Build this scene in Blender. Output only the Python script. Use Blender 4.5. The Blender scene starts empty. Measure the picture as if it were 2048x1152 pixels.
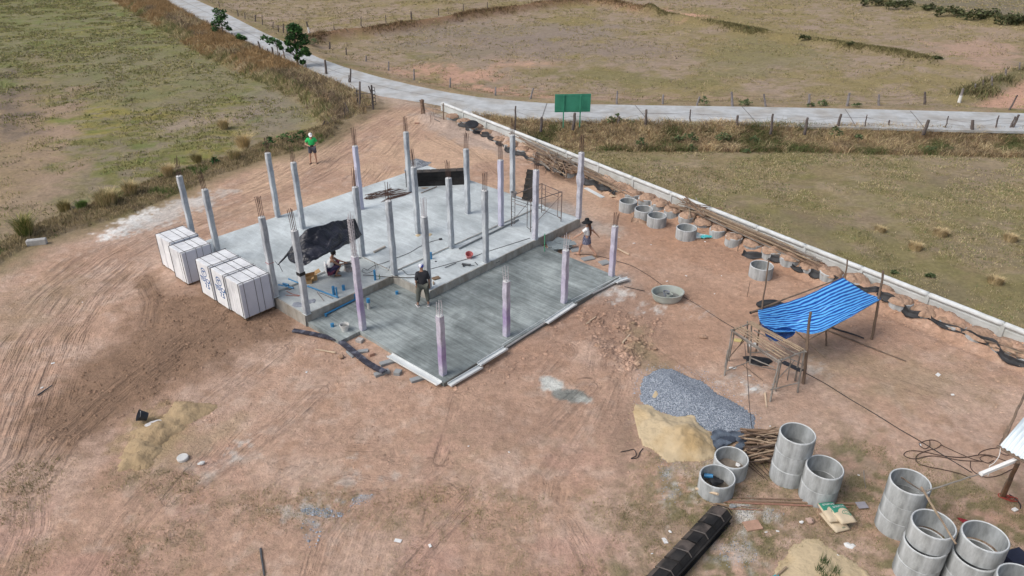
import bpy, bmesh, math, random
import numpy as np
from mathutils import Vector, Matrix

random.seed(7); RNG = np.random.default_rng(7)
sc = bpy.context.scene
COL = sc.collection
# ---------------------------------------------------------------- camera
FPX, PITCH, CZ = 1497.8, 0.505, 14.08          # focal length for a 2048 px wide frame, tilt below the horizon, height
cd = bpy.data.cameras.new("camera"); cam = bpy.data.objects.new("camera", cd); COL.objects.link(cam)
cam.location = (0, 0, CZ); cam.rotation_euler = (math.pi/2 - PITCH, 0, 0)
cd.sensor_width = 36; cd.lens = 36*FPX/2048; cd.clip_end = 4000; cd.clip_start = .1
sc.camera = cam
# ---------------------------------------------------------------- light: bright overcast late afternoon
SUN_EL, SUN_AZ = math.radians(48), math.radians(245)
w = bpy.data.worlds.new("World"); sc.world = w; w.use_nodes = True
nt = w.node_tree; bg = nt.nodes["Background"]
sky = nt.nodes.new("ShaderNodeTexSky"); sky.sky_type = 'NISHITA'; sky.sun_disc = False
sky.sun_elevation = SUN_EL; sky.sun_rotation = SUN_AZ; sky.air_density = 1.0; sky.dust_density = 4.0; sky.ozone_density = 1.0
hs = nt.nodes.new("ShaderNodeHueSaturation"); hs.inputs['Saturation'].default_value = .62
nt.links.new(sky.outputs[0], hs.inputs['Color']); nt.links.new(hs.outputs[0], bg.inputs[0]); bg.inputs[1].default_value = 0.15
sd_ = bpy.data.lights.new("sun", 'SUN'); sd_.energy = 1.4; sd_.angle = math.radians(32); sd_.color = (1, .96, .92)
sun = bpy.data.objects.new("sun", sd_); COL.objects.link(sun)
sdir = Vector((math.sin(SUN_AZ)*math.cos(SUN_EL), math.cos(SUN_AZ)*math.cos(SUN_EL), math.sin(SUN_EL)))
sun.rotation_euler = sdir.to_track_quat('Z', 'Y').to_euler(); sun.location = (0, 0, 40)
vs = sc.view_settings; vs.view_transform = 'Standard'; vs.look = 'None'; vs.exposure = 0.02; vs.gamma = 1
# ---------------------------------------------------------------- pixel of the photograph -> point on a level plane
_c, _s = math.cos(PITCH), math.sin(PITCH)
def U(px, py, z=0.0):
    vx = (px-1024)/FPX; vy = _c - (py-576)/FPX*_s; vz = -_s - (py-576)/FPX*_c
    t = (z-CZ)/vz
    return Vector((vx*t, vy*t, z))
def top_z(base, py):
    """height of the point straight above `base` that is seen at row py"""
    k = (576-py)/FPX
    # (v.u)/(v.f)=k ; v=(x,y,z-CZ)
    y = base[1]
    # (y*s + dz*c) = k*(y*c - dz*s)
    dz = y*(k*_c-_s)/(_c+k*_s)
    return CZ+dz
# building grid
GA = np.array([math.cos(.835), math.sin(.835)]); GB = np.array([-GA[1], GA[0]]); GO = np.array([-5.824, 21.509])
def G(a, b, z=0.0):
    q = GO+GA*a+GB*b
    return Vector((q[0], q[1], z))
GYAW = .835
ZS, ZP = .5, .15       # tops of the house slab and of the porch slab
# ---------------------------------------------------------------- tags
def tag(o, label=None, cat=None, group=None, kind=None):
    if label: o['label'] = label
    if cat: o['category'] = cat; o['kind'] = 'thing'
    if group: o['group'] = group
    if kind: o['kind'] = kind
    return o
def empty(name, loc, label, cat, group=None, rz=0.0):
    o = bpy.data.objects.new(name, None); COL.objects.link(o)
    o.empty_display_size = .2; o.location = loc; o.rotation_euler = (0, 0, rz)
    return tag(o, label, cat, group)
KIDS = {}
def copy_thing(o, loc, rz=None, label=None, group=None, scale=None):
    c = o.copy(); COL.objects.link(c); c.location = loc
    if rz is not None: c.rotation_euler = (0, 0, rz)
    if scale is not None: c.scale = scale
    if label: c['label'] = label
    if group: c['group'] = group
    def rec(src, dst):
        for ch in KIDS.get(src.name, []):
            d = ch.copy(); COL.objects.link(d); d.parent = dst
            KIDS.setdefault(dst.name, []).append(d); rec(ch, d)
    rec(o, c)
    return c
# ---------------------------------------------------------------- mesh collector
class MB:
    def __init__(s): s.v = []; s.f = []
    def add(s, vs, fs):
        n = len(s.v); s.v += [tuple(p) for p in vs]; s.f += [tuple(i+n for i in f) for f in fs]; return s
    def box(s, c, d, M=None, rz=0.0):
        M = (Matrix.Translation(Vector(c)) @ Matrix.Rotation(rz, 4, 'Z')) if M is None else M
        h = [x/2 for x in d]
        vs = [M @ Vector((x*h[0], y*h[1], z*h[2])) for z in (-1, 1) for y in (-1, 1) for x in (-1, 1)]
        return s.add(vs, [(0,2,3,1),(4,5,7,6),(0,1,5,4),(2,6,7,3),(0,4,6,2),(1,3,7,5)])
    def bbox(s, c, d, bev=.01, rz=0.0, M=None):
        """box with chamfered edges"""
        M = (Matrix.Translation(Vector(c)) @ Matrix.Rotation(rz, 4, 'Z')) if M is None else M
        bm = bmesh.new(); bmesh.ops.create_cube(bm, size=1)
        for q in bm.verts: q.co = Vector((q.co.x*d[0], q.co.y*d[1], q.co.z*d[2]))
        bmesh.ops.bevel(bm, geom=list(bm.edges), offset=bev, segments=1, affect='EDGES')
        bm.verts.index_update()
        s.add([M @ q.co for q in bm.verts], [[q.index for q in f.verts] for f in bm.faces]); bm.free(); return s
    def bar(s, p, q, w, h=None, up=(0, 0, 1)):
        """rectangular bar from p to q"""
        p, q = Vector(p), Vector(q); d = q-p; L = d.length
        if L < 1e-6: return s
        z = d.normalized(); x = Vector(up).cross(z)
        if x.length < 1e-3: x = Vector((1, 0, 0)).cross(z)
        x.normalize(); y = z.cross(x); M = Matrix((x, y, z)).transposed().to_4x4(); M.translation = (p+q)/2
        return s.box(None, (w, h or w, L), M)
    def tube(s, path, r, n=6, r1=None, cap=True):
        path = [Vector(p) for p in path]; m = len(path); rings = []
        t0 = (path[1]-path[0]).normalized(); a = Vector((0, 0, 1)) if abs(t0.z) < .9 else Vector((1, 0, 0))
        x = a.cross(t0).normalized()
        for i, p in enumerate(path):
            t = (path[min(i+1, m-1)]-path[max(i-1, 0)]).normalized()
            x = (x - t*x.dot(t)).normalized(); y = t.cross(x)
            rr = r if r1 is None else r+(r1-r)*i/(m-1)
            rings.append([p+(x*math.cos(2*math.pi*k/n)+y*math.sin(2*math.pi*k/n))*rr for k in range(n)])
        vs = [q for R in rings for q in R]; fs = []
        for i in range(m-1):
            for k in range(n): fs.append((i*n+k, i*n+(k+1) % n, (i+1)*n+(k+1) % n, (i+1)*n+k))
        if cap: fs += [tuple(range(n))[::-1], tuple((m-1)*n+k for k in range(n))]
        return s.add(vs, fs)
    def cyl(s, p, q, r, n=10, r1=None): return s.tube([p, q], r, n, r1)
    def lathe(s, prof, c=(0, 0, 0), n=24, sx=1, sy=1, closed=False, M=None):
        """prof: list of (radius, z) ; closed joins last to first"""
        m = len(prof); vs = []
        for (r, z) in prof:
            for k in range(n):
                a = 2*math.pi*k/n; p = Vector((r*sx*math.cos(a), r*sy*math.sin(a), z))
                vs.append((M @ p) if M is not None else p+Vector(c))
        fs = []
        for i in range(m if closed else m-1):
            j = (i+1) % m
            for k in range(n): fs.append((i*n+k, i*n+(k+1) % n, j*n+(k+1) % n, j*n+k))
        if not closed:
            if prof[0][0] > 1e-4: fs.append(tuple(range(n))[::-1])
            if prof[-1][0] > 1e-4: fs.append(tuple((m-1)*n+k for k in range(n)))
        return s.add(vs, fs)
    def prism(s, poly, z0, z1):
        n = len(poly); vs = [(p[0], p[1], z0) for p in poly]+[(p[0], p[1], z1) for p in poly]
        return s.add(vs, [tuple(range(n))[::-1], tuple(range(n, 2*n))]+[(i, (i+1) % n, n+(i+1) % n, n+i) for i in range(n)])
    def build(s, name, mat, parent=None, smooth=False, loc=None, rz=0.0, uv=None, fixn=True):
        me = bpy.data.meshes.new(name); V = np.array(s.v, dtype=float)
        if parent is not None:
            if loc is None: off = np.array(parent.get('_wo', (0, 0, 0)), dtype=float)
            else: off = np.array(loc)
        elif loc is None:
            off = np.array([(V[:, 0].min()+V[:, 0].max())/2, (V[:, 1].min()+V[:, 1].max())/2, V[:, 2].min()])
        else: off = np.array(loc)
        me.from_pydata((V-off).tolist(), [], s.f); me.materials.append(mat)
        if fixn:
            bm = bmesh.new(); bm.from_mesh(me); bmesh.ops.recalc_face_normals(bm, faces=bm.faces); bm.to_mesh(me); bm.free()
        if smooth: me.polygons.foreach_set('use_smooth', [True]*len(me.polygons))
        me.update()
        o = bpy.data.objects.new(name, me); COL.objects.link(o)
        if parent is not None:
            o.parent = parent; KIDS.setdefault(parent.name, []).append(o)
            o['_wo'] = [float(q) for q in off]
        else:
            o.location = off; o['_wo'] = [float(q) for q in off]
        return o
def thing(name, loc, label, cat, group=None):
    """Empty at the thing's base; parts are then built in world coordinates"""
    o = empty(name, loc, label, cat, group); o['_wo'] = [float(q) for q in loc]; return o
# ---------------------------------------------------------------- materials
def nd(nt, typ, **kw):
    n = nt.nodes.new(typ)
    for k, v in kw.items(): setattr(n, k, v)
    return n
def mat(name, col, rough=.85, var=.12, scale=6, col2=None, bump=.15, bscale=30, bdist=.01, metal=0, obj=True, stretch=(1, 1, 1), spec=.35, det=5, c2amt=(.45, .62)):
    m = bpy.data.materials.new(name); m.use_nodes = True; nt = m.node_tree; L = nt.links.new
    b = nt.nodes['Principled BSDF']; b.inputs['Roughness'].default_value = rough; b.inputs['Metallic'].default_value = metal
    b.inputs['Specular IOR Level'].default_value = spec
    tc = nd(nt, 'ShaderNodeTexCoord'); mp = nd(nt, 'ShaderNodeMapping'); mp.inputs['Scale'].default_value = stretch
    L(tc.outputs['Object'], mp.inputs[0])
    n1 = nd(nt, 'ShaderNodeTexNoise'); n1.inputs['Scale'].default_value = scale; n1.inputs['Detail'].default_value = det; n1.inputs['Roughness'].default_value = .65
    L(mp.outputs[0], n1.inputs['Vector'])
    mr = nd(nt, 'ShaderNodeMapRange'); mr.inputs[1].default_value = .25; mr.inputs[2].default_value = .75
    mr.inputs[3].default_value = 1-var; mr.inputs[4].default_value = 1+var; L(n1.outputs[0], mr.inputs[0])
    base = nd(nt, 'ShaderNodeMix', data_type='RGBA')
    base.inputs[6].default_value = (*col, 1); base.inputs[7].default_value = (*(col2 or col), 1)
    n2 = nd(nt, 'ShaderNodeTexNoise'); n2.inputs['Scale'].default_value = scale*.37; n2.inputs['Detail'].default_value = 6; L(mp.outputs[0], n2.inputs['Vector'])
    m2 = nd(nt, 'ShaderNodeMapRange'); m2.inputs[1].default_value = c2amt[0]; m2.inputs[2].default_value = c2amt[1]; L(n2.outputs[0], m2.inputs[0]); L(m2.outputs[0], base.inputs[0])
    mul = nd(nt, 'ShaderNodeVectorMath', operation='SCALE'); L(base.outputs[2], mul.inputs[0]); L(mr.outputs[0], mul.inputs['Scale'])
    L(mul.outputs[0], b.inputs['Base Color'])
    if bump:
        n3 = nd(nt, 'ShaderNodeTexNoise'); n3.inputs['Scale'].default_value = bscale; n3.inputs['Detail'].default_value = 4; L(mp.outputs[0], n3.inputs['Vector'])
        bp = nd(nt, 'ShaderNodeBump'); bp.inputs['Strength'].default_value = bump; bp.inputs['Distance'].default_value = bdist
        L(n3.outputs[0], bp.inputs['Height']); L(bp.outputs[0], b.inputs['Normal'])
    return m
def bsdf(m): return m.node_tree.nodes['Principled BSDF']
def attr_mat(name, rough=.9, mulvar=.3, scale=25, bump=.4, bscale=30, bdist=.03, flow=False, trans=0, rgh=.75, det=7):
    m = bpy.data.materials.new(name); m.use_nodes = True; nt = m.node_tree; L = nt.links.new
    b = nt.nodes['Principled BSDF']; b.inputs['Roughness'].default_value = rough; b.inputs['Specular IOR Level'].default_value = .2
    at = nd(nt, 'ShaderNodeAttribute', attribute_name='Col'); tc = nd(nt, 'ShaderNodeTexCoord')
    n1 = nd(nt, 'ShaderNodeTexNoise'); n1.inputs['Scale'].default_value = scale; n1.inputs['Detail'].default_value = det; n1.inputs['Roughness'].default_value = rgh
    L(tc.outputs['Object'], n1.inputs['Vector'])
    mr = nd(nt, 'ShaderNodeMapRange'); mr.inputs[1].default_value = .3; mr.inputs[2].default_value = .7; mr.inputs[3].default_value = 1-mulvar; mr.inputs[4].default_value = 1+mulvar
    L(n1.outputs[0], mr.inputs[0])
    mul = nd(nt, 'ShaderNodeVectorMath', operation='SCALE'); L(at.outputs['Color'], mul.inputs[0]); L(mr.outputs[0], mul.inputs['Scale'])
    out = mul.outputs[0]
    n3 = nd(nt, 'ShaderNodeTexNoise'); n3.inputs['Scale'].default_value = bscale; n3.inputs['Detail'].default_value = 6; n3.inputs['Roughness'].default_value = .7; L(tc.outputs['Object'], n3.inputs['Vector'])
    hgt = n3.outputs[0]
    if flow:
        fa = nd(nt, 'ShaderNodeAttribute', attribute_name='flow'); sp = nd(nt, 'ShaderNodeSeparateXYZ'); L(fa.outputs['Vector'], sp.inputs[0])
        cb = nd(nt, 'ShaderNodeCombineXYZ'); 
        ma = nd(nt, 'ShaderNodeMath', operation='MULTIPLY'); ma.inputs[1].default_value = 1.0; L(sp.outputs[0], ma.inputs[0])
        mb = nd(nt, 'ShaderNodeMath', operation='MULTIPLY'); mb.inputs[1].default_value = .08; L(sp.outputs[1], mb.inputs[0])
        L(ma.outputs[0], cb.inputs[0]); L(mb.outputs[0], cb.inputs[1])
        fn = nd(nt, 'ShaderNodeTexNoise'); fn.inputs['Scale'].default_value = 4.2; fn.inputs['Detail'].default_value = 3.5; fn.inputs['Roughness'].default_value = .6; L(cb.outputs[0], fn.inputs['Vector'])
        fr = nd(nt, 'ShaderNodeMapRange'); fr.inputs[1].default_value = .36; fr.inputs[2].default_value = .60; L(fn.outputs[0], fr.inputs[0])
        # weight
        a1 = nd(nt, 'ShaderNodeMath', operation='SUBTRACT'); a1.inputs[0].default_value = 1; L(fr.outputs[0], a1.inputs[1])
        a2 = nd(nt, 'ShaderNodeMath', operation='MULTIPLY'); L(a1.outputs[0], a2.inputs[0]); L(sp.outputs[2], a2.inputs[1])
        a3 = nd(nt, 'ShaderNodeMath', operation='MULTIPLY_ADD'); L(a2.outputs[0], a3.inputs[0]); a3.inputs[1].default_value = -.21; a3.inputs[2].default_value = 1.03
        mul2 = nd(nt, 'ShaderNodeVectorMath', operation='SCALE'); L(out, mul2.inputs[0]); L(a3.outputs[0], mul2.inputs['Scale']); out = mul2.outputs[0]
        h2 = nd(nt, 'ShaderNodeMath', operation='MULTIPLY_ADD'); L(a2.outputs[0], h2.inputs[0]); h2.inputs[1].default_value = -1.0; L(hgt, h2.inputs[2]); hgt = h2.outputs[0]
    L(out, b.inputs['Base Color'])
    bp = nd(nt, 'ShaderNodeBump'); bp.inputs['Strength'].default_value = bump; bp.inputs['Distance'].default_value = bdist
    L(hgt, bp.inputs['Height']); L(bp.outputs[0], b.inputs['Normal'])
    return m
# ---------------------------------------------------------------- numpy noise
def _h(ix, iy, seed):
    n = (ix.astype(np.int64)*374761393+iy.astype(np.int64)*668265263+seed*1442695041) & 0xffffffff
    n = ((n ^ (n >> 13))*1274126177) & 0xffffffff
    n = (n ^ (n >> 16))
    return (n & 0xffff)/65535.0
def vn(x, y, seed=0):
    ix, iy = np.floor(x), np.floor(y); fx, fy = x-ix, y-iy
    fx = fx*fx*(3-2*fx); fy = fy*fy*(3-2*fy)
    a, b, c, d = _h(ix, iy, seed), _h(ix+1, iy, seed), _h(ix, iy+1, seed), _h(ix+1, iy+1, seed)
    return (a*(1-fx)+b*fx)*(1-fy)+(c*(1-fx)+d*fx)*fy
def fbm(x, y, f=1.0, o=4, seed=0, g=.5):
    t = 0; amp = 1; tot = 0
    for i in range(o):
        t = t+amp*vn(x*f+17.3*i, y*f-9.1*i, seed+i*13); tot += amp; amp *= g; f *= 2.03
    return t/tot
def ss(a, b, x):
    t = np.clip((x-a)/(b-a), 0, 1); return t*t*(3-2*t)
def seg_d(P, x, y):
    d = np.full(x.shape, 1e18)
    for (ax, ay), (bx, by) in P:
        dx, dy = bx-ax, by-ay; t = np.clip(((x-ax)*dx+(y-ay)*dy)/(dx*dx+dy*dy+1e-12), 0, 1)
        d = np.minimum(d, (x-ax-t*dx)**2+(y-ay-t*dy)**2)
    return np.sqrt(d)
def sdist(poly, x, y):
    n = len(poly); segs = [(poly[i], poly[(i+1) % n]) for i in range(n)]
    d = seg_d(segs, x, y); ins = np.zeros(x.shape, bool)
    for (ax, ay), (bx, by) in segs:
        if ay == by: continue
        c = ((ay > y) != (by > y)) & (x < (bx-ax)*(y-ay)/(by-ay)+ax); ins ^= c
    return np.where(ins, d, -d)
def W(pts, z=0): return [tuple(U(a, b, z)[:2]) for a, b in pts]
def ell(cx, cy, rx, ry, rot=0, z=0, n=14):
    c, s = math.cos(math.radians(rot)), math.sin(math.radians(rot))
    return W([(cx+rx*math.cos(t)*c-ry*math.sin(t)*s, cy+rx*math.cos(t)*s+ry*math.sin(t)*c) for t in [2*math.pi*k/n for k in range(n)]], z)
def mesh_np(name, V, F, mt, cols=None, flow=None, smooth=True, parent=None, loc=(0, 0, 0)):
    me = bpy.data.meshes.new(name); nv, nf = len(V), len(F); k = F.shape[1]
    me.vertices.add(nv); me.vertices.foreach_set('co', np.ascontiguousarray(V, dtype=np.float32).ravel())
    me.loops.add(nf*k); me.loops.foreach_set('vertex_index', np.ascontiguousarray(F, dtype=np.int32).ravel())
    me.polygons.add(nf); me.polygons.foreach_set('loop_start', np.arange(0, nf*k, k, dtype=np.int32))
    me.polygons.foreach_set('use_smooth', np.full(nf, smooth))
    me.update(calc_edges=True)
    if cols is not None:
        a = me.attributes.new('Col', 'FLOAT_COLOR', 'POINT')
        a.data.foreach_set('color', np.concatenate([cols, np.ones((nv, 1))], 1).astype(np.float32).ravel())
    if flow is not None:
        a = me.attributes.new('flow', 'FLOAT_VECTOR', 'POINT'); a.data.foreach_set('vector', flow.astype(np.float32).ravel())
    me.materials.append(mt)
    o = bpy.data.objects.new(name, me); COL.objects.link(o); o.location = loc
    if parent is not None: o.parent = parent; KIDS.setdefault(parent.name, []).append(o)
    return o
# ================================================================ GROUND
WD = np.array([.6063, -.7952]); WN = np.array([.7952, .6063]); W0 = np.array([-4.24, 49.73])   # boundary wall: direction, outward normal, start
def wall_pt(t, off=0.0): q = W0+WD*t+WN*off; return (q[0], q[1])
ROAD_NEAR = [(150,-95),(260,-36),(330,0),(400,38),(470,72),(540,105),(600,130),(660,157),(705,177),(760,192),(845,205),(895,214),(960,230),(1030,239),(1100,243),(1200,246),(1350,249),(1500,251),(1700,255),(1900,260),(2048,263),(2400,274),(3200,300)]
ROAD_FAR = [(225,-95),(330,-32),(392,0),(450,26),(520,62),(600,99),(640,117),(690,135),(760,155),(830,172),(900,186),(960,195),(1030,202),(1095,207),(1180,209),(1350,212),(1500,214),(1700,218),(1900,223),(2048,227),(2400,236),(3200,255)]
P_ROAD = W(ROAD_NEAR)+W(ROAD_FAR[::-1])
P_SITE = W([(-600,790),(0,535),(80,484),(170,458),(240,437),(330,402),(440,347),(540,316),(600,302),(660,277),(700,245),(735,225),(775,208),(760,192),(845,205),(895,214)])+[wall_pt(0,.02),wall_pt(60,.02),(40,-20),(-60,-20)]
P_LEFT = W([(-600,740),(0,500),(80,458),(160,430),(230,402),(300,372),(380,345),(450,325),(510,300),(560,276),(600,272),(640,262),(640,235),(625,215),(590,190),(540,165),(480,140),(420,110),(360,75),(300,40),(230,0),(120,-70),(-100,-170),(-4000,-170),(-4000,400)], -.4)
P_RIGHT = [wall_pt(10.5,.0),wall_pt(60,.0),(120,0)]+W([(3600,350),(2400,305),(2048,297),(1700,292),(1400,291),(1200,290),(1090,285)], -.8)
P_NORTH = W([(a, b-6) for a, b in ROAD_FAR])+W([(9000,-150),(6000,-200),(0,-200)])
BUND_A = W([(612,86),(640,76),(700,66),(780,58),(850,48),(920,35),(1000,24),(1090,10),(1180,2),(1230,8),(1300,24)])
BUND_B = W([(1300,24),(1370,34),(1450,50),(1520,62),(1610,76),(1700,92),(1780,102),(1850,115)])
BUND_C = W([(1640,-10),(1750,2),(1850,16),(1960,30),(2060,45),(2200,62)])
BUND_D = W([(1935,188),(1970,172),(2010,155),(2048,138),(2200,80)])
BUND_E = W([(430,-8),(700,-18)])
P_PLOUGH = W([(1560,-40),(1700,-8),(1880,14),(2048,34),(2300,66),(3000,-60),(1800,-120)])
def pl(P): return list(zip(P[:-1], P[1:]))
# streaks left by wheels: (polyline in the photograph, width m, weight)
TRACKS = [
 ([(835,212),(770,245),(700,285),(640,330),(560,370),(440,420),(330,465),(230,520),(140,590),(70,680),(20,790),(-30,920)], 4.6, 1.0),
 ([(865,225),(800,290),(760,330),(720,372)], 2.4, .8),
 ([(860,262),(930,300),(985,345),(1035,378)], 2.0, .8),
 ([(560,700),(480,760),(410,810),(330,850)], 1.3, .8),
 ([(430,640),(300,735),(200,810),(120,880),(60,960)], 2.0, .8),
 ([(640,780),(560,850),(470,920),(400,960)], 1.2, .8),
 ([(470,860),(400,930),(340,1000)], .8, .8),
 ([(915,795),(900,850),(880,920)], .6, 1), ([(1030,790),(1025,860),(1020,900)], .6, .9),
 ([(1180,770),(1080,860),(980,960),(890,1060),(800,1160)], 1.0, .9),
 ([(560,925),(700,893),(820,893),(940,910),(1050,970),(1130,1050),(1190,1160)], 1.0, .55),
 ([(540,990),(700,960),(880,985),(1000,1070),(1060,1160)], 1.3, .6), ([(700,860),(620,930),(500,1010),(380,1060)], 1.6, .5), ([(1120,700),(1040,780),(940,850),(800,905)], 1.6, .6), ([(200,1160),(260,1060),(330,980),(430,900)], 1.8, .5), ([(700,1160),(730,1060),(800,980),(930,900)], 1.6, .5), ([(1220,760),(1180,850),(1100,960),(1080,1080)], 1.5, .55), ([(20,1160),(60,1060),(60,980),(30,900)], 1.4, .6), ([(1640,1050),(1500,900),(1380,760),(1300,700)], 1.2, .3), ([(2048,900),(1900,800),(1700,730)], 1.6, .3),
 ([(600,985),(760,965),(860,990),(960,1040),(1010,1100)], .5, .6),
 ([(240,590),(290,560),(310,600),(300,650)], .9, .7),
 ([(840,1160),(860,1080),(880,1000)], .7, .7), ([(620,1150),(640,1080),(700,1000)], .8, .6),
 ([(1240,620),(1200,700),(1190,780)], 1.0, .5),
 ([(1620,600),(1800,690),(2048,800)], 2.0, .25),
]
TR = []
for pts, wd, wt in TRACKS:
    TR.append((W(pts), wd, wt))
def mix(C, c, m): return C*(1-m[:, None])+np.array(c)*m[:, None]
def terrain(x, y, full=True):
    """height, colour and wheel-streak coordinates of the ground"""
    x = np.asarray(x, float); y = np.asarray(y, float)
    sS = sdist(P_SITE, x, y); sL = sdist(P_LEFT, x, y); sR = sdist(P_RIGHT, x, y); sRd = sdist(P_ROAD, x, y); sN = sdist(P_NORTH, x, y)
    wt = (x-W0[0])*WD[0]+(y-W0[1])*WD[1]; wo = (x-W0[0])*WN[0]+(y-W0[1])*WN[1]
    z = -.4*ss(-.8, .6, sL)
    z = z-.8*ss(-2.2, .3, sR)*ss(-.05, 1.0, wo)*(sS < 0)
    z = z-.3*ss(0, 2.5, sN)
    for B, hh, ww in ((BUND_A, .75, 1.1), (BUND_B, .5, .9), (BUND_C, .4, .8), (BUND_D, .35, .8)):
        z = z+hh*np.exp(-(seg_d(pl(B), x, y)/ww)**2)
    # bank of the left roadside
    bank = ss(.3, -.8, sL)*ss(.2, -1.0, sRd)*(sS < -.3)*(x < -3)*(sN < 0)
    z = z+.12*bank
    site = ss(-.4, .4, sS)
    n1 = fbm(x, y, .25, 3, 1); n2 = fbm(x, y, 1.1, 4, 5); n3 = fbm(x, y, 4.0, 3, 9)
    offroad = ss(.3, -.4, sRd)
    z = z+((n1-.5)*.10+(n2-.5)*.06)*offroad + (n3-.5)*.035*offroad
    far = ss(0, 4, sN)+ss(0, 2, sR)+ss(0, 2, sL)
    z = z+np.clip(far, 0, 1)*((fbm(x, y, .5, 4, 31)-.5)*.22)
    z = z-.09*ss(.0, .25, sRd)   # bed of the road lies below its slab
    # soil heaped between the filled rings and the wall, gully on the site side
    inw = ss(3.0, 6.5, wt)*(sS > -.1)
    z = z+inw*.38*np.exp(-((wo+.62)/.34)**2)*(.2+1.3*fbm(x, y, 1.8, 4, 91))
    z = z+inw*.20*np.exp(-((wo+1.05)/.40)**2)*(.3+1.2*n2)-inw*.08*np.exp(-((wo+1.68)/.16)**2)
    # earth ridge against the left edge of the site
    z = z+.22*np.exp(-(seg_d(pl(W([(640,275),(690,250),(720,235)])), x, y)/.5)**2)*(.4+n2)
    z = z+.35*np.exp(-(seg_d(pl(W([(842,238),(870,243),(900,250)])), x, y)/.6)**2)*(.4+n2)
    # dark broken ground left, low ridges and rubble strip beside the porch
    dk = sdist(P_DARK, x, y)
    z = z+ss(-.5, .6, dk)*(n2-.35)*.12
    rb = np.exp(-(seg_d(pl(RUB), x, y)/.9)**2)
    z = z+rb*(fbm(x, y, 2.6, 3, 77)-.4)*.22
    if not full: return z
    far_r = np.hypot(x, y)
    N = len(x); C = np.zeros((N, 3))
    # --- fields
    g1 = fbm(x, y, .12, 5, 41, .6); g2 = fbm(x, y, .45, 4, 47, .6); g3 = fbm(x, y, 2.2, 3, 53); g4 = fbm(x*1.0+y*.4, y*1.6, .8, 4, 59)
    C[:] = (.245, .205, .120)
    gf = fbm(x*.8+y*.3, y*1.5, 1.7, 3, 57); gm = fbm(x, y, .75, 4, 58, .62)
    C = mix(C, (.31, .255, .175), ss(.44, .62, g2*.5+gf*.5))             # straw and dust
    C = mix(C, (.185, .175, .075), ss(.48, .64, g1*.35+gf*.35+gm*.3))   # olive
    C = mix(C, (.27, .225, .17), ss(.55, .72, g4)*.6)
    # left field greener
    lf = ss(-.5, 1.5, sL)
    # furrow direction of the left field
    fu = x*.86+y*.5; fv = -x*.5+y*.86
    st = fbm(fu*.22, fv*1.6, 1.0, 4, 61)
    Lc = np.zeros((N, 3)); Lc[:] = (.185, .185, .075)
    Lc = mix(Lc, (.28, .25, .085), ss(.43, .60, fbm(x, y, .18, 5, 63)*.45+gf*.25+gm*.3))
    Lc = mix(Lc, (.25, .225, .15), ss(.48, .60, st*.6+gf*.4)*.85)
    Lc = mix(Lc, (.235, .205, .155), ss(.47, .60, fbm(x, y, .3, 4, 67)*.5+gf*.5)*.7)
    Lc = mix(Lc, (.145, .185, .055), ss(.52, .66, fbm(x, y, .5, 4, 69)*.5+gm*.5)*.8)
    greenfar = ss(45, 75, y)*.45; Lc = mix(Lc, (.165, .185, .075), greenfar)
    for e, c, k in ((ell(20,330,120,150,20,-.4), (.34,.255,.18), .75), (ell(60,220,60,110,15,-.4), (.26,.205,.15), .45), (ell(560,215,90,45,10,-.4), (.25,.225,.18), .7),
                    (ell(110,420,140,60,-20,-.4), (.28,.235,.17), .5), (ell(430,235,120,14,-12,-.4), (.33,.27,.24), .6), (ell(300,160,200,60,0,-.4), (.22,.205,.13), .5),
                    (ell(380,260,90,10,-25,-.4), (.33,.27,.23), .55), (ell(120,290,12,120,15,-.4), (.36,.27,.21), .6), (ell(15,225,18,90,10,-.4), (.14,.12,.105), .7)):
        q = sdist(e, x, y)/2+(g2-.5)*3
        Lc = mix(Lc, c, ss(-.6, .6, q)*k)
    C = C*(1-lf[:, None])+Lc*lf[:, None]
    # north field patches
    nf = ss(0, 2, sN)
    C = mix(C, (.33, .265, .22), nf*ss(.42, .58, g1*.5+gf*.5)*.8)
    C = mix(C, (.245, .21, .095), nf*ss(.49, .60, fbm(x, y, .15, 5, 163)*.5+gm*.3+gf*.2)*.8)
    for e, c, k in ((ell(960,182,120,16,5), (.46,.29,.22), 1), (ell(860,140,120,14,5), (.44,.29,.22), .9), (ell(1060,120,70,8,5), (.46,.31,.23), .9), (ell(930,80,28,6,5), (.46,.30,.22), .9),
                    (ell(1100,190,90,14,0), (.43,.28,.21), .8), (ell(1360,24,75,8,10), (.50,.32,.24), 1), (ell(1300,190,180,16,0), (.33,.25,.19), .7), (ell(1960,100,110,26,5), (.37,.27,.21), .9),
                    (ell(2000,60,90,12,5), (.33,.26,.2), .7), (ell(720,130,60,20,15), (.34,.27,.2), .7), (ell(1900,330,300,14,0), (.26,.22,.14), .3), (ell(1520,110,120,40,0), (.2,.19,.10), .5), (ell(880,90,90,12,0), (.20,.19,.075), .8),(ell(840,100,60,10,0), (.19,.18,.07), .8),
                    (ell(1250,150,190,22,5), (.20,.185,.085), .7), (ell(1000,60,260,22,0), (.25,.215,.185), .6), (ell(1080,90,300,22,0), (.25,.21,.18), .6)):
        q = sdist(e, x, y)/3+(g2-.5)*4+(g3-.5)*1.5
        C = mix(C, c, ss(-.5, .7, q)*min(1, k*1.2)*nf)
    C = mix(C, (.48, .31, .235), ss(-.3, .8, sdist(W([(1945,205),(1960,192),(2010,170),(2048,152),(2300,60),(2600,100),(2400,226),(2048,218),(1975,214)]), x, y)+(g3-.5)))
    C = mix(C, (.18, .165, .12), ss(0, 3, sdist(P_PLOUGH, x, y)+(g2-.5)*6)*.85)
    rf = ss(0, 2, sR)
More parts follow.
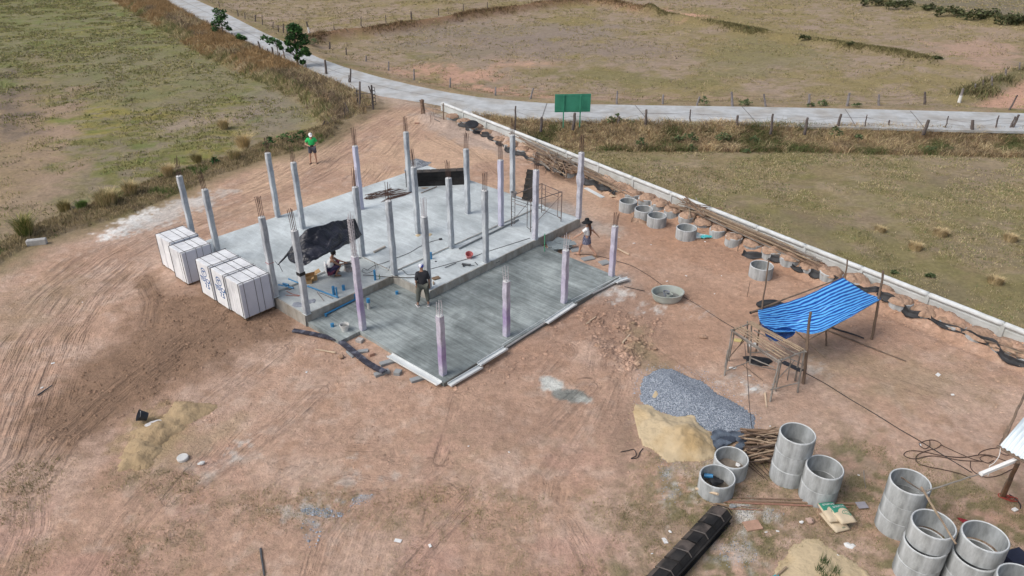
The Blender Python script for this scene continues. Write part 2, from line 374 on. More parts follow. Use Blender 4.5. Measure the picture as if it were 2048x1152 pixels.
    C = mix(C, (.285, .24, .165), rf*ss(.46, .60, g2*.5+gf*.5)*.75); C = mix(C, (.205, .19, .09), rf*ss(.46, .60, fbm(x, y, .3, 4, 83)*.5+gf*.3+gm*.2)*.75)
    for e, c, k in ((ell(1600,420,60,12,10,-.8), (.21,.165,.12), .6), (ell(1920,360,70,10,0,-.8), (.18,.15,.11), .5), (ell(1960,500,90,14,15,-.8), (.2,.17,.12), .4), (ell(1850,560,130,14,22,-.8), (.19,.165,.12), .4), (ell(1640,470,120,10,22,-.8), (.21,.18,.13), .4)):
        C = mix(C, c, ss(-.5, .6, sdist(e, x, y)/2+(g2-.5)*4)*k)
    for B, c in ((BUND_A, (.215, .135, .08)), (BUND_B, (.20, .17, .085)), (BUND_C, (.16, .15, .075)), (BUND_D, (.17, .155, .08))):
        C = mix(C, c, np.exp(-(seg_d(pl(B), x, y)/1.15)**2)*.95)
    # verges
    vg = ss(1.8, .0, np.abs(sRd))*(sRd < 0)*(sS < 0)
    C = mix(C, (.30, .225, .155), vg*.5*ss(.4, .6, g3))
    C = mix(C, (.19, .15, .085), bank*.7)
    vb = ss(-2.6, -.3, sR)*ss(.6, -.2, sR)*(sS < 0)
    C = mix(C, (.28, .22, .14), vb*.8)
    C = mix(C, (.22, .15, .085), ss(1.2, 2.8, -sN)*0)
    C = C*np.array([1.03, .975, .93])[None]
    C = C*(1-.04*lf[:, None])
    # --- site earth
    d1 = fbm(x, y, .33, 5, 101, .6); d2 = fbm(x, y, 1.6, 5, 107, .62); d3 = fbm(x, y, 6, 3, 109)
    D = np.zeros((N, 3)); D[:] = (.445, .302, .232)
    D = mix(D, (.495, .365, .300), ss(.44, .62, d1)*.7)
    D = mix(D, (.385, .250, .180), ss(.52, .68, d2)*.55)
    D = mix(D, (.52, .40, .335), ss(.56, .74, fbm(x, y, 2.3, 4, 111))*.5)
    D = mix(D, (.39, .275, .205), ss(.55, .7, d3)*.35)
    warm = ss(0, 6, x-2)*ss(18, 24, y)*ss(48, 36, y)
    D = mix(D, (.435, .265, .180), warm*.5)
    D = mix(D, (.52, .365, .265), ss(29, 37, y)*ss(.35, .55, d1)*.85)
    # dark moist broken ground
    q = dk/1.2+(d2-.5)*1.8
    D = mix(D, (.235, .155, .108), ss(-1.1, .3, q)*.93)
    for e, c, k in ((ell(1400,470,200,60,20), (.36,.215,.145), .5), (ell(1480,800,250,60,5), (.42,.31,.25), .4), (ell(1330,640,170,90,0), (.375,.245,.18), .6), (ell(1000,850,140,40,0), (.33,.225,.175), .5), (ell(1250,650,80,90,30), (.29,.20,.16), .5), (ell(1080,700,90,40,-30), (.34,.22,.165), .5),
                    (ell(1210,570,60,20,-10), (.5,.42,.37), .7), (ell(940,270,120,22,20), (.42,.34,.30), .8), (ell(1120,420,50,12,20), (.40,.36,.34), .8), (ell(1180,455,60,15,10), (.47,.42,.38), .6), (ell(1010,240,60,14,20), (.45,.32,.25), .6),
                    (ell(300,870,60,50,-20), (.36,.275,.155), .9), (ell(380,900,120,14,-32), (.40,.30,.215), .8), (ell(440,925,60,12,-20), (.55,.5,.46), .7),
                    (ell(1180,640,60,40,10), (.33,.21,.155), .5), (ell(1290,700,60,16,60), (.22,.20,.11), .5), (ell(1240,875,30,100,0), (.30,.21,.165), .6)):
        D = mix(D, c, ss(-.5, .5, sdist(e, x, y)/1.1+(d2-.5)*1.6+(d3-.5)*.6)*k)
    # thin weeds creeping over the earth in the foreground
    fg = ss(17.5, 13.5, y+(d1-.5)*7)
    wf = fbm(x, y, 4.2, 3, 123)
    D = mix(D, (.265, .215, .145), fg*ss(.50, .66, fbm(x, y, .8, 5, 121, .65)*.45+wf*.55)*.42)
    D = mix(D, (.47, .29, .24), fg*ss(.6, .75, fbm(x, y, .5, 4, 127))*.5)
    rr = ss(-1, 1.2, sdist(W([(1300,930),(1520,880),(1720,880),(2048,1010),(2300,1100),(2300,1500),(1180,1500),(1230,1100)]), x, y)+(d2-.5)*3)
    D = mix(D, (.275, .215, .145), rr*ss(.36, .56, wf*.6+d2*.4)*.8); D = mix(D, (.36, .275, .215), rr*ss(.52, .66, d2)*.7); D = mix(D, (.175, .165, .085), rr*ss(.52, .62, fbm(x, y, 1.3, 4, 131)*.5+wf*.5)*.7)
    D = mix(D, (.32, .26, .175), ss(-.5, 1.5, sdist(ell(1800,760,220,60,10), x, y)/1.2+(d2-.5)*3)*.5)
    # strip of thin grass along the left edge of the site
    ed = ss(1.6, .1, sS+(d2-.5)*1.4)*(x < -3)*(y > 10)
    D = mix(D, (.24, .19, .115), ed*.85)
    D = mix(D, (.25, .205, .125), ss(-1, 1.5, sdist(ell(60,620,130,50,-25), x, y)/1.5+(d2-.5)*3)*.4)
    # lime / cement dust
    for e, k in ((ell(258,448,72,15,-27), 1.0), (ell(330,428,105,20,-22), .7), (ell(420,398,50,12,-20), .5), (ell(1232,588,16,8,0), .7), (ell(1310,612,26,7,-20), .8), (ell(1390,618,22,7,25), .5), (ell(1345,985,24,22,20), .55),
                 (ell(1488,1022,18,14,30), .8), (ell(1540,1027,20,8,-20), .7), (ell(1470,1110,45,22,0), .45), (ell(1220,575,50,14,-15), .35), (ell(1510,775,18,5,0), .6), (ell(1485,760,8,4,0), .6),(ell(1625,742,20,9,0), .45), (ell(620,1030,40,9,0), .5), (ell(740,950,45,12,0), .35), (ell(470,905,40,6,-32), .8), (ell(1380,950,80,20,0), .25), (ell(900,230,40,8,0),.3), (ell(1005,255,26,5,25), .7)):
        cc = (.76, .76, .76) if k > .9 else (.60, .59, .58)
        D = mix(D, cc, ss(-.15, .35, sdist(e, x, y)/1.5+(d2-.5)*1.2+(d3-.5)*.9)*k)
    # crushed stone spilled on the earth
    for e in (ell(645,1025,38,8,5), ell(720,1000,20,6,-20), ell(620,1060,16,10,0), ell(1330,905,10,50,0), ell(1700,1045,10,6,0)):
        D = mix(D, (.33, .36, .40), ss(0, .25, sdist(e, x, y)+(d3-.5)*1.0+(d2-.5)*.5)*.6)
    # damp grey spill of mortar on the earth
    for e, c, k in ((ell(1102,768,26,15,20), (.60,.63,.62), .95), (ell(1138,790,40,12,6), (.235,.25,.24), .97), (ell(1170,800,12,5,0), (.5,.52,.5), .8)):
        D = mix(D, c, ss(-.05, .12, sdist(e, x, y)+(d2-.5)*.5+(d3-.5)*.35)*k)
    D = D*np.array([1.02, .998, .955])[None]
    C = C*(1-site[:, None])+D*site[:, None]
    # dust carried from the site entrance onto the road side
    C = mix(C, (.47, .36, .29), ss(-1, 1.5, sdist(ell(800,200,60,14,5), x, y)+(d2-.5)*2)*.8)
    C = mix(C, (.46, .33, .26), ss(-.5, 1, sdist(ell(960,238,70,6,16), x, y)+(d2-.5)*1)*.8)
    # mottling
    C = C*(.90+.20*fbm(x, y, 3.0, 3, 141)[:, None])*(.93+.14*fbm(x, y, .9, 3, 143)[:, None])
    FL = np.zeros((N, 3)); SEC = np.zeros(N)
    dmin = np.full(N, 1e9)
    for P, wd, wg in TR:
        cum = 0
        bx = [p[0] for p in P]; by = [p[1] for p in P]
        idx = np.where((x > min(bx)-wd) & (x < max(bx)+wd) & (y > min(by)-wd) & (y < max(by)+wd))[0]
        if not len(idx): continue
        xx, yy = x[idx], y[idx]; bd = np.full(len(idx), 1e9); ac = np.zeros(len(idx)); al = np.zeros(len(idx))
        for (ax, ay), (bx_, by_) in pl(P):
            dx, dy = bx_-ax, by_-ay; L = math.hypot(dx, dy); t = ((xx-ax)*dx+(yy-ay)*dy)/(L*L); tc = np.clip(t, 0, 1)
            dd = np.hypot(xx-ax-tc*dx, yy-ay-tc*dy); sg = np.sign((xx-ax)*dy-(yy-ay)*dx)
            m = dd < bd; bd = np.where(m, dd, bd); ac = np.where(m, dd*sg, ac); al = np.where(m, cum+tc*L, al); cum += L
        wgt = wg*ss(wd/2, wd/2*.55, bd+(vn(xx*.8, yy*.8, 5)-.5)*.5*wd*.5)*ss(.25, .5, vn(xx*.35, yy*.35, 8)+.15)
        up = wgt > FL[idx, 2]; SEC[idx] = np.maximum(SEC[idx], np.minimum(wgt, FL[idx, 2])); ii = idx[up]
        FL[ii, 0] = ac[up]+len(P); FL[ii, 1] = al[up]; FL[ii, 2] = wgt[up]
        off_ = ss(.1, -.2, sRd[idx])
        z[idx] -= wgt*.02*off_*(vn(ac*3.2, al*.12, 3))
    FL[:, 2] *= ss(.02, .3, FL[:, 2]-SEC)
    return z, np.clip(C, .01, .9), FL
P_DARK = W([(300,570),(340,590),(440,600),(560,640),(575,665),(500,690),(420,730),(330,780),(240,840),(160,890),(95,905),(75,860),(120,790),(170,740),(250,690),(300,640)])
RUB = W([(1180,640),(1210,665),(1240,690),(1270,720),(1250,640),(1290,660),(1215,700),(1235,745)])
def th(x, y): return float(terrain(np.array([x]), np.array([y]), False)[0])
def T(px, py, dz=0.0):
    """point of the ground seen at that pixel"""
    z = 0.0
    for _ in range(4):
        p = U(px, py, z); z = th(p.x, p.y)
    p = U(px, py, z); p.z = z+dz
    return p
# perspective-free polar-like grid: denser near the viewer side, reaching the horizon
ys = [7.5]
while ys[-1] < 3000:
    ys.append(ys[-1]+max(.065, ys[-1]*.0052)*(1 if ys[-1] < 110 else 1+(ys[-1]-110)*.02))
ys = np.array(ys); us = np.concatenate([np.linspace(-3.0, -.86, 40)[:-1], np.linspace(-.86, .86, 560), np.linspace(.86, 3.0, 40)[1:]])
YY, UU = np.meshgrid(ys, us, indexing='ij'); XX = UU*(YY+2.0)
gx, gy = XX.ravel(), YY.ravel()
gz, gc, gf = terrain(gx, gy)
nr, ncn = YY.shape
i0 = (np.arange(nr-1)[:, None]*ncn+np.arange(ncn-1)[None, :]).ravel()
M_GROUND = attr_mat('earth_and_field', rough=.95, mulvar=.34, scale=4.5, bump=.8, bscale=11, bdist=.07, flow=True, rgh=.80, det=10)
ground = mesh_np('ground', np.stack([gx, gy, gz], 1), np.stack([i0, i0+1, i0+1+ncn, i0+ncn], 1), M_GROUND, gc, gf)
tag(ground, kind='structure')
# ground below and behind the viewpoint
gb = MB(); 
gb.add([(-60, 7.6, -.02), (60, 7.6, -.02), (60, -120, -.02), (-60, -120, -.02)], [(0, 1, 2, 3)])
tag(gb.build('ground', mat('earth_plain', (.36, .27, .20), .95, .2, 1.2, (.24, .20, .13), .3, 20), loc=(0, 0, 0)), kind='structure')
# ---------------------------------------------------------------- road
def road():
    near = [U(a, b, 0) for a, b in ROAD_NEAR]; farp = [U(a, b, 0) for a, b in ROAD_FAR]
    def resample(P, n):
        L = [0]
        for p, q in zip(P[:-1], P[1:]): L.append(L[-1]+(q-p).length)
        out = []
        for k in range(n):
            s = L[-1]*k/(n-1); i = max(j for j in range(len(L)) if L[j] <= s+1e-9); i = min(i, len(P)-2)
            out.append(P[i].lerp(P[i+1], (s-L[i])/(L[i+1]-L[i])))
        return out
    # matched pairs by parameter of the listed points
    n = len(near); pts = []
    for i in range(n-1):
        for k in range(4):
            t = k/4; pts.append((near[i].lerp(near[i+1], t), farp[min(i, len(farp)-1)].lerp(farp[min(i+1, len(farp)-1)], t)))
    pts.append((near[-1], farp[-1]))
    m = MB(); NW = 5; vs = []; fs = []
    for a, b in pts:
        vs.append((a.x, a.y, -.14))
        for k in range(NW+1):
            q = a.lerp(b, k/NW); vs.append((q.x, q.y, .02+.03*math.sin(math.pi*k/NW)))
        vs.append((b.x, b.y, -.14))
    R = NW+3
    for i in range(len(pts)-1):
        for k in range(R-1): fs.append((i*R+k, (i+1)*R+k, (i+1)*R+k+1, i*R+k+1))
    m.add(vs, fs)
    mt = mat('road_concrete', (.455, .47, .475), .9, .2, 1.6, (.385, .375, .355), .2, 12, stretch=(1, 1, 1))
    nt = mt.node_tree
    r = m.build('road', mt, loc=(0, 0, 0)); tag(r, kind='structure')
    # joints: narrow dark grooves across and along, each a strip 4 mm above the slab
    j = MB()
    def strip(p, q, w_, dz=.006):
        d = (q-p).normalized(); nrm = Vector((-d.y, d.x, 0))*w_/2
        N = max(2, int((q-p).length/2)); prev = None
        for k in range(N+1):
            c = p.lerp(q, k/N); jit = nrm*(1+.5*math.sin(k*2.3)); a, b = c+jit, c-jit
            if prev: j.add([prev[0], prev[1], b, a], [(0, 1, 2, 3)])
            prev = (a, b)
    def rz(t): return .02+.03*math.sin(math.pi*t)
    for (ax, ay), (bx, by) in (((1082,243),(1094,207)),((1300,248),(1270,211)),((1516,251),(1484,214)),((1712,255),(1690,219)),((1850,259),(1820,222)),((640,150),(690,135)),((505,90),(560,80)),((440,58),(500,52))):
        a, b = U(ax, ay), U(bx, by); prev = None
        for k in range(9):
            t = k/8; q = a.lerp(b, t); q.z = rz(t)+.005; d = (b-a).normalized(); nn = Vector((-d.y, d.x, 0))*.035
            if prev: j.add([prev-pn, prev+pn, q+nn, q-nn], [(0, 1, 2, 3)])
            prev, pn = q, nn
    prev = None
    for i in range(len(pts)):
        a, b = pts[i]; q = a.lerp(b, .5); q.z = .056; d = (b-a).normalized()*.03
        if prev and not 44 < i < 52: j.add([pq-pd, pq+pd, q+d, q-d], [(0, 1, 2, 3)])
        prev, pq, pd = True, q, d
    tag(j.build('road', mat('joint_tar', (.20, .195, .19), .95, .3, 3), loc=(0, 0, 0)), kind='structure')
road()
# ================================================================ SLABS AND COLUMNS
def conc_mat(name, col, col2, streak=True, sx=.35, sy=6.0, amt=.18, wet=0, rough=.85, blot=.12):
    """floated concrete: trowel streaks along one slab axis, cloudy damp patches, fine grain"""
    m = bpy.data.materials.new(name); m.use_nodes = True; nt = m.node_tree; L = nt.links.new; b = nt.nodes['Principled BSDF']
    b.inputs['Roughness'].default_value = rough; b.inputs['Specular IOR Level'].default_value = .35
    tc = nd(nt, 'ShaderNodeTexCoord'); mp = nd(nt, 'ShaderNodeMapping'); mp.inputs['Rotation'].default_value = (0, 0, -GYAW)
    L(tc.outputs['Object'], mp.inputs[0])
    mp2 = nd(nt, 'ShaderNodeMapping'); mp2.inputs['Scale'].default_value = (sy, sx, 1); L(mp.outputs[0], mp2.inputs[0])
    n1 = nd(nt, 'ShaderNodeTexNoise'); n1.inputs['Scale'].default_value = 1.5; n1.inputs['Detail'].default_value = 5; n1.inputs['Roughness'].default_value = .7; n1.inputs['Distortion'].default_value = .6; L(mp2.outputs[0], n1.inputs['Vector'])
    n2 = nd(nt, 'ShaderNodeTexNoise'); n2.inputs['Scale'].default_value = .45; n2.inputs['Detail'].default_value = 7; n2.inputs['Roughness'].default_value = .6; n2.inputs['Distortion'].default_value = .6; L(mp.outputs[0], n2.inputs['Vector'])
    n3 = nd(nt, 'ShaderNodeTexNoise'); n3.inputs['Scale'].default_value = 14; n3.inputs['Detail'].default_value = 5; L(mp.outputs[0], n3.inputs['Vector'])
    mx = nd(nt, 'ShaderNodeMix', data_type='RGBA'); mx.inputs[6].default_value = (*col, 1); mx.inputs[7].default_value = (*col2, 1)
    r2 = nd(nt, 'ShaderNodeMapRange'); r2.inputs[1].default_value = .42; r2.inputs[2].default_value = .66; L(n2.outputs[0], r2.inputs[0]); L(r2.outputs[0], mx.inputs[0])
    r1 = nd(nt, 'ShaderNodeMapRange'); r1.inputs[1].default_value = .32; r1.inputs[2].default_value = .68; r1.inputs[3].default_value = 1-amt; r1.inputs[4].default_value = 1+amt; L(n1.outputs[0], r1.inputs[0])
    r3 = nd(nt, 'ShaderNodeMapRange'); r3.inputs[1].default_value = .3; r3.inputs[2].default_value = .7; r3.inputs[3].default_value = .93; r3.inputs[4].default_value = 1.07; L(n3.outputs[0], r3.inputs[0])
    q = nd(nt, 'ShaderNodeMath', operation='MULTIPLY'); L(r1.outputs[0], q.inputs[0]); L(r3.outputs[0], q.inputs[1])
    n4 = nd(nt, 'ShaderNodeTexNoise'); n4.inputs['Scale'].default_value = 1.1; n4.inputs['Detail'].default_value = 6; n4.inputs['Roughness'].default_value = .65; n4.inputs['Distortion'].default_value = 1.2; L(mp.outputs[0], n4.inputs['Vector'])
    r4 = nd(nt, 'ShaderNodeMapRange'); r4.inputs[1].default_value = .33; r4.inputs[2].default_value = .62; r4.inputs[3].default_value = 1-blot; r4.inputs[4].default_value = 1+blot*.4; L(n4.outputs[0], r4.inputs[0])
    q5 = nd(nt, 'ShaderNodeMath', operation='MULTIPLY'); L(q.outputs[0], q5.inputs[0]); L(r4.outputs[0], q5.inputs[1]); q = q5
    s = nd(nt, 'ShaderNodeVectorMath', operation='SCALE'); L(mx.outputs[2], s.inputs[0]); L(q.outputs[0], s.inputs['Scale']); L(s.outputs[0], b.inputs['Base Color'])
    bp = nd(nt, 'ShaderNodeBump'); bp.inputs['Strength'].default_value = .35; bp.inputs['Distance'].default_value = .01; L(n1.outputs[0], bp.inputs['Height']); L(bp.outputs[0], b.inputs['Normal'])
    if wet:
        rr = nd(nt, 'ShaderNodeMapRange'); rr.inputs[1].default_value = .4; rr.inputs[2].default_value = .65; rr.inputs[3].default_value = rough; rr.inputs[4].default_value = rough-wet
        L(n2.outputs[0], rr.inputs[0]); L(rr.outputs[0], b.inputs['Roughness'])
    return m
M_SLAB = conc_mat('slab_concrete', (.56, .61, .62), (.39, .43, .44), amt=.13, sx=.5, sy=3.0)
M_PORCH = conc_mat('porch_concrete', (.185, .212, .210), (.34, .378, .37), amt=.32, sx=.34, sy=6.0, wet=.25, rough=.8, blot=.26)
M_EDGE = mat('slab_edge_concrete', (.36, .345, .31), .9, .25, 5, (.27, .24, .20), .4, 22, stretch=(1, 1, .5))
M_WET = mat('wet_edge_concrete', (.14, .145, .135), .6, .2, 5, None, .2, 22)
def gp(a, b): q = G(a, b); return (q.x, q.y)
fo = thing('house_slab', tuple(G(6, 5, 0)), 'large L-shaped pale grey floor slab of the house, carrying most of the columns', 'floor slab')
def noisy_prism(poly, z0, z1, zb=None, step=.4, amp=.008):
    """slab with slightly wavering edges"""
    out = []
    n = len(poly)
    for i in range(n):
        p, q = Vector(poly[i]), Vector(poly[(i+1) % n]); L = (q-p).length; k = max(1, int(L/step)); nn = Vector((-(q-p).y, (q-p).x)).normalized()
        for j in range(k):
            t = j/k; c = p.lerp(q, t)+nn*(random.uniform(-amp, amp) if j else 0); out.append((c.x, c.y))
    m = MB(); m.prism(out, z0, z1); return m
e = .12
top = [gp(-e, 4.0), gp(4.0, 4.0), gp(4.0, 2.0), gp(13+e, 2.0), gp(13+e, 10+e), gp(-e, 10+e)]
noisy_prism(top, -.1, ZS).build('floor_slab', M_SLAB, fo)
noisy_prism([gp(4.0-e+.1, -e), gp(13+e, -e), gp(13+e, 2.0), gp(4.0, 2.0)], -.1, ZS-.035).build('floor_slab', M_SLAB, fo)
noisy_prism([gp(-e, 2-e), gp(4.0-.03, 2-e), gp(4.0-.03, 4.0-.003), gp(-e, 4.0-.003)], -.1, ZS-.045).build('bathroom_slab', conc_mat('bath_concrete', (.44, .475, .475), (.35, .385, .395), amt=.10, sx=.5, sy=3.0), fo)
# rough cast edge beam faces standing 6 mm proud of the slab sides, with a thin lip
def edge(a0, b0, a1, b1, z0, z1, off=.006, name='edge_beam', mt=None, parent=None):
    p, q = G(a0, b0), G(a1, b1); d = (q-p).normalized(); nn = Vector((d.y, -d.x, 0)); m = MB(); L = (q-p).length; k = max(2, int(L/.25))
    ring = []
    for i in range(k+1):
        c = p.lerp(q, i/k); w1 = off+random.uniform(0, .012); ring.append([c+nn*-.03+Vector((0, 0, z1)), c+nn*w1+Vector((0, 0, z1-random.uniform(0, .012))), c+nn*(w1+random.uniform(0, .01))+Vector((0, 0, (z0+z1)/2)), c+nn*(w1+.01)+Vector((0, 0, z0))])
    vs = [v for r in ring for v in r]; fs = []
    for i in range(k):
        for j in range(3): fs.append((i*4+j, i*4+j+1, (i+1)*4+j+1, (i+1)*4+j))
    m.add(vs, fs); return m.build(name, mt or M_EDGE, parent if parent is not None else fo)
zl = ZS-.035
edge(4-.02, -e-.004, 13+e, -e-.004, ZP-.1, zl+.004)
edge(4-e-.0, 2-e, 4-e-.0, -e-.01, ZP-.1, zl+.003)
edge(-e, 2-e-.004, 4-e, 2-e-.004, ZP-.1, ZS-.045+.004)
edge(-e-.004, 10+e, -e-.004, 2-e, -.1, ZS-.045+.003)
edge(13+e+.004, -e, 13+e+.004, 10+e, -.1, ZS-.03)
# porch
po = thing('porch_slab', tuple(G(5, -2, 0)), 'low dark grey streaky porch slab along the front of the house slab', 'floor slab')
ped = [gp(-.08, 2-e-.02), gp(-.08, 0.0), gp(.78, 0.0), gp(.66, -4.38), gp(10.14, -4.36), gp(10.26, -.45), gp(10.28, -e-.02), gp(4-e-.02, -e-.02), gp(4-e-.02, 2-e-.02)]
noisy_prism(ped, -.12, ZP, amp=.006).build('floor_slab', M_PORCH, po)
edge(.66, -4.384, 10.14, -4.364, -.1, ZP+.003, name='edge_form_face', mt=M_WET, parent=po)
# joint lines on the slabs: shallow raised mortar seams
# columns
M_COL = mat('column_concrete', (.50, .535, .56), .85, .36, 6, (.29, .315, .35), .35, 30, stretch=(1, 1, .45), det=9, c2amt=(.40, .60))
M_COLP = mat('column_mauve', (.52, .52, .63), .8, .2, 5, (.40, .40, .51), .3, 30, stretch=(1, 1, .35))
M_RUST = mat('rebar_rust', (.11, .065, .05), .8, .3, 20, (.10, .06, .05), .2, 60)
M_PALEBAR = mat('rebar_cement', (.50, .48, .50), .8, .2, 20, None, .2, 60)
M_CAP = mat('column_top_mortar', (.62, .63, .63), .9, .15, 12, None, .4, 30)
def purple_mat(name, zc, zr, strong):
    """curing compound in a violet tint, strongest in a band of the shaft"""
    m = mat(name, (.54, .525, .61), .75, .22, 6, (.42, .41, .49), .3, 30); nt = m.node_tree; L = nt.links.new; b = bsdf(m)
    src = b.inputs['Base Color'].links[0].from_socket
    tc = nd(nt, 'ShaderNodeTexCoord'); sp = nd(nt, 'ShaderNodeSeparateXYZ'); L(tc.outputs['Object'], sp.inputs[0])
    ns = nd(nt, 'ShaderNodeTexNoise'); ns.inputs['Scale'].default_value = 4; ns.inputs['Detail'].default_value = 6; L(tc.outputs['Object'], ns.inputs['Vector'])
    ad = nd(nt, 'ShaderNodeMath', operation='MULTIPLY_ADD'); ad.inputs[1].default_value = .9; L(ns.outputs[0], ad.inputs[0]); L(sp.outputs[2], ad.inputs[2])
    d = nd(nt, 'ShaderNodeMath', operation='SUBTRACT'); L(ad.outputs[0], d.inputs[0]); d.inputs[1].default_value = zc+.45
    a = nd(nt, 'ShaderNodeMath', operation='ABSOLUTE'); L(d.outputs[0], a.inputs[0])
    r = nd(nt, 'ShaderNodeMapRange'); r.inputs[1].default_value = zr; r.inputs[2].default_value = 0.0; r.inputs[4].default_value = strong; L(a.outputs[0], r.inputs[0])
    mx = nd(nt, 'ShaderNodeMix', data_type='RGBA'); mx.inputs[7].default_value = (.285, .20, .40, 1); L(r.outputs[0], mx.inputs[0]); L(src, mx.inputs[6]); L(mx.outputs[2], b.inputs['Base Color'])
    return m
PUR = [purple_mat('column_violet_a', 1.0, .9, .7), purple_mat('column_violet_b', .75, .8, .85), purple_mat('column_violet_c', .8, 1.0, .28)]
def column(base, h, label, group, mt=None, bars=6, barh=.82, barmat=None, cage=False, side=.2, cap=True, rz=GYAW, plinth=True, bulge=None):
    t = thing('concrete_column', tuple(base), label, 'column', group)
    b = Vector(base); m = MB(); n = 14; r = side/2; prof = []
    ph = random.uniform(0, 6)
    for k in range(n+1):
        z = h*k/n; o = Vector((.006*math.sin(k*1.3+ph), .006*math.cos(k*1.7+ph), 0)); s = r*(1+random.uniform(-.02, .02))
        if bulge and abs(z-bulge) < h/n*.9: s *= 1.35
        prof.append((z, o, s))
    c, s_ = math.cos(rz), math.sin(rz); ch = .16
    cor = [(1, -1+ch), (1, 1-ch), (1-ch, 1), (-1+ch, 1), (-1, 1-ch), (-1, -1+ch), (-1+ch, -1), (1-ch, -1)]
    vs = []; fs = []
    for z, o, s in prof:
        for x, y in cor: vs.append(b+Vector((x*s*c-y*s*s_, x*s*s_+y*s*c, z-.02 if z == 0 else z))+o)
    for k in range(n):
        for j in range(8): fs.append((k*8+j, k*8+(j+1) % 8, (k+1)*8+(j+1) % 8, (k+1)*8+j))
    fs.append(tuple(n*8+j for j in range(8)))
    m.add(vs, fs); m.build('shaft', mt or M_COL, t)
    if cap:
        q = MB(); cc = b+Vector((0, 0, h+.004)); q.lathe([(r*1.12, -.012), (r*1.2, .0), (r*.9, .012), (0, .018)], cc, 8, M=Matrix.Translation(cc) @ Matrix.Rotation(rz+math.pi/8, 4, 'Z')); q.build('mortar_cap', M_CAP, t)
    if plinth:
        q = MB(); M0 = Matrix.Translation(b) @ Matrix.Rotation(rz+math.pi/4, 4, 'Z'); q.lathe([(r*1.62, 0), (r*1.5, .008), (r*1.34, .015), (r*1.25, .02)], n=4, M=M0); q.build('mortar_foot', M_SLAB if b.z > .3 else M_PORCH, t)
    pos = {4: [(-1, -1), (1, -1), (1, 1), (-1, 1)], 6: [(-1, -1), (1, -1), (1, 1), (-1, 1), (0, 1), (0, -1)], 8: [(-1, -1), (1, -1), (1, 1), (-1, 1), (0, 1), (0, -1), (1, 0), (-1, 0)]}[bars]
    lean = Vector((random.uniform(-.05, .05), random.uniform(-.05, .05), 0))
    for x, y in pos:
        x, y = x*r*.6, y*r*.6; p0 = b+Vector((x*c-y*s_, x*s_+y*c, h-.05)); hh = barh*random.uniform(.88, 1.06); j = Vector((random.uniform(-.025, .025), random.uniform(-.025, .025), 0))
        MB().tube([p0, p0+Vector((0, 0, hh*.5))+lean*.4, p0+Vector((0, 0, hh))+lean+j], .010, 5).build('rebar', barmat or M_RUST, t)
    if cage or barmat is M_PALEBAR:
        ks = [i*.12+.06 for i in range(int(barh*.9/.12))] if cage else [.08, .16]
        for z in ks:
            q = MB(); s = r*.72; pts = [(-s, -s), (s, -s), (s, s), (-s, s), (-s, -s)]; dz = random.uniform(-.02, .02)
            P = [b+Vector((x*c-y*s_, x*s_+y*c, h+z+(dz if i % 2 else 0)))+lean*(z/barh) for i, (x, y) in enumerate(pts)]
            for a_, b_ in zip(P[:-1], P[1:]): q.bar(a_, b_, .009)
            q.build('stirrup', barmat or M_RUST, t)
    return t
gA, gP_ = 'grey concrete columns with rusty rebar on the house slab', 'violet tinted short columns of the porch'
# (base px or grid, top row px, label, options)
MC = [
 (None, (0, 10), 352, 'grey column farthest left on the slab, behind the rear white panel stack', {}),
 (None, (0, 8), 379, 'grey column just right of the farthest left one, rising behind the two white panel stacks', {}),
 ((556,434), None, 306, 'grey column on the left slab edge, nearest below left of the person in green', {}),
 ((606,457), None, 325, 'grey column below the feet of the person in green, rising behind the black tarpaulin', {}),
 ((551,592), None, 434, 'grey column with a red string round it, beside the front white panel stack', {}),
 ((614,627), None, 461, 'grey column with a black band on the front left corner of the slab', dict(band=1)),
 ((723,418), None, 292, 'lilac tinted column behind the grey one that holds the right tarpaulin end', dict(mt=M_COLP)),
 ((725,512), None, 374, 'grey column tied to the right end of the black tarpaulin', {}),
 ((789,548), None, 402, 'grey column at the inner corner of the slab, left of the standing worker', dict(bars=4)),
 ((820,384), None, 264, 'tall grey column at the left end of the black formwork stack', {}),
 ((836,467), None, 334, 'grey column mid slab, in front of the left half of the black formwork stack', {}),
 ((857,577), None, 433, 'grey column directly behind the standing worker, rebar pale with cement', dict(barmat=1)),
 ((903,494), None, 356, 'grey column mid slab, in front of the right half of the black formwork stack', {}),
 ((936,427), None, 298, 'grey column at the right end of the black formwork stack', {}),
 ((972,524), None, 381, 'grey column on the front edge of the slab, right of the pink bucket', {}),
 ((1002,452), None, 320, 'lilac tinted column left of the scaffold frame', dict(mt=M_COLP)),
 ((1025,391), None, 270, 'tall grey column behind the scaffold, in front of the heap of timber sticks', {}),
 ((1070,478), None, 340, 'lilac grey column on the front edge of the slab in front of the scaffold', dict(mt=mat('column_pale_lilac', (.54,.54,.60), .85, .25, 6, (.38,.39,.46), .3, 30))),
 ((1157,436), None, 305, 'tall lilac grey column with a bulge on the right slab corner behind the woman', dict(mt=mat('column_pale_lilac_b', (.54,.54,.59), .85, .25, 6, (.38,.39,.45), .3, 30), bulge=1.9)),
]
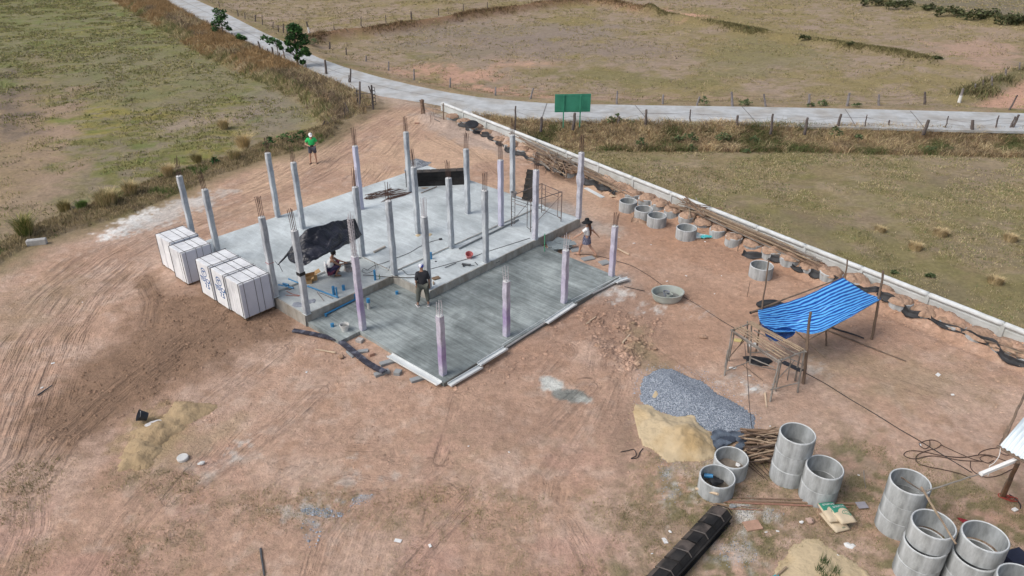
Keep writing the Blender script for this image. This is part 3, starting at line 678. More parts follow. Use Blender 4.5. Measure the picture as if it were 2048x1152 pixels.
for bpx, gr, ty, lab, op in MC:
    zz = ZS
    if bpx is None: base = G(gr[0], gr[1], ZS)
    else:
        base = U(bpx[0], bpx[1], ZS)
        ga = np.array([base.x, base.y])-GO
        if ga @ GB < 1.0 or (ga @ GA < 3.5 and ga @ GB < 3.0): zz = ZS-.035; base = U(bpx[0], bpx[1], zz)
    h = top_z(base, ty)-zz
    op = dict(op); band = op.pop('band', 0)
    if op.get('barmat'): op['barmat'] = M_PALEBAR
    c = column(base, h, lab, gA, **op)
    if band:
        q = MB(); q.box((base.x, base.y, zz+h*.50), (.222, .222, .12), rz=GYAW); q.build('rubber_band', mat('black_rubber', (.02, .02, .022), .6), c)
    if 'red string' in lab:
        q = MB(); q.box((base.x, base.y, zz+h*.44), (.215, .215, .015), rz=GYAW); q.build('red_string', mat('red_string', (.35, .03, .03), .8), c)
PC = [((726,659), 512, 'violet tinted column beside the porch notch, topped with a tall tied rebar cage', 0, dict(bars=8, barh=1.5, cage=True, barmat=M_PALEBAR)),
      ((886,749), 631, 'strongly violet short column on the front corner of the porch slab nearest the viewer', 1, dict(bars=4, barh=.55, barmat=M_PALEBAR)),
      ((1013,671), 562, 'violet short column on the porch edge, second from the nearest corner', 1, dict(bars=4, barh=.6, barmat=M_PALEBAR)),
      ((1128,605), 500, 'violet short column on the porch edge, third from the nearest corner, pale at its foot', 2, dict(bars=4, barh=.65, barmat=M_PALEBAR)),
      ((1223,551), 452, 'pale violet column on the far right corner of the porch slab, right of the woman', 2, dict(bars=6, barh=.6))]
for bpx, ty, lab, pi_, op in PC:
    base = U(bpx[0], bpx[1], ZP); column(base, top_z(base, ty)-ZP, lab, gP_, mt=PUR[pi_], **op)
# ================================================================ WALL, RINGS, SOIL
def tg(o, label, cat, group=None): return tag(o, label, cat, group)
def soilcol(n, base=(.43, .285, .20)):
    c = np.array(base)[None, :]*(0.8+.4*RNG.random((n, 1))); return c
M_SOIL = mat('heaped_soil', (.405, .27, .19), .95, .42, 7, (.31, .205, .14), .9, 10, bdist=.09, c2amt=(.45, .62), det=9)
M_RING = mat('ring_concrete', (.43, .455, .465), .85, .38, 6, (.27, .285, .285), .4, 22, stretch=(1, 1, .3), det=9, c2amt=(.42, .6))
M_RINGTOP = mat('ring_rim_cement', (.56, .585, .59), .85, .12, 8, None, .2, 30)
M_WALL = mat('precast_white', (.57, .60, .60), .8, .12, 2.5, (.46, .48, .46), .12, 20, stretch=(1, 1, 1))
M_WALLTOP = mat('precast_coping', (.62, .645, .65), .75, .12, 4, (.54, .56, .55), .12, 20)
wall = thing('boundary_wall', (*wall_pt(0), -.8), 'long white precast concrete panel wall with rounded coping beside the filled rings', 'wall')
wz = Vector((WD[0], WD[1], 0)); wn = Vector((WN[0], WN[1], 0))
WANG = math.atan2(WD[1], WD[0])
def wbox(m, t0, t1, off, wd, z0, z1, bev=0):
    c = Vector((*wall_pt((t0+t1)/2, off), (z0+z1)/2)); m.bbox(c, (t1-t0, wd, z1-z0), bev, rz=WANG) if bev else m.box(c, (t1-t0, wd, z1-z0), rz=WANG)
posts_t = [0.0, 2.6, 5.6, 8.7, 10.9, 13.05, 15.2, 17.35, 19.75, 22.3, 24.7, 27.1, 29.55, 32.1, 34.75, 37.4, 40.0, 42.6, 45.2]
posts_t[4:12] = [10.95, 13.2, 15.0, 16.55, 18.05, 19.65, 19.8, 19.8]
# real post stations measured along the coping
posts_t = [0.0, 2.62, 5.2, 7.78, 10.36, 12.94, 15.5, 17.95, 20.4]
t_ = 20.4
for (px, py) in ((1419,417),(1512,454),(1614,489),(1728,533),(1861,585),(2012,644)):
    q = U(px, py, .58); posts_t.append((np.array([q.x, q.y])-W0) @ WD)
p1339 = U(1339, 386, .58); t1339 = (np.array([p1339.x, p1339.y])-W0) @ WD
posts_t = [t1339-2.57*k for k in range(8, 0, -1) if t1339-2.57*k > 0.3]+[t1339]+posts_t[9:]
posts_t = [posts_t[0]-2.57]+posts_t
for k in range(4): posts_t.append(posts_t[-1]+2.6)
for i, t in enumerate(posts_t):
    m = MB(); wbox(m, t-.075, t+.075, 0, .16, -1.0, .57, .012); m.build('post', M_WALL, wall)
for i in range(len(posts_t)-1):
    t0, t1 = posts_t[i]+.078, posts_t[i+1]-.078
    m = MB(); wbox(m, t0, t1, 0, .05, -.9, .10); wbox(m, t0, t1, -.008, .06, -.55, -.15); m.build('lower_panel', M_WALL, wall)
    m = MB(); wbox(m, t0, t1, 0, .055, .105, .46); wbox(m, t0, t1, -.034, .012, .30, .36, .004); m.build('upper_panel', M_WALL, wall)
    # rounded coping beam with slight sag and chips
    m = MB(); P = []
    for k in range(13):
        tt = t0-.05+(t1-t0+.1)*k/12; q = wall_pt(tt, 0); P.append((q[0], q[1], .515+random.uniform(-.004, .004)))
    m.tube(P, .105, 8); m.build('coping', M_WALLTOP, wall, smooth=True)
def ring_mb(r=.45, h=.5, t=.05, c=(0, 0, 0), n=36, tilt=None, lip=True):
    m = MB(); M0 = Matrix.Translation(Vector(c)) @ (tilt or Matrix())
    prof = [(r-t, 0), (r, 0), (r, h*.3), (r+.003, h*.32), (r, h*.34), (r, h-.02), (r-.012, h-.006), (r-.02, h-.004)]
    m2 = MB(); m.lathe(prof+[(r-t+.012, h-.004), (r-t, h-.012)], n=n, closed=True, M=M0)
    m2.lathe([(r-.014, h-.006), (r-.02, h+.004), (r-t+.014, h+.004), (r-t+.004, h-.01)], n=n, closed=True, M=M0)
    return m, m2
def filled_ring(px, py, wpx, zt, label, bare=.0, mound=.14, ring=True):
    c = U(px, py, zt); g = th(c.x, c.y); D = wpx/ (FPX/ math.hypot(c.y, CZ)) ; r = max(.36, min(.52, D/2))
    t = thing('soil_filled_ring', (c.x, c.y, g), label, 'concrete ring', 'soil filled concrete rings along the white wall')
    tl = Matrix.Rotation(random.uniform(-.06, .06), 4, 'X') @ Matrix.Rotation(random.uniform(-.06, .06), 4, 'Y')
    if ring:
        a, b = ring_mb(r, .5, .05, (c.x, c.y, zt-.5), tilt=tl, n=28); a.build('ring', M_RING, t, smooth=False); 
        b.build('rim', M_RINGTOP if bare > .3 else M_RING, t)
    m = MB(); n = 40; K = 9; seed = random.randint(0, 999); vs = []; fs = []
    R = r*(1.04-bare*.10)
    for i in range(K+1):
        for k in range(n):
            a = 2*math.pi*k/n; rr = R*i/K; x, y = rr*math.cos(a), rr*math.sin(a)
            nz = float(fbm(np.array([x*4+seed]), np.array([y*4]), 1, 4, seed)[0])
            z = zt+mound*(1-(i/K)**2.2)+(nz-.5)*.24*(1-.4*(i/K)) + (.03 if i < K else -.05)
            wob = 1+((.30 if i == K else .15)*(float(vn(np.array([a*2.3+seed]), np.array([1.0]), 3)[0])-.35) if i >= K-1 else 0)*(1-bare*.6)
            vs.append((c.x+x*wob, c.y+y*wob, z))
    if not ring:
        for k in range(n):
            a = 2*math.pi*k/n; vs.append((c.x+R*1.25*math.cos(a), c.y+R*1.25*math.sin(a), g-.05))
        K2 = K+1
    else: K2 = K
    for i in range(K2):
        for k in range(n): fs.append((i*n+k, i*n+(k+1) % n, (i+1)*n+(k+1) % n, (i+1)*n+k))
    m.add(vs, fs); m.build('soil_fill', M_SOIL, t, smooth=True)
    return t
FR = [(905,231,24,0),(928,241,26,0),(952,252,26,0),(976,264,26,0),(1000,276,26,0),(1022,287,27,0),(1046,297,27,0),(1070,308,28,0),(1094,318,28,0),(1119,329,28,0),(1144,340,28,0),(1168,349,28,1),
      (1195,355,30,1),(1218,365,30,1),(1243,375,31,1),(1267,385,33,2),(1294,395,34,2),(1320,405,35,2),(1346,418,33,2),(1375,430,33,2),(1406,443,33,1),(1437,457,33,2),(1468,472,34,2),
      (1508,484,40,1),(1546,499,42,2),(1583,513,44,2),(1623,529,44,1),(1663,543,46,2),(1712,557,46,1),(1763,578,44,1),(1803,600,46,2),(1853,621,50,1),(1905,644,52,1),(1958,666,54,1),(2012,689,56,1),(2068,712,58,1)]
ordn = ['first','second','third','fourth','fifth','sixth','seventh','eighth','ninth','tenth','eleventh','twelfth','thirteenth','fourteenth','fifteenth','sixteenth','seventeenth','eighteenth','nineteenth','twentieth']
for i, (px, py, wp, k) in enumerate(FR):
    n_end = len(FR)-1-i
    if i < 18: lab = 'soil heaped ring beside the white wall, %s from the road end' % ordn[i]
    else: lab = 'soil filled ring beside the white wall, %s from the right end' % ordn[n_end]
    if k == 2: lab += ', grey side showing'
    filled_ring(px, py, wp, .38 if k == 2 else .30, lab, bare=.5 if k == 2 else 0, mound=.04+.09*random.random())
# black plastic liner along the gully
M_BLACKPL = mat('black_plastic', (.016, .017, .02), .6, .35, 6, None, .5, 9, bdist=.03, spec=.5)
def liner(pts, label, w0=.16):
    m = MB(); P = [U(a, b, .12) for a, b in pts]; L = []; 
    for p, q in zip(P[:-1], P[1:]):
        k = max(2, int((q-p).length/.16))
        L += [p.lerp(q, i/k) for i in range(k)]
    L.append(P[-1]); vs = []; fs = []; up = Vector((0, 0, 1)); n = 6
    for i, p in enumerate(L):
        p = Vector((p.x, p.y, th(p.x, p.y)+.13)); wv = math.sin(i*.9)*.04+random.uniform(-.04, .04); ht = .21+.06*math.sin(i*.37)+random.uniform(-.05, .05)
        for j in range(n):
            s = j/(n-1); off = -wn*(.03+.13*s*s+wv*s)+wn*.08; vs.append(p+off*.75-wn*(.10*math.sin(i*1.1))+up*(ht*(1-s)**1.3-.10+.03*math.sin(j*2+i)))
    for i in range(len(L)-1):
        for j in range(n-1): fs.append((i*n+j, (i+1)*n+j, (i+1)*n+j+1, i*n+j+1))
    m.add(vs, fs); o = m.build('plastic_liner', M_BLACKPL, smooth=True); tg(o, label, 'plastic sheet', 'black plastic liners along the filled rings'); 
    sol = o.modifiers.new('thick', 'SOLIDIFY'); sol.thickness = .008
LNA = [(918,247),(945,262),(975,277),(1000,290),(1020,302),(1045,310),(1070,322),(1093,333),(1118,341),(1140,350)]  # zigzag shadow of the far stretch, built as a black strip
liner(LNA, 'zigzag black strip standing in for the shadow under the soil heaps at the road end')
liner([(1165,361),(1190,371),(1215,381),(1232,388)], 'short black plastic edging below the far end timber heap')
liner([(1486,502),(1510,510),(1530,515),(1545,519),(1570,529),(1600,541),(1618,546)], 'black plastic edging under the filled rings left of the blue striped tarpaulin')
liner([(1618,546),(1650,560),(1690,575),(1725,587),(1752,596)], 'black plastic edging hidden partly behind the blue striped tarpaulin')
liner([(1752,596),(1780,610),(1815,630),(1850,642),(1885,657),(1920,672),(1950,683),(1985,702),(2020,722),(2060,740)], 'black plastic edging curling below the filled rings right of the blue striped tarpaulin')
# upturned dark basin near the gate end
m = MB(); c = U(944, 252, .55); m.lathe([(.30, 0), (.42, .14), (.40, .16), (.12, .10), (.02, .09)], c-Vector((0, 0, .1)), 18, M=Matrix.Translation(c) @ Matrix.Rotation(.3, 4, 'X')); tg(m.build('dark_basin', M_BLACKPL, smooth=True), 'dark plastic basin lying on the soil heaps at the far end of the white wall', 'basin')
# ---------------------------------------------------------------- open rings
def ring_stack(px, py, n, label, group, r=.45, h=.5, lean=(0, 0), shifts=None, floor=None, fillmat=None):
    """stack of n rings whose top centre is seen at (px,py); every ring is a thing"""
    zt = n*h; c = U(px, py, zt); g = th(c.x, c.y); 
    out = []
    for k in range(n):
        z = g+k*h-.01; lab = label if n == 1 else label+', '+(['bottom ring', 'second ring up', 'third ring up'][k] if k < n-1 or n == 1 else 'topmost ring')
        s = (shifts or [(0, 0)]*n)[k]; cc = Vector((c.x+s[0], c.y+s[1], z)); tl = Matrix.Rotation(random.uniform(-.012, .012), 4, 'X') if k == n-1 else Matrix()
        t = thing('concrete_ring', (cc.x, cc.y, z), lab, 'concrete ring', group)
        a, b = ring_mb(r, h, .045, cc, n=48, tilt=tl); a.build('ring_wall', M_RING, t, smooth=False); b.build('rim', M_RINGTOP, t)
        out.append((t, cc))
    if floor is not None:
        m = MB(); cc = out[0][1]; rr = r-.046; n_ = 36; vs = [(cc.x, cc.y, cc.z+floor)]; 
        for q in range(1, 7):
            for k in range(n_):
                a = 2*math.pi*k/n_; x, y = rr*q/6*math.cos(a), rr*q/6*math.sin(a); vs.append((cc.x+x, cc.y+y, cc.z+floor+.05*(float(vn(np.array([x*7+px]), np.array([y*7]), 4)[0])-.5)))
        fs = [(0, 1+k, 1+(k+1) % n_) for k in range(n_)]
        for q in range(5): fs += [(1+q*n_+k, 1+q*n_+(k+1) % n_, 1+(q+1)*n_+(k+1) % n_, 1+(q+1)*n_+k) for k in range(n_)]
        m.add(vs, fs); m.build('bottom_fill', fillmat or M_MUD, out[0][0], smooth=True)
    return out
M_MUD = mat('damp_mud', (.20, .165, .13), .9, .3, 9, (.26, .22, .18), .6, 25)
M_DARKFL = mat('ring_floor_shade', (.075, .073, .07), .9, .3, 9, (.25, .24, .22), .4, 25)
g1 = 'open concrete rings standing near the soil filled row'
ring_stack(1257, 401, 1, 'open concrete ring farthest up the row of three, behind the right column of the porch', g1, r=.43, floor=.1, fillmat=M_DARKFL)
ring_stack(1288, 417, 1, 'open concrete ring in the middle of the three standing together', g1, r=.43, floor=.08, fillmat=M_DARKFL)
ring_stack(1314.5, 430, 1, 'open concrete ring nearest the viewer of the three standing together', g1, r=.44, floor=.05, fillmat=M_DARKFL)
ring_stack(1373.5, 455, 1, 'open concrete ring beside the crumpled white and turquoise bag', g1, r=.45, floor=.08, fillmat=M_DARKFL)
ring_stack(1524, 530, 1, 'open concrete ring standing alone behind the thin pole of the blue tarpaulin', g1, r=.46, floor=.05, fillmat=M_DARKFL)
g2 = 'open concrete rings in the foreground yard'
ring_stack(1435.5, 951, 1, 'single concrete ring with a blue and black thing inside, left of the foreground rings', g2, r=.46, h=.52, floor=.06)
ring_stack(1463.5, 914, 1, 'single concrete ring holding mud and white scraps, beside the stick bundle', g2, r=.45, h=.52, floor=.10)
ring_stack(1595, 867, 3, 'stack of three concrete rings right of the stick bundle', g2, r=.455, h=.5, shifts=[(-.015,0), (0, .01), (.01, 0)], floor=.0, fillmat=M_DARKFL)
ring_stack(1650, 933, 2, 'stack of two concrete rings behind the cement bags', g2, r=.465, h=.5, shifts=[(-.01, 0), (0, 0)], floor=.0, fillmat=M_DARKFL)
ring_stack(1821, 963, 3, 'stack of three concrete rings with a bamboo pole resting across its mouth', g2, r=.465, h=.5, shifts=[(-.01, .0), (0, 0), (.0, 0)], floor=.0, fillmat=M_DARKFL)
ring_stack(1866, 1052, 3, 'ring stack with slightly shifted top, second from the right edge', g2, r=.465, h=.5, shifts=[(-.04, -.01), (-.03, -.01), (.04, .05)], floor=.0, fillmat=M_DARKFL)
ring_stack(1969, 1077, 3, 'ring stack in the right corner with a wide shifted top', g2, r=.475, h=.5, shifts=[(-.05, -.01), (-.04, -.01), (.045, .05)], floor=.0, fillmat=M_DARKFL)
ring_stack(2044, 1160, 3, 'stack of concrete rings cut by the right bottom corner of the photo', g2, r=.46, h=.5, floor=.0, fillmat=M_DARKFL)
# contents
def lump(px, py, z, s, name, mt, label, cat, group=None, flat=.5, seed=None, rough=.35, sub=2, rz=0):
    c = U(px, py, z); bm = bmesh.new(); bmesh.ops.create_icosphere(bm, subdivisions=sub, radius=1)
    sx, sy = (s, s) if not isinstance(s, tuple) else s; sd = random.random()*50; cr, sr = math.cos(rz), math.sin(rz)
    vs = []
    for v in bm.verts:
        k = 1+rough*(2*float(vn(np.array([v.co.x*2.1+sd+v.co.z]), np.array([v.co.y*2.1+sd*2]), 2)[0])-1); x, y = v.co.x*sx*k, v.co.y*sy*k
        vs.append((c.x+x*cr-y*sr, c.y+x*sr+y*cr, c.z+max(v.co.z, -.4)*min(sx, sy)*flat*k))
    bm.verts.index_update(); m = MB(); m.add(vs, [[v.index for v in f.verts] for f in bm.faces]); bm.free()
    o = m.build(name, mt)
    if label: tg(o, label, cat, group)
    return o
M_PAPER = mat('white_litter', (.75, .75, .74), .8, .1, 8, None, .2, 30)
lump(1476, 930, .2, .07, 'white_scrap', M_PAPER, 'white scraps lying in the mud inside the concrete ring beside the sticks', 'litter')
M_BLUEP = mat('blue_pvc', (.035, .20, .40), .4, .15, 6, None, .05, 20, spec=.5)
m = MB(); a = U(1408, 951, .25); m.cyl(a, a+Vector((.22, -.06, .03)), .06, 10); tg(m.build('blue_pipe_piece', M_BLUEP), 'blue pipe piece inside the concrete ring at left of the foreground rings', 'pipe')
lump(1430, 962, .2, (.2, .14), 'black_bag', M_BLACKPL, 'black crumpled bag inside the concrete ring with the blue pipe piece', 'bag', sub=3)
# ---------------------------------------------------------------- heaps
HEAPS = []
def heap(poly, H, name, mt, label, cat, steep=.8, seed=3, step=.07, ridge=None, colf=None, jag=.5, rough=.045, cap=None):
    P = W(poly); xs = [p[0] for p in P]; ys_ = [p[1] for p in P]
    X, Y = np.meshgrid(np.arange(min(xs)-.4, max(xs)+.4, step), np.arange(min(ys_)-.4, max(ys_)+.4, step)); x, y = X.ravel(), Y.ravel()
    d = sdist(P, x, y)+(fbm(x, y, 1.6, 4, seed)-.5)*jag
    g = terrain(x, y, False); g0 = g.copy()
    for (pp, ff) in HEAPS: g = g+ff(x, y)
    h = H*(1-np.exp(-(np.maximum(d, 0)*steep*2.0)**1.5)); h = h*(.75+.5*fbm(x, y, .9, 3, seed+5))+rough*(fbm(x, y, 5, 3, seed+9)-.5)*2*ss(0, .3, d)
    if ridge is not None: h = h+ridge(x, y)
    z = np.where(d > 0, g+h+.012, g-.06)
    nr, ncn = X.shape; i0 = (np.arange(nr-1)[:, None]*ncn+np.arange(ncn-1)[None, :]).ravel(); F = np.stack([i0, i0+1, i0+1+ncn, i0+ncn], 1)
    keep = (d[F] > -.14).any(1); F = F[keep]; used = np.unique(F); mp = -np.ones(len(x), int); mp[used] = np.arange(len(used))
    if name == 'gravel_heap' and H < .3:
        def ff(x, y, P=P, H=H, steep=steep): return .9*H*(1-np.exp(-(np.maximum(sdist(P, x, y), 0)*steep*2.0)**1.5))
        HEAPS.append((P, ff))
    c0 = np.array([np.mean(xs), np.mean(ys_), 0]); V = np.stack([x, y, z], 1)[used]-c0
    cols = colf(x[used], y[used], d[used]) if colf else None
    o = mesh_np(name, V, mp[F], mt, cols, loc=tuple(c0)); o['_wo'] = [float(q) for q in c0]
    return tg(o, label, cat), P
def gravel_mat(name, c1, c2, c3, scale):
    m = bpy.data.materials.new(name); m.use_nodes = True; nt = m.node_tree; L = nt.links.new; b = bsdf(m); b.inputs['Roughness'].default_value = .85
    tc = nd(nt, 'ShaderNodeTexCoord'); v = nd(nt, 'ShaderNodeTexVoronoi'); v.inputs['Scale'].default_value = scale; L(tc.outputs['Object'], v.inputs['Vector'])
    cr = nd(nt, 'ShaderNodeValToRGB'); e = cr.color_ramp.elements; e[0].color = (*c1, 1); e[1].color = (*c3, 1); e.new(.5).color = (*c2, 1)
    sp = nd(nt, 'ShaderNodeSeparateColor'); L(v.outputs['Color'], sp.inputs[0]); L(sp.outputs[0], cr.inputs[0]); L(cr.outputs[0], b.inputs['Base Color'])
    bp = nd(nt, 'ShaderNodeBump'); bp.invert = True; bp.inputs['Strength'].default_value = .9; bp.inputs['Distance'].default_value = .03; L(v.outputs['Distance'], bp.inputs['Height']); L(bp.outputs[0], b.inputs['Normal'])
    return m
M_GRAVEL = gravel_mat('crushed_stone', (.11, .135, .175), (.24, .28, .335), (.48, .52, .58), 40)
M_SAND = mat('yellow_sand', (.53, .425, .275), .95, .14, 1.6, (.42, .30, .155), .6, 9, bdist=.06, c2amt=(.5, .66))
M_SAND2 = mat('brown_sand', (.40, .295, .175), .95, .18, 1.6, (.33, .24, .14), .7, 9, bdist=.06, c2amt=(.45, .62))
def k4(L, ox, oy, s): return [(ox+a/s, oy+b/s) for a, b in L]
GPOLY = k4([(965,480),(985,380),(1010,300),(1090,250),(1180,225),(1260,232),(1330,270),(1400,310),(1540,350),(1620,420),(1700,480),(1840,550),(1920,660),(1930,740),(1740,755),(1570,760),(1400,700),(1200,620),(1080,560),(1000,530)], 1040, 680, 4.096)
heap(GPOLY, .28, 'gravel_heap', M_GRAVEL, 'heap of blue grey crushed stone beside the yellow sand', 'gravel heap', steep=.6, rough=.025, jag=.35)
SPOLY = k4([(1118,372),(1138,470),(1120,560),(1190,600),(1290,645),(1370,640),(1410,625),(1470,700),(1530,750),(1590,790),(1620,880),(1600,960),(1480,1010),(1350,1000),(1200,1010),(1100,910),(1010,860),(960,760),(925,620),(950,530),(1060,520),(1090,450)], 1040, 680, 4.096)
def sridge(x, y):
    c = U(1375, 880, 0); return .22*np.exp(-(((x-c.x)/.55)**2+((y-c.y)/.75)**2))-.14*np.exp(-(((x-c.x+.05)/.16)**2+((y-c.y+.1)/.12)**2))
heap(SPOLY, .34, 'sand_heap', M_SAND, 'heap of pale yellow sand spilling against the crushed stone', 'sand heap', steep=.6, seed=11, ridge=sridge, rough=.06, jag=.18, step=.05)
heap([(1560,1130),(1585,1102),(1611,1078),(1640,1078),(1677,1107),(1726,1131),(1762,1160),(1790,1230),(1560,1260),(1545,1180)], .20, 'sand_heap', M_SAND, 'heap of pale sand with green sprigs at the bottom edge near the cement bags', 'sand heap', steep=.5, seed=21, rough=.03)
heap([(243,905),(262,880),(285,850),(322,822),(345,800),(390,795),(428,808),(432,822),(395,842),(350,875),(310,912),(285,935),(255,930)], .24, 'sand_heap', M_SAND2, 'low brown sand remnant with tyre marks under the black bucket at left', 'sand heap', steep=.9, seed=31, rough=.09, jag=.9)
heap([(243,915),(258,885),(285,868),(318,880),(322,900),(300,925),(275,938),(252,935)], .30, 'sand_heap', M_SAND2, 'yellowish sand hump below the tipped black bucket', 'sand heap', steep=.8, seed=33, rough=.07, jag=.5)
heap([(806,340),(812,325),(835,318),(858,326),(862,338),(845,348),(820,350)], .4, 'gravel_heap', gravel_mat('grey_rubble', (.14, .155, .175), (.25, .27, .29), (.38, .40, .42), 9), 'small heap of grey stone behind the left end of the black formwork stack', 'gravel heap', seed=41)
# soil spoil heaps near the open rings
heap([(1262,425),(1275,412),(1296,423),(1302,440),(1290,450),(1268,446)], .32, 'soil_heap', M_SOIL, 'small heap of red soil between the three open rings and the pale column', 'soil heap', seed=51)
heap([(1228,405),(1240,395),(1256,412),(1266,420),(1250,425)], .22, 'soil_heap', M_SOIL, 'low ridge of red soil left of the farthest open ring', 'soil heap', seed=55)
# ---------------------------------------------------------------- clods and pebbles
def stones(name, pts, sizes, cols, mt, label=None, cat=None, kind=None):
    base = [(0, 0, .8), (.95, 0, 0), (.2, .9, .1), (-.85, .5, 0), (-.8, -.6, .05), (.35, -.95, 0), (.1, .1, -.6)]
    fcs = [(0,1,2),(0,2,3),(0,3,4),(0,4,5),(0,5,1),(6,2,1),(6,3,2),(6,4,3),(6,5,4),(6,1,5)]
    B = np.array(base); N = len(pts); a = RNG.random(N)*6.28; s = sizes[:, None, None]*(1+.35*(RNG.random((N, 7, 1))-.5))*np.array([1, 1, .75])[None, None, :]*(.75+.5*RNG.random((N, 1, 3)))
    Q = B[None]*s; X = Q[:, :, 0]*np.cos(a)[:, None]-Q[:, :, 1]*np.sin(a)[:, None]; Y = Q[:, :, 0]*np.sin(a)[:, None]+Q[:, :, 1]*np.cos(a)[:, None]
    V = np.stack([X+pts[:, 0:1], Y+pts[:, 1:2], Q[:, :, 2]+pts[:, 2:3]], 2).reshape(-1, 3); F = (np.array(fcs)[None]+7*np.arange(N)[:, None, None]).reshape(-1, 3)
    o = mesh_np(name, V, F, mt, np.repeat(cols, 7, 0), smooth=False); return tag(o, label, cat, None, kind)
M_CLOD = attr_mat('clod', rough=.95, mulvar=.15, scale=20, bump=.4, bscale=30, bdist=.01)
def scatter_poly(P, n, keep=None):
    xs = [p[0] for p in P]; ys_ = [p[1] for p in P]; x = RNG.uniform(min(xs), max(xs), n*3); y = RNG.uniform(min(ys_), max(ys_), n*3); m = sdist(P, x, y) > 0; return x[m][:n], y[m][:n]
def clods():
    X = []; Y = []; S = []
    def put(P, n, s0, s1, pw=2.5):
        x, y = scatter_poly(P, n); X.append(x); Y.append(y); S.append(s0+(s1-s0)*RNG.random(len(x))**pw)
    put(P_DARK, 1500, .012, .07, 4)
    put(W([(1150,620),(1230,620),(1330,640),(1300,700),(1260,760),(1230,740),(1190,700)]), 750, .015, .10, 3)
    put(W([(1240,690),(1270,690),(1275,730),(1248,745)]), 120, .03, .12, 2)
    put(W([(900,775),(1240,570),(1290,600),(1180,680),(960,800)]), 400, .012, .08, 4)
    put(W([(560,640),(700,720),(880,780),(820,800),(640,720),(540,660)]), 500, .012, .05, 3)
    put(W([(1190,470),(1400,430),(1520,520),(1500,640),(1300,620),(1230,560)]), 600, .012, .055, 4)
    put(W([(1700,600),(2048,740),(2048,860),(1700,700)]), 500, .012, .05, 4)
    put(W([(320,800),(430,800),(440,850),(380,850)]), 160, .015, .06, 3)
    put(W([(330,560),(400,590),(500,650),(470,670),(350,600)]), 250, .012, .05, 3)
    put(W([(-50,560),(2100,560),(2100,1180),(-50,1180)]), 7500, .008, .042, 4)
    put(W([(300,480),(760,250),(830,260),(800,340),(420,480)]), 500, .015, .04, 3)
    # spoil along the gully
    t = RNG.uniform(2, 46, 2600); o = -1.05+RNG.normal(0, .75, 2600); X.append(W0[0]+WD[0]*t+WN[0]*o); Y.append(W0[1]+WD[1]*t+WN[1]*o); S.append(.015+.055*RNG.random(2600)**3)
    k = (o := 0)
    x = np.concatenate(X); y = np.concatenate(Y); s = np.concatenate(S)
    # keep clear of the slabs
    ga = (x-GO[0])*GA[0]+(y-GO[1])*GA[1]; gb_ = (x-GO[0])*GB[0]+(y-GO[1])*GB[1]
    on = ((ga > -.2) & (ga < 13.3) & (gb_ > -.2) & (gb_ < 10.3)) | ((ga > .5) & (ga < 10.4) & (gb_ > -4.5) & (gb_ < 1)) | ((ga > -.2) & (ga < 4) & (gb_ > -.05) & (gb_ < 3))
    wo = (x-W0[0])*WN[0]+(y-W0[1])*WN[1]; on |= wo > -.1
    x, y, s = x[~on], y[~on], s[~on]; z, c, _ = terrain(x, y)
    c = np.clip(c*(.78+.5*RNG.random((len(x), 1))), 0, .8)
    stones('soil_clods', np.stack([x, y, z+s*.15], 1), s, c, M_CLOD, kind='stuff')
clods()
def gravelbits():
    X = []; Y = []; S = []
    for e, n, s1 in ((ell(645,1025,45,9,5), 260, .03), (ell(620,1070,22,30,0), 35, .04), (ell(720,1000,30,9,-20), 40, .03), (ell(1330,920,14,60,0), 120, .018), (ell(1500,770,60,14,0), 40, .02), (GPW, 1300, .024), (ell(1470,1110,45,30,0), 150, .022), (ell(1545,1027,25,10,0), 60, .02),(ell(1490,1022,18,14,30), 60, .02), (ell(1345,985,24,22,20), 60, .02)):
        x, y = scatter_poly(e, n); X.append(x); Y.append(y); S.append(.008+(s1-.008)*RNG.random(len(x))**2)
    x = np.concatenate(X); y = np.concatenate(Y); s = np.concatenate(S); z = terrain(x, y, False); gcol = np.array([.30, .335, .385])[None]*(.6+.9*RNG.random((len(x), 1)))
    stones('loose_stones', np.stack([x, y, z+s*.3], 1), s, gcol, M_CLOD, kind='stuff')
GPW = W([(a, b) for a, b in [(1262,800),(1275,735),(1330,722),(1420,745),(1525,840),(1530,880),(1500,890),(1400,870),(1280,830)]])
gravelbits()

def sandbits():
    P = W([(1255,840),(1262,790),(1300,800),(1345,835),(1400,830),(1450,870),(1460,930),(1400,950),(1340,945),(1270,900)]); x, y = scatter_poly(P, 900); s_ = .006+.022*RNG.random(len(x))**3; z = terrain(x, y, False)
    stones('loose_sand_lumps', np.stack([x, y, z+s_*.3], 1), s_, np.array([.46, .36, .22])[None]*(.8+.4*RNG.random((len(x), 1))), M_CLOD, kind='stuff')
sandbits()
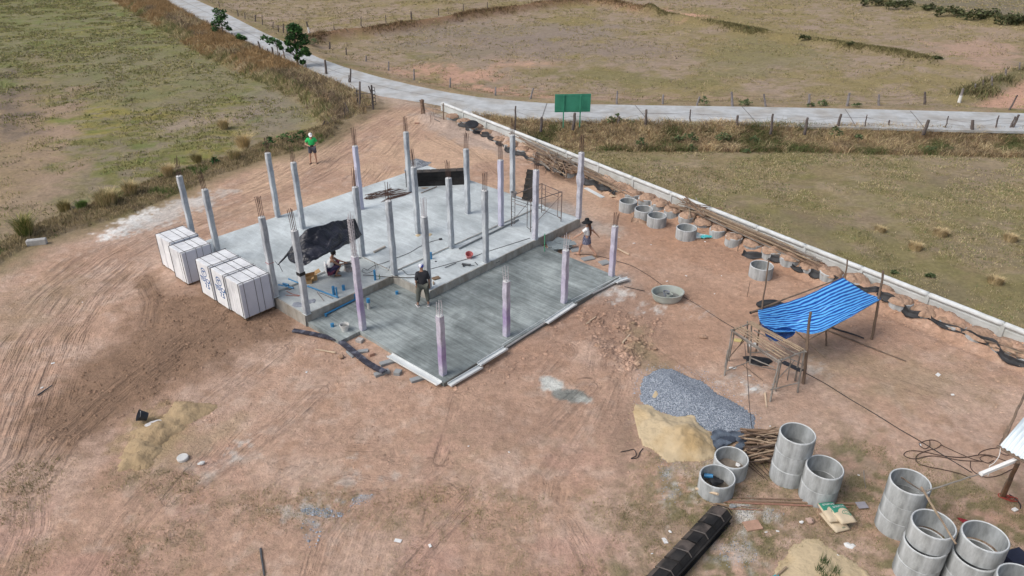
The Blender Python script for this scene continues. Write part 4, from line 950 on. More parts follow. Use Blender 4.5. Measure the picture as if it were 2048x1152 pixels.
# ================================================================ WHITE PANEL STACKS
M_PANEL = mat('white_wall_panel', (.79, .805, .82), .8, .08, 4, (.66, .67, .69), .1, 20)
M_PANEL_SHADE = mat('panel_end_shade', (.60, .63, .71), .7, .05, 3, (.56, .59, .67), .1, 20)  # panel white darkened and blued for the end turned from the sun
M_STRAP = mat('black_strap', (.03, .03, .035), .6, .1, 5)
M_PALLET = mat('pallet_wood', (.20, .14, .09), .9, .25, 6)
M_BLUEINK = mat('blue_print', (.02, .10, .30), .8, .05, 5)
def text_mesh(s, size, font_scale=1.0, thick=.0015):
    c = bpy.data.curves.new('t', 'FONT'); c.body = s; c.size = size; c.extrude = thick; c.align_x = 'CENTER'; c.align_y = 'CENTER'; c.offset = size*.028
    o = bpy.data.objects.new('t', c); COL.objects.link(o); bpy.context.view_layer.update()
    me = bpy.data.meshes.new_from_object(o.evaluated_get(bpy.context.evaluated_depsgraph_get())); v = [tuple(q.co) for q in me.vertices]; f = [tuple(p.vertices) for p in me.polygons]
    bpy.data.objects.remove(o); bpy.data.curves.remove(c); bpy.data.meshes.remove(me); return v, f
def bundle(a0, a1, b0, b1, h, label, nsheet, logo=False, topgroup=0, skew=0.0):
    """upright white panels strapped on a pallet; sheets stand side by side along the b axis"""
    z0 = th(*gp((a0+a1)/2, (b0+b1)/2))-.03
    cc = G((a0+a1)/2, (b0+b1)/2, z0); t = thing('panel_bundle', tuple(cc), label, 'wall panels', 'white wall panel bundles standing on pallets')
    m = MB()
    for k in range(3):
        aa = a0+.08+(a1-a0-.16)*k/2; m.bar(G(aa, b0+.02, z0+.05), G(aa, b1-.02, z0+.05), .09, .09)
    for k in range(5):
        bb = b0+.06+(b1-b0-.12)*k/4; m.bar(G(a0+.01, bb, z0+.108), G(a1-.01, bb, z0+.108), .02, .09)
    m.build('pallet', M_PALLET, t)
    zb = z0+.12; m = MB(); d = (b1-b0)/nsheet
    for k in range(nsheet):
        da = random.uniform(-.012, .012); dz = random.uniform(-.004, .004); bb = b0+d*(k+.5)
        c = G((a0+a1)/2+da, bb, (zb+h)/2+dz); m.bbox(c, (a1-a0, d-.008, h-zb), .008, rz=GYAW)
    m.build('panels', M_PANEL, t)
    # near end face: bluish grey sheet with the side's shade painted in
    m = MB(); c = G((a0+a1)/2, b0-.004, (zb+h)/2); m.box(c, (a1-a0-.03, .01, h-zb-.04), rz=GYAW); m.build('end_shade_sheet', M_PANEL_SHADE, t)
    def loop_b(aa):     # strap over the top running along b, down both ends
        m = MB(); zt = h+.012; w_ = .016
        m.bar(G(aa, b0-.02, zt), G(aa, b1+.01, zt), .006, w_, up=(0, 0, 1)); m.bar(G(aa, b0-.016, zt+.003), G(aa, b0-.016, zb-.05), .006, w_, up=tuple(G(0, 1)-G(0, 0)))
        m.build('strap', M_STRAP, t)
    for f in (.13, .48, .68, .96): loop_b(a0+(a1-a0)*f)
    m = MB(); 
    bb = b0+.05; zt = h+.016
    m.bar(G(a0-.008, bb, zt), G(a1+.008, bb, zt), .006, .018); m.bar(G(a0-.02, bb, zt), G(a0-.02, bb, zb-.05), .018, .006, up=tuple(G(0, 1)-G(0, 0))); m.build('strap', M_STRAP, t)
    m = MB(); bb = b1-.05
    m.bar(G(a0-.008, bb, zt), G(a1+.008, bb, zt), .006, .018); m.bar(G(a0-.02, bb, zt), G(a0-.02, bb, zb-.05), .018, .006, up=tuple(G(0, 1)-G(0, 0))); m.build('strap', M_STRAP, t)
    if logo:
        bm_ = (b0+b1)/2-.02; X = (G(0, -1)-G(0, 0)).normalized(); Y = Vector((0, 0, 1)); Z = (G(-1, 0)-G(0, 0)).normalized()
        # smooth printed face first
        m = MB(); c = G(a0-.012, bm_, (zb+h)/2); m.box(c, (.008, b1-b0-.16, h-zb-.02), rz=GYAW); m.build('printed_face', M_PANEL, t)
        def put(vf, cx, cy, name='printed_mark', sx=1, sy=1):
            R = Matrix((X, Y, Z)).transposed(); o = G(a0-.0185, bm_, 0)
            m = MB(); m.add([o+R @ Vector((x*sx+cx, y*sy+cy, z)) for x, y, z in vf[0]], vf[1]); m.build(name, M_BLUEINK, t)
        vs = []; fs = []; n = 40
        for k in range(n):
            a = 2*math.pi*k/n
            for r in (.155, .195): vs.append((r*math.cos(a), r*math.sin(a), 0.001))
        for k in range(n):
            if k in (18,): continue
            j = (k+1) % n; fs.append((2*k, 2*k+1, 2*j+1, 2*j))
        put((vs, fs), 0, h-.38)
        # T standing on an arrow-like foot inside the circle
        q = MB(); q.add([(-.10,.075,0),(.11,.085,0),(.11,.045,0),(-.10,.035,0)], [(0,1,2,3)]); q.add([(-.018,.04,.0005),(.018,.04,.0005),(.022,-.12,.0005),(-.010,-.12,.0005)], [(0,1,2,3)]); q.add([(-.13,.03,0),(-.03,.02,0),(-.03,-.005,0),(-.11,.0,0)], [(0,1,2,3)])
        put((q.v, q.f), 0, h-.38)
        put(text_mesh('TEXCA', .26), .02, h-.70, sx=.9)
        put(text_mesh('7.5', .28), .08, h-.94)
    return t
bundle(-1.43, -.21, 3.74, 4.70, 1.50, 'white panel bundle nearest the viewer, at the right end of the front stack', 9)
bundle(-1.43, -.21, 4.76, 5.72, 1.495, 'middle white panel bundle of the front stack, with a darker blue printed mark', 7, logo=True)
bundle(-1.45, -.22, 5.78, 6.80, 1.50, 'white panel bundle at the far left end of the front stack, printed mark', 7, logo=True)
bundle(-1.52, -.30, 7.78, 8.80, 1.42, 'white panel bundle of the rear stack, the one nearer the front stack', 7)
bundle(-1.40, -.24, 8.88, 10.15, 1.46, 'white panel bundle farthest left, at the back end of the rear stack', 5)
# ================================================================ BLACK TARPAULIN over the crouching worker
def patch(rows, name, mt, folds=.04, n=10, uvs=False, seed=0, thick=.006):
    """smooth patch through a grid of 3D points (rows x columns) refined n times, with small folds"""
    R, C_ = len(rows), len(rows[0]); A = np.array([[tuple(p) for p in r] for r in rows]); 
    def cr(P, t):
        m = len(P); i = min(int(t), m-2); f = t-i; p0 = P[max(i-1, 0)]; p1 = P[i]; p2 = P[i+1]; p3 = P[min(i+2, m-1)]
        return .5*((2*p1)+(-p0+p2)*f+(2*p0-5*p1+4*p2-p3)*f*f+(-p0+3*p1-3*p2+p3)*f**3)
    NU, NV = (C_-1)*n+1, (R-1)*n+1; V = []; uv = []
    for j in range(NV):
        row = np.array([cr(A[:, c], j/n) for c in range(C_)])
        for i in range(NU):
            p = cr(row, i/n); q = folds*(float(fbm(np.array([i/n*2.2+seed]), np.array([j/n*2.2]), 1.5, 3, seed)[0])-.5)*2*min(1, 4*min(i/(NU-1), 1-i/(NU-1))+.25)*min(1, 4*min(j/(NV-1), 1-j/(NV-1))+.35)
            V.append((p[0], p[1], p[2]+q)); uv.append((i/(NU-1), j/(NV-1)))
    F = [(j*NU+i, j*NU+i+1, (j+1)*NU+i+1, (j+1)*NU+i) for j in range(NV-1) for i in range(NU-1)]
    m = MB(); m.add(V, F); o = m.build(name, mt, smooth=True, fixn=False)
    if uvs:
        a = o.data.attributes.new('st', 'FLOAT_VECTOR', 'POINT'); a.data.foreach_set('vector', np.array([(u, v, 0) for u, v in uv], dtype=np.float32).ravel())
    s = o.modifiers.new('thick', 'SOLIDIFY'); s.thickness = thick
    return o
M_TARPB = mat('black_tarpaulin', (.012, .013, .020), .3, .35, 3, (.035, .036, .05), .9, 5, bdist=.05, spec=.45, stretch=(1, 2.4, 1))
t = thing('black_tarpaulin', tuple(U(650, 590, .5)), 'torn black plastic tarpaulin stretched between columns above the crouching worker', 'tarpaulin')
rows = [[U(582,494,1.98), U(612,460,2.65), U(655,447,2.55), U(686,440,2.35), U(711,438,2.12)],
        [U(575,508,1.90), U(610,488,2.30), U(655,475,2.25), U(692,460,2.1), U(717,452,1.85)],
        [U(578,520,1.84), U(606,512,2.10), U(648,503,2.08), U(688,482,1.9), U(724,468,1.5)],
        [U(588,527,1.8), U(612,530,1.95), U(645,511,2.0), U(683,494,1.9), U(715,477,1.6)]]
o = patch(rows, 'sheet', M_TARPB, folds=.17, n=12, seed=5); o.parent = t; o.location = Vector(o.location)-t.location; KIDS.setdefault(t.name, []).append(o)
m = MB(); m.tube([U(577,506,1.92), U(568,517,1.8), U(560,525,1.62), U(556,530,1.55)], .045, 6, r1=.02); m.build('gathered_corner', M_TARPB, t)
m = MB(); m.tube([U(556,530,1.55), U(550,522,1.75)], .01, 4); m.tube([U(558,529,1.5), U(565,543,1.2)], .012, 4); m.build('tie_rope', M_STRAP, t)
# ================================================================ BLUE STRIPED TARPAULIN SHELTER
def stripe_mat(c1=(.006, .070, .36), c2=(.13, .46, .86)):
    m = bpy.data.materials.new('blue_striped_tarp'); m.use_nodes = True; nt = m.node_tree; L = nt.links.new; b = bsdf(m); b.inputs['Roughness'].default_value = .45
    at = nd(nt, 'ShaderNodeAttribute', attribute_name='st'); sp = nd(nt, 'ShaderNodeSeparateXYZ'); L(at.outputs['Vector'], sp.inputs[0])
    a = nd(nt, 'ShaderNodeMath', operation='MULTIPLY'); a.inputs[1].default_value = 15; L(sp.outputs[1], a.inputs[0]); f = nd(nt, 'ShaderNodeMath', operation='FRACT'); L(a.outputs[0], f.inputs[0])
    r = nd(nt, 'ShaderNodeMapRange'); r.inputs[1].default_value = .50; r.inputs[2].default_value = .56; L(f.outputs[0], r.inputs[0])
    g = nd(nt, 'ShaderNodeMath', operation='GREATER_THAN'); g.inputs[1].default_value = .035; L(sp.outputs[1], g.inputs[0])
    gg = nd(nt, 'ShaderNodeMath', operation='MULTIPLY'); L(r.outputs[0], gg.inputs[0]); L(g.outputs[0], gg.inputs[1])
    mx = nd(nt, 'ShaderNodeMix', data_type='RGBA'); mx.inputs[6].default_value = (*c1, 1); mx.inputs[7].default_value = (*c2, 1); L(gg.outputs[0], mx.inputs[0]); L(mx.outputs[2], b.inputs['Base Color'])
    return m
M_STRIPE = stripe_mat(); M_STRIPE_SHADE = stripe_mat((.006, .03, .17), (.015, .12, .42))  # second stripe pair is navy: shade of the tarp's underside painted in
M_POLE = mat('weathered_pole', (.20, .145, .105), .9, .3, 8, (.13, .10, .08), .4, 20, stretch=(1, 1, .3))
M_BAMBOO = mat('dry_bamboo', (.33, .25, .17), .7, .25, 6, (.24, .18, .13), .3, 20, stretch=(1, 1, .4))
M_BFORM0 = mat('dark_board', (.03, .033, .04), .6)
M_GREYSTICK = mat('grey_stick', (.26, .24, .215), .9, .25, 6, (.17, .15, .13), .4, 20)
gS = 'poles and sheet of the blue shelter'
zt = 1.75
# corner positions on the ground (x,y) come from the post feet
tb = thing('blue_tarpaulin', tuple(U(1640, 720, 0)), 'bright blue striped tarpaulin stretched as an awning between poles over the yard', 'tarpaulin')
R0 = [U(1516,620,1.72), U(1560,609,1.70), U(1610,592,1.78), U(1650,573,1.9), U(1686,555,2.0)]
R1 = [U(1517,632,1.60), U(1565,626,1.50), U(1618,613,1.60), U(1665,592,1.8), U(1712,573,1.85)]
R2 = [U(1522,645,1.45), U(1572,640,1.32), U(1626,630,1.45), U(1686,606,1.7), U(1738,588,1.7)]
R3 = [U(1534,655,1.35), U(1584,655,1.22), U(1640,648,1.4), U(1706,619,1.6), U(1761,597,1.62)]
R4 = [U(1550,664,1.25), U(1594,664,1.25), U(1632,667,1.42), U(1690,640,1.55), U(1748,606,1.58)]
o = patch([R0, R1, R2, R3, R4], 'sheet', M_STRIPE, folds=.06, n=14, uvs=True, seed=9); o.parent = tb; o.location = Vector(o.location)-tb.location; KIDS.setdefault(tb.name, []).append(o)
# hanging flap on the left
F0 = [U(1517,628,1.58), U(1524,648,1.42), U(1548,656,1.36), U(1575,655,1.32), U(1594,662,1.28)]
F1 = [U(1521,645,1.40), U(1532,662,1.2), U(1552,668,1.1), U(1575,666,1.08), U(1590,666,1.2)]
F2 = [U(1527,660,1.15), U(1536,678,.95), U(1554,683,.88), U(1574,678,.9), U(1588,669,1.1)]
o = patch([F0, F1, F2], 'hanging_flap', M_STRIPE_SHADE, folds=.09, n=10, uvs=True, seed=12); o.parent = tb; o.location = Vector(o.location)-tb.location; KIDS.setdefault(tb.name, []).append(o)
def pole(p, q, r, label, name='pole', mt=None, n=6, r1=None, wob=.012, group=None, cat='pole'):
    p, q = Vector(p), Vector(q); k = 8; P = [p.lerp(q, i/k)+Vector((random.uniform(-wob, wob), random.uniform(-wob, wob), 0)) for i in range(k+1)]
    m = MB(); m.tube(P, r, n, r1=r1 if r1 is not None else r*.7); return tg(m.build(name, mt or M_POLE), label, cat, group)
def vpole(bx, by, tx, ty, r, label, **kw):
    """pole standing at pixel (bx,by) whose top is seen at (tx,ty)"""
    b = T(bx, by, -.05); h = top_z(b, ty); q = U(tx, ty, h); return pole(b, q, r, label, **kw)
gPo = 'poles carrying the blue tarpaulin'
vpole(1744, 679, 1767, 542, .05, 'thick pole holding the right corner of the blue striped tarpaulin', group=gPo)
vpole(1607, 768, 1621, 624, .055, 'pole at the front corner of the blue tarpaulin, beside the stick rack', group=gPo)
vpole(1512, 705, 1538, 520, .032, 'tall thin rusty pole at the left corner of the blue tarpaulin', group=gPo)
vpole(1682, 625, 1695, 518, .035, 'pole at the back corner of the blue tarpaulin, by the soil filled rings', group=gPo)
vpole(1653, 691, 1653, 655, .035, 'short prop under the right edge of the blue tarpaulin', group=gPo)
pole(U(1503,624,1.7), U(1690,553,2.0), .03, 'long pole along the back edge of the blue tarpaulin', mt=M_POLE, group=gPo)
pole(U(1610,684,1.42), U(1764,597,1.6), .025, 'long pole along the front edge of the blue tarpaulin', mt=M_POLE, group=gPo)
pole(U(1592,663,1.3), T(1648,716,.03), .02, 'pale bamboo slanting down from the front corner of the blue tarpaulin', mt=M_BAMBOO, group=gPo)
pole(T(1655,662,.03), T(1811,724,.03), .03, 'long dark pole lying on the earth right of the blue shelter', mt=M_POLE)
pole(T(1656,655,.05), T(1728,679,.05), .035, 'dark pipe lying behind the long pole right of the blue shelter', mt=M_BLACKPL)
vpole(1494, 594, 1500, 563, .015, 'thin stake in the earth left of the tall thin rusty pole', group=None)
vpole(1475, 502, 1481, 476, .02, 'short stake standing before the filled rings, left of the lone open ring')
# ================================================================ STICK RACK
t = thing('stick_rack', tuple(T(1535, 760)), 'grey wooden stick rack with long rails on top, in front of the blue tarpaulin', 'rack')
zr = 1.32
cA, cB, cC, cD = U(1464,661,zr), U(1558,722,zr), U(1609,702,zr), U(1503,646,zr)
def bt(parent, p, q, r, name, mt=None, wob=.008):
    p, q = Vector(p), Vector(q); P = [p.lerp(q, i/6)+Vector((random.uniform(-wob, wob), random.uniform(-wob, wob), random.uniform(-wob, wob))) for i in range(7)]
    m = MB(); m.tube(P, r, 6, r1=r*.75); return m.build(name, mt or M_GREYSTICK, parent)
for c, (bx, by) in ((cA, (1448.6, 752)), (cB, (1540, 803)), (cC, (1594.5, 785)), (cD, (1500, 729)), (cA+Vector((.1,.05,0)), (1457,722)), (cB+Vector((.1,.08,0)), (1551,782)), (cC+Vector((-.12,0,0)), (1590,762)), (cD+Vector((-.15,0,0)), (1497,705))):
    bt(t, T(bx, by, -.03), c+Vector((0, 0, .06)), .032, 'leg')
for p, q in ((cA, cB), (cD, cC), (cB, cC), (cA, cD)): bt(t, p+(p-q)*.03, q+(q-p)*.04, .03, 'frame_rail')
for f in (.12, .25, .38, .8, .9, .98):
    bt(t, cA.lerp(cD, f)+Vector((0, 0, .06)), cB.lerp(cC, f)+Vector((0, 0, .06)), .028, 'rail', M_BAMBOO)
for a_, b_ in (((1450,735), (1455,700)), ((1502,706), (1560,700)), ((1500,715),(1548,735))): bt(t, U(a_[0], a_[1], .45), U(b_[0], b_[1], .6), .022, 'brace')
bt(t, T(1570,735,.4), T(1606,755,.45), .022, 'brace')
for a_, b_, z1, z2, r_ in (((1452,742),(1500,722),.35,.4,.02),((1540,780),(1598,765),.5,.6,.022),((1458,715),(1500,668),.2,1.2,.018),((1545,770),(1590,720),.2,1.1,.018),((1470,668),(1560,728),1.2,1.2,.022),((1508,660),(1600,712),1.15,1.2,.02),((1480,690),(1494,662),.4,1.25,.02),((1575,760),(1582,716),.3,1.25,.02),((1500,728),(1560,742),.15,.3,.02)):
    bt(t, U(a_[0], a_[1], z1), U(b_[0], b_[1], z2), r_, 'brace', random.choice([M_GREYSTICK, M_POLE]))
m = MB(); m.bar(U(1566,724,.55), U(1604,742,.6), .18, .03); m.build('shelf_board', M_BFORM0, t)
lump(1518, 722, .03, (.42, .26), 'black_bag', M_BLACKPL, 'black plastic heap on the ground under the stick rack', 'bag', flat=.4, sub=3, rz=-.3)
lump(1495, 716, .03, (.18, .09), 'dark_bucket_shard', M_BLACKPL, 'small dark shard on the ground left of the black plastic heap', 'debris')
lump(1546, 613, .3, (.5, .3), 'black_sheet_bundle', M_BLACKPL, 'black sheeting bundled behind the left corner of the blue tarpaulin', 'plastic sheet', flat=.7, sub=3)
pole(U(1500,626,.2), U(1525,618,.35), .05, 'short dark length of pipe beside the black sheeting bundle', mt=M_BLACKPL, cat='pipe')
lump(1476, 681, .03, (.16, .1), 'yellow_rag', mat('yellow_rag', (.50,.42,.18), .9, .2, 9), 'yellowish rag on the ground beneath the stick rack', 'rag', flat=.3)
for i, (px, py, s, w_) in enumerate(((1466,736,.12,'left below the rack'),(1499,751,.05,'left of the rack front leg'),(1507,690,.2,'behind the rack rails'),(1483,765,.06,'above the crushed stone'),(1508,778,.12,'right of the crushed stone top'))):
    lump(px, py, .03, (s, s*.6), 'cement_scrap', mat('scrap_white', (.62,.62,.60), .9, .15, 9) if i == 0 else bpy.data.materials['scrap_white'], 'pale cement scrap on the earth '+w_, 'debris', flat=.35)
# ================================================================ FORMWORK
M_FORM = mat('steel_form_black', (.014, .0135, .014), .65, .4, 3, (.04, .036, .034), .4, 12, spec=.3)
M_FORMTOP = mat('steel_form_crust', (.075, .062, .052), .7, .4, 4, (.04, .036, .034), .4, 14)
def formstack(p, q, wdt, n, hh, label, name='formwork_stack', zb=0):
    p, q = Vector(p), Vector(q); d = (q-p); L = d.length; d.normalize(); s = Vector((-d.y, d.x, 0)); t = thing(name, tuple((p+q)/2), label, 'formwork', None)
    for k in range(n):
        z = zb+k*hh; off = random.uniform(-.02, .02); m = MB(); c = (p+q)/2+s*off+Vector((0, 0, z+hh/2)); ang = math.atan2(d.y, d.x)
        m.bbox(c, (L-random.uniform(0, .05), wdt-.06, hh-.018), .006, rz=ang)
        for zz in (-hh/2+.008, hh/2-.012): m.box(c+Vector((0, 0, zz)), (L, wdt, .012), rz=ang)
        nr = int(L/.36)
        for r in range(nr+1):
            cc = c+d*(-L/2+.01+(L-.02)*r/nr); m.box(cc, (.012, wdt-.004, hh-.03), rz=ang)
        m.build('form', M_FORM, t)
    m = MB(); z = zb+n*hh; nr = int(L/.4)
    for r in range(nr):
        c = (p+q)/2+d*(-L/2+L*(r+.5)/nr)+Vector((0, 0, z+.012)); m.bbox(c, (L/nr-.03, wdt-.04, .02), .004, rz=math.atan2(d.y, d.x))
    m.build('top_face', M_FORMTOP, t); return t
formstack(G(10.45, 8.72, ZS), G(12.7, 6.80, ZS), .45, 3, .235, 'stack of black steel column forms at the far corner of the slab', zb=0)
# leaning form behind the scaffold
t = thing('leaning_form', tuple(U(1054, 402, ZS)), 'long black column form leaning beside the scaffold, behind the front columns', 'formwork')
p, q = U(1054, 402, ZS), U(1054, 402, ZS)+Vector((.25, .55, 1.35)); m = MB(); m.bar(p, q, .5, .07); m.build('board', M_FORM, t)
for k in range(5): a = p.lerp(q, (k+.5)/5); m = MB(); m.bar(a-Vector((.27, 0, 0)), a+Vector((.27, 0, 0)), .05, .1); m.build('rib', M_FORMTOP, t)
mat_rib = mat('rib_worn', (.14, .125, .115), .7, .4, 12)
# foreground form: trough of three black sides with ribs
t = thing('column_form', tuple(U(1385, 1090, 0)), 'long black steel column form lying on the ground at the bottom edge', 'formwork')
p, q = U(1443, 1024, .22), U(1290, 1190, .22); d = (q-p).normalized(); s = Vector((-d.y, d.x, 0)); L = (q-p).length; ang = math.atan2(d.y, d.x); c = (p+q)/2
M_DUST = mat('form_dust', (.085, .070, .062), .8, .5, 5, (.025, .023, .022))
def sect(pts, x0, x1):
    m = MB(); a, b = p+d*x0, p+d*x1; n = len(pts); V = [a+s*u+Vector((0, 0, v)) for u, v in pts]+[b+s*u+Vector((0, 0, v)) for u, v in pts]
    m.add(V, [tuple(range(n))[::-1], tuple(range(n, 2*n))]+[(i, (i+1) % n, n+(i+1) % n, n+i) for i in range(n)]); return m
sgn = 1 if s.x < 0 else -1          # towards the left of the picture
body = [(-.24, -.20), (.24, -.20), (.24, .02), (.12, .15), (-.14, .17), (-.24, .08)]
body = [(u*sgn, v) for u, v in body]
sect(body, 0, L).build('form_body', M_FORM, t)
for z in (-.19, .0, .05): sect([(-.29*sgn, z), (-.235*sgn, z), (-.235*sgn, z+.014), (-.29*sgn, z+.014)], 0, L).build('flange', M_FORM, t)
nseg = 9
for k in range(nseg):
    x0, x1 = L*k/nseg+.02, L*(k+1)/nseg-.02
    sect([(.245*sgn, .022), (.118*sgn, .153), (.112*sgn, .166), (.255*sgn, .036)], x0, x1).build('side_plate', M_DUST, t)
    sect([(.112*sgn, .155), (-.13*sgn, .174), (-.13*sgn, .188), (.112*sgn, .170)], x0, x1).build('top_plate', M_FORM if k % 2 else M_DUST, t)
    m = MB(); c0_ = p+d*(L*k/nseg); P = [c0_+s*(.262*sgn)+Vector((0, 0, .03))-d*.05, c0_+s*(.115*sgn)+Vector((0, 0, .182))+d*.03, c0_+s*(-.14*sgn)+Vector((0, 0, .198))-d*.04, c0_+s*(-.245*sgn)+Vector((0, 0, .09))-d*.04]
    for a_, b_ in zip(P[:-1], P[1:]): m.bar(a_, b_, .022, .012)
    m.build('rib', mat_rib if k % 2 else M_FORM, t)
pole(T(1391.6, 980, .05), T(1432, 1013, .42), .035, 'pale bamboo handle resting on the upper end of the long black form', mt=mat('pale_bamboo', (.58, .46, .33), .7, .12, 6), wob=.003, r1=.034)
# straight bamboo poles
gB = 'long brown poles lying in front of the foreground rings'
for i, (a, b, c_, d_, r) in enumerate(((1418,995,1636,1002,.022), (1428,1002,1714,1010,.032), (1426,1005,1700,1016,.03), (1470,1003,1712,1008,.024), (1432,1009,1500,1021,.02), (1455,1019,1526,1022,.016), (1480,1014,1514,1018,.016))):
    pole(T(a, b, .03), T(c_, d_, .03), r, 'one of the long brown poles lying before the two-ring stack', name='timber_pole', mt=mat('brown_pole_%d' % i, (.24+.03*(i%3), .165+.02*(i%2), .12), .85, .25, 6, None, .3, 20) if i < 3 else bpy.data.materials['brown_pole_%d' % (i % 3)], wob=.01, group=gB)
# stick bundle: sticks lying left-right behind
gK = 'brown sticks heaped between the sand and the three-ring stack'
rnd = random.Random(4)
smats = [mat('stick_a', (.23, .155, .105), .9, .3, 8), mat('stick_b', (.11, .078, .06), .9, .3, 8), mat('stick_c', (.36, .27, .19), .9, .3, 8)]
for i in range(95):
    lay = i//17; y = 862+rnd.random()*60; z = .04+lay*.05*rnd.uniform(.6, 1.2); x0 = 1499+rnd.uniform(-22, 26)+(y-866)*.08; x1 = 1545+rnd.uniform(-14, 22)+(y-866)*-.1
    dy = rnd.uniform(-9, 7)
    p = U(x0, y+dy, z); q = U(x1+12, y-dy-3, z+rnd.uniform(-.03, .05)); P = [p, p.lerp(q, .35)+Vector((0, rnd.uniform(-.03, .03), rnd.uniform(-.01, .02))), p.lerp(q, .7)+Vector((0, rnd.uniform(-.03, .03), 0)), q]
    m = MB(); m.tube(P, rnd.uniform(.016, .032), 5); tg(m.build('stick', rnd.choice(smats)), 'one of the brown sticks heaped left of the three-ring stack', 'stick', gK)
for (a, b, c_, d_) in ((1497,925,1534,962), (1503,924,1537,955), (1494,930,1527,958), (1515,918,1538,948)):
    pole(T(a, b, .03), T(c_, d_, .03), .015, 'one of the thin sticks lying behind the ring with the mud', name='stick', mt=smats[1], cat='stick', group='thin sticks right of the mud filled ring')
# blue-black plastic sheets by the gravel
M_BLUEBAG = mat('blue_grey_sheet', (.12, .15, .19), .5, .4, 6, (.04, .05, .07), .6, 10, bdist=.03, spec=.5, c2amt=(.4, .55))
for i, (px, py, sx, sy, w_) in enumerate(((1445, 870, .34, .24, 'left'), (1484, 872, .30, .2, 'right'), (1440, 886, .3, .2, 'lower left'), (1478, 896, .24, .12, 'nearest the ring with mud'))):
    lump(px, py, .06, (sx*1.15, sy*1.15), 'plastic_sack', M_BLUEBAG, 'flattened blue grey sack below the crushed stone, the %s one' % w_, 'sack', flat=.2, sub=3, rough=.5, rz=.3*i)
# ================================================================ CEMENT BAGS
M_PAPERBAG = mat('kraft_bag', (.56, .47, .34), .8, .1, 6, None, .3, 12, bdist=.02)
M_GREENP = mat('bag_green', (.035, .23, .16), .7, .1, 6)
M_CREAM = mat('bag_cream', (.62, .56, .42), .8, .06, 6)
def bag(c, rz, tilt, label, marks=True, L=.62, Wd=.42, H=.13, script=True):
    t = thing('cement_bag', tuple(c), label, 'cement bag', 'cement bags by the long poles')
    bm = bmesh.new(); bmesh.ops.create_cube(bm, size=1); bmesh.ops.subdivide_edges(bm, edges=list(bm.edges), cuts=9, use_grid_fill=True)
    M0 = Matrix.Translation(c) @ Matrix.Rotation(rz, 4, 'Z') @ Matrix.Rotation(tilt, 4, 'X'); vs = []
    def shape(x, y):  # half thickness
        fx = max(0, 1-(abs(x)*2)**6); fy = max(0, 1-(abs(y)*2)**5); return max(.012, H/2*(fx*fy)**.45)*(1+.06*math.sin(x*9+y*5))
    for v in bm.verts:
        x, y, z = v.co; hz = shape(x, y); vs.append(M0 @ Vector((x*Wd*(1-.03*(abs(y)*2)**3), y*L, H/2+z*2*hz)))
    bm.verts.index_update(); m = MB(); m.add(vs, [[v.index for v in f.verts] for f in bm.faces]); bm.free(); m.build('bag_body', M_PAPERBAG, t, smooth=True)
    def on(x, y, dz): return M0 @ Vector((x*Wd, y*L, H/2+shape(x, y)+dz))
    def sheet(fn, x0, x1, y0, y1, n, mt, dz, name):
        m = MB(); V = []; F = []; idx = {}
        for i in range(n+1):
            for j in range(n+1):
                x = x0+(x1-x0)*i/n; y = y0+(y1-y0)*j/n; idx[i, j] = len(V); V.append(on(x, y, dz))
        for i in range(n):
            for j in range(n):
                if fn(x0+(x1-x0)*(i+.5)/n, y0+(y1-y0)*(j+.5)/n): F.append((idx[i, j], idx[i+1, j], idx[i+1, j+1], idx[i, j+1]))
        m.add(V, F); m.build(name, mt, t, smooth=True)
    if marks:
        # green head of the bag with a round cream field cutting into it
        sheet(lambda x, y: y > .03+.0 and ((x-.12)**2/.16+(y+.10)**2/.10) > 1, -.46, .46, .0, .47, 46, M_GREENP, .003, 'green_print')
        if script:
            v, f = text_mesh('ปูนทราย' if False else 'ฉาบทวย', .095, thick=.0005); m = MB(); m.add([on(.04+x/Wd*1.0, .33+y/L*1.0, .006) for x, y, z in v], f); m.build('lettering', M_PAPER, t)
        # bird's head drawn in green line
        for P in ([(-.02,-.02),(.08,.06),(.2,.07),(.32,.02),(.38,-.08),(.40,-.2)], [(-.02,-.02),(-.05,-.06),(-.01,-.09),(.06,-.07),(.14,-.08)], [(.06,-.07),(.12,-.14),(.22,-.17),(.30,-.25)], [(.14,-.08),(.22,-.1),(.30,-.15),(.34,-.24)], [(.1,.0),(.16,.01)]):
            m = MB()
            for a, b in zip(P[:-1], P[1:]):
                for k in range(3):
                    u, v_ = k/3, (k+1)/3; m.bar(on(a[0]+(b[0]-a[0])*u, a[1]+(b[1]-a[1])*u, .005), on(a[0]+(b[0]-a[0])*v_, a[1]+(b[1]-a[1])*v_, .005), .012, .003)
            m.build('bird_mark', M_GREENP, t)
    else:
        v, f = text_mesh('ฉาบ', .05, thick=.0005); m = MB(); m.add([on(.1+x/Wd, -.42+y/L, .006) for x, y, z in v], f); m.build('lettering', M_GREENP, t)
bag(U(1668, 1046, .0), .28, 0, 'plain kraft cement bag underneath the two green printed ones', marks=False, L=.66)
bag(U(1661, 1028, .14), .12, .0, 'green headed cement bag at left, half covered by the other one')
bag(U(1683, 1032, .19), .18, -.04, 'green headed cement bag on top of the pile, with a bird drawing')
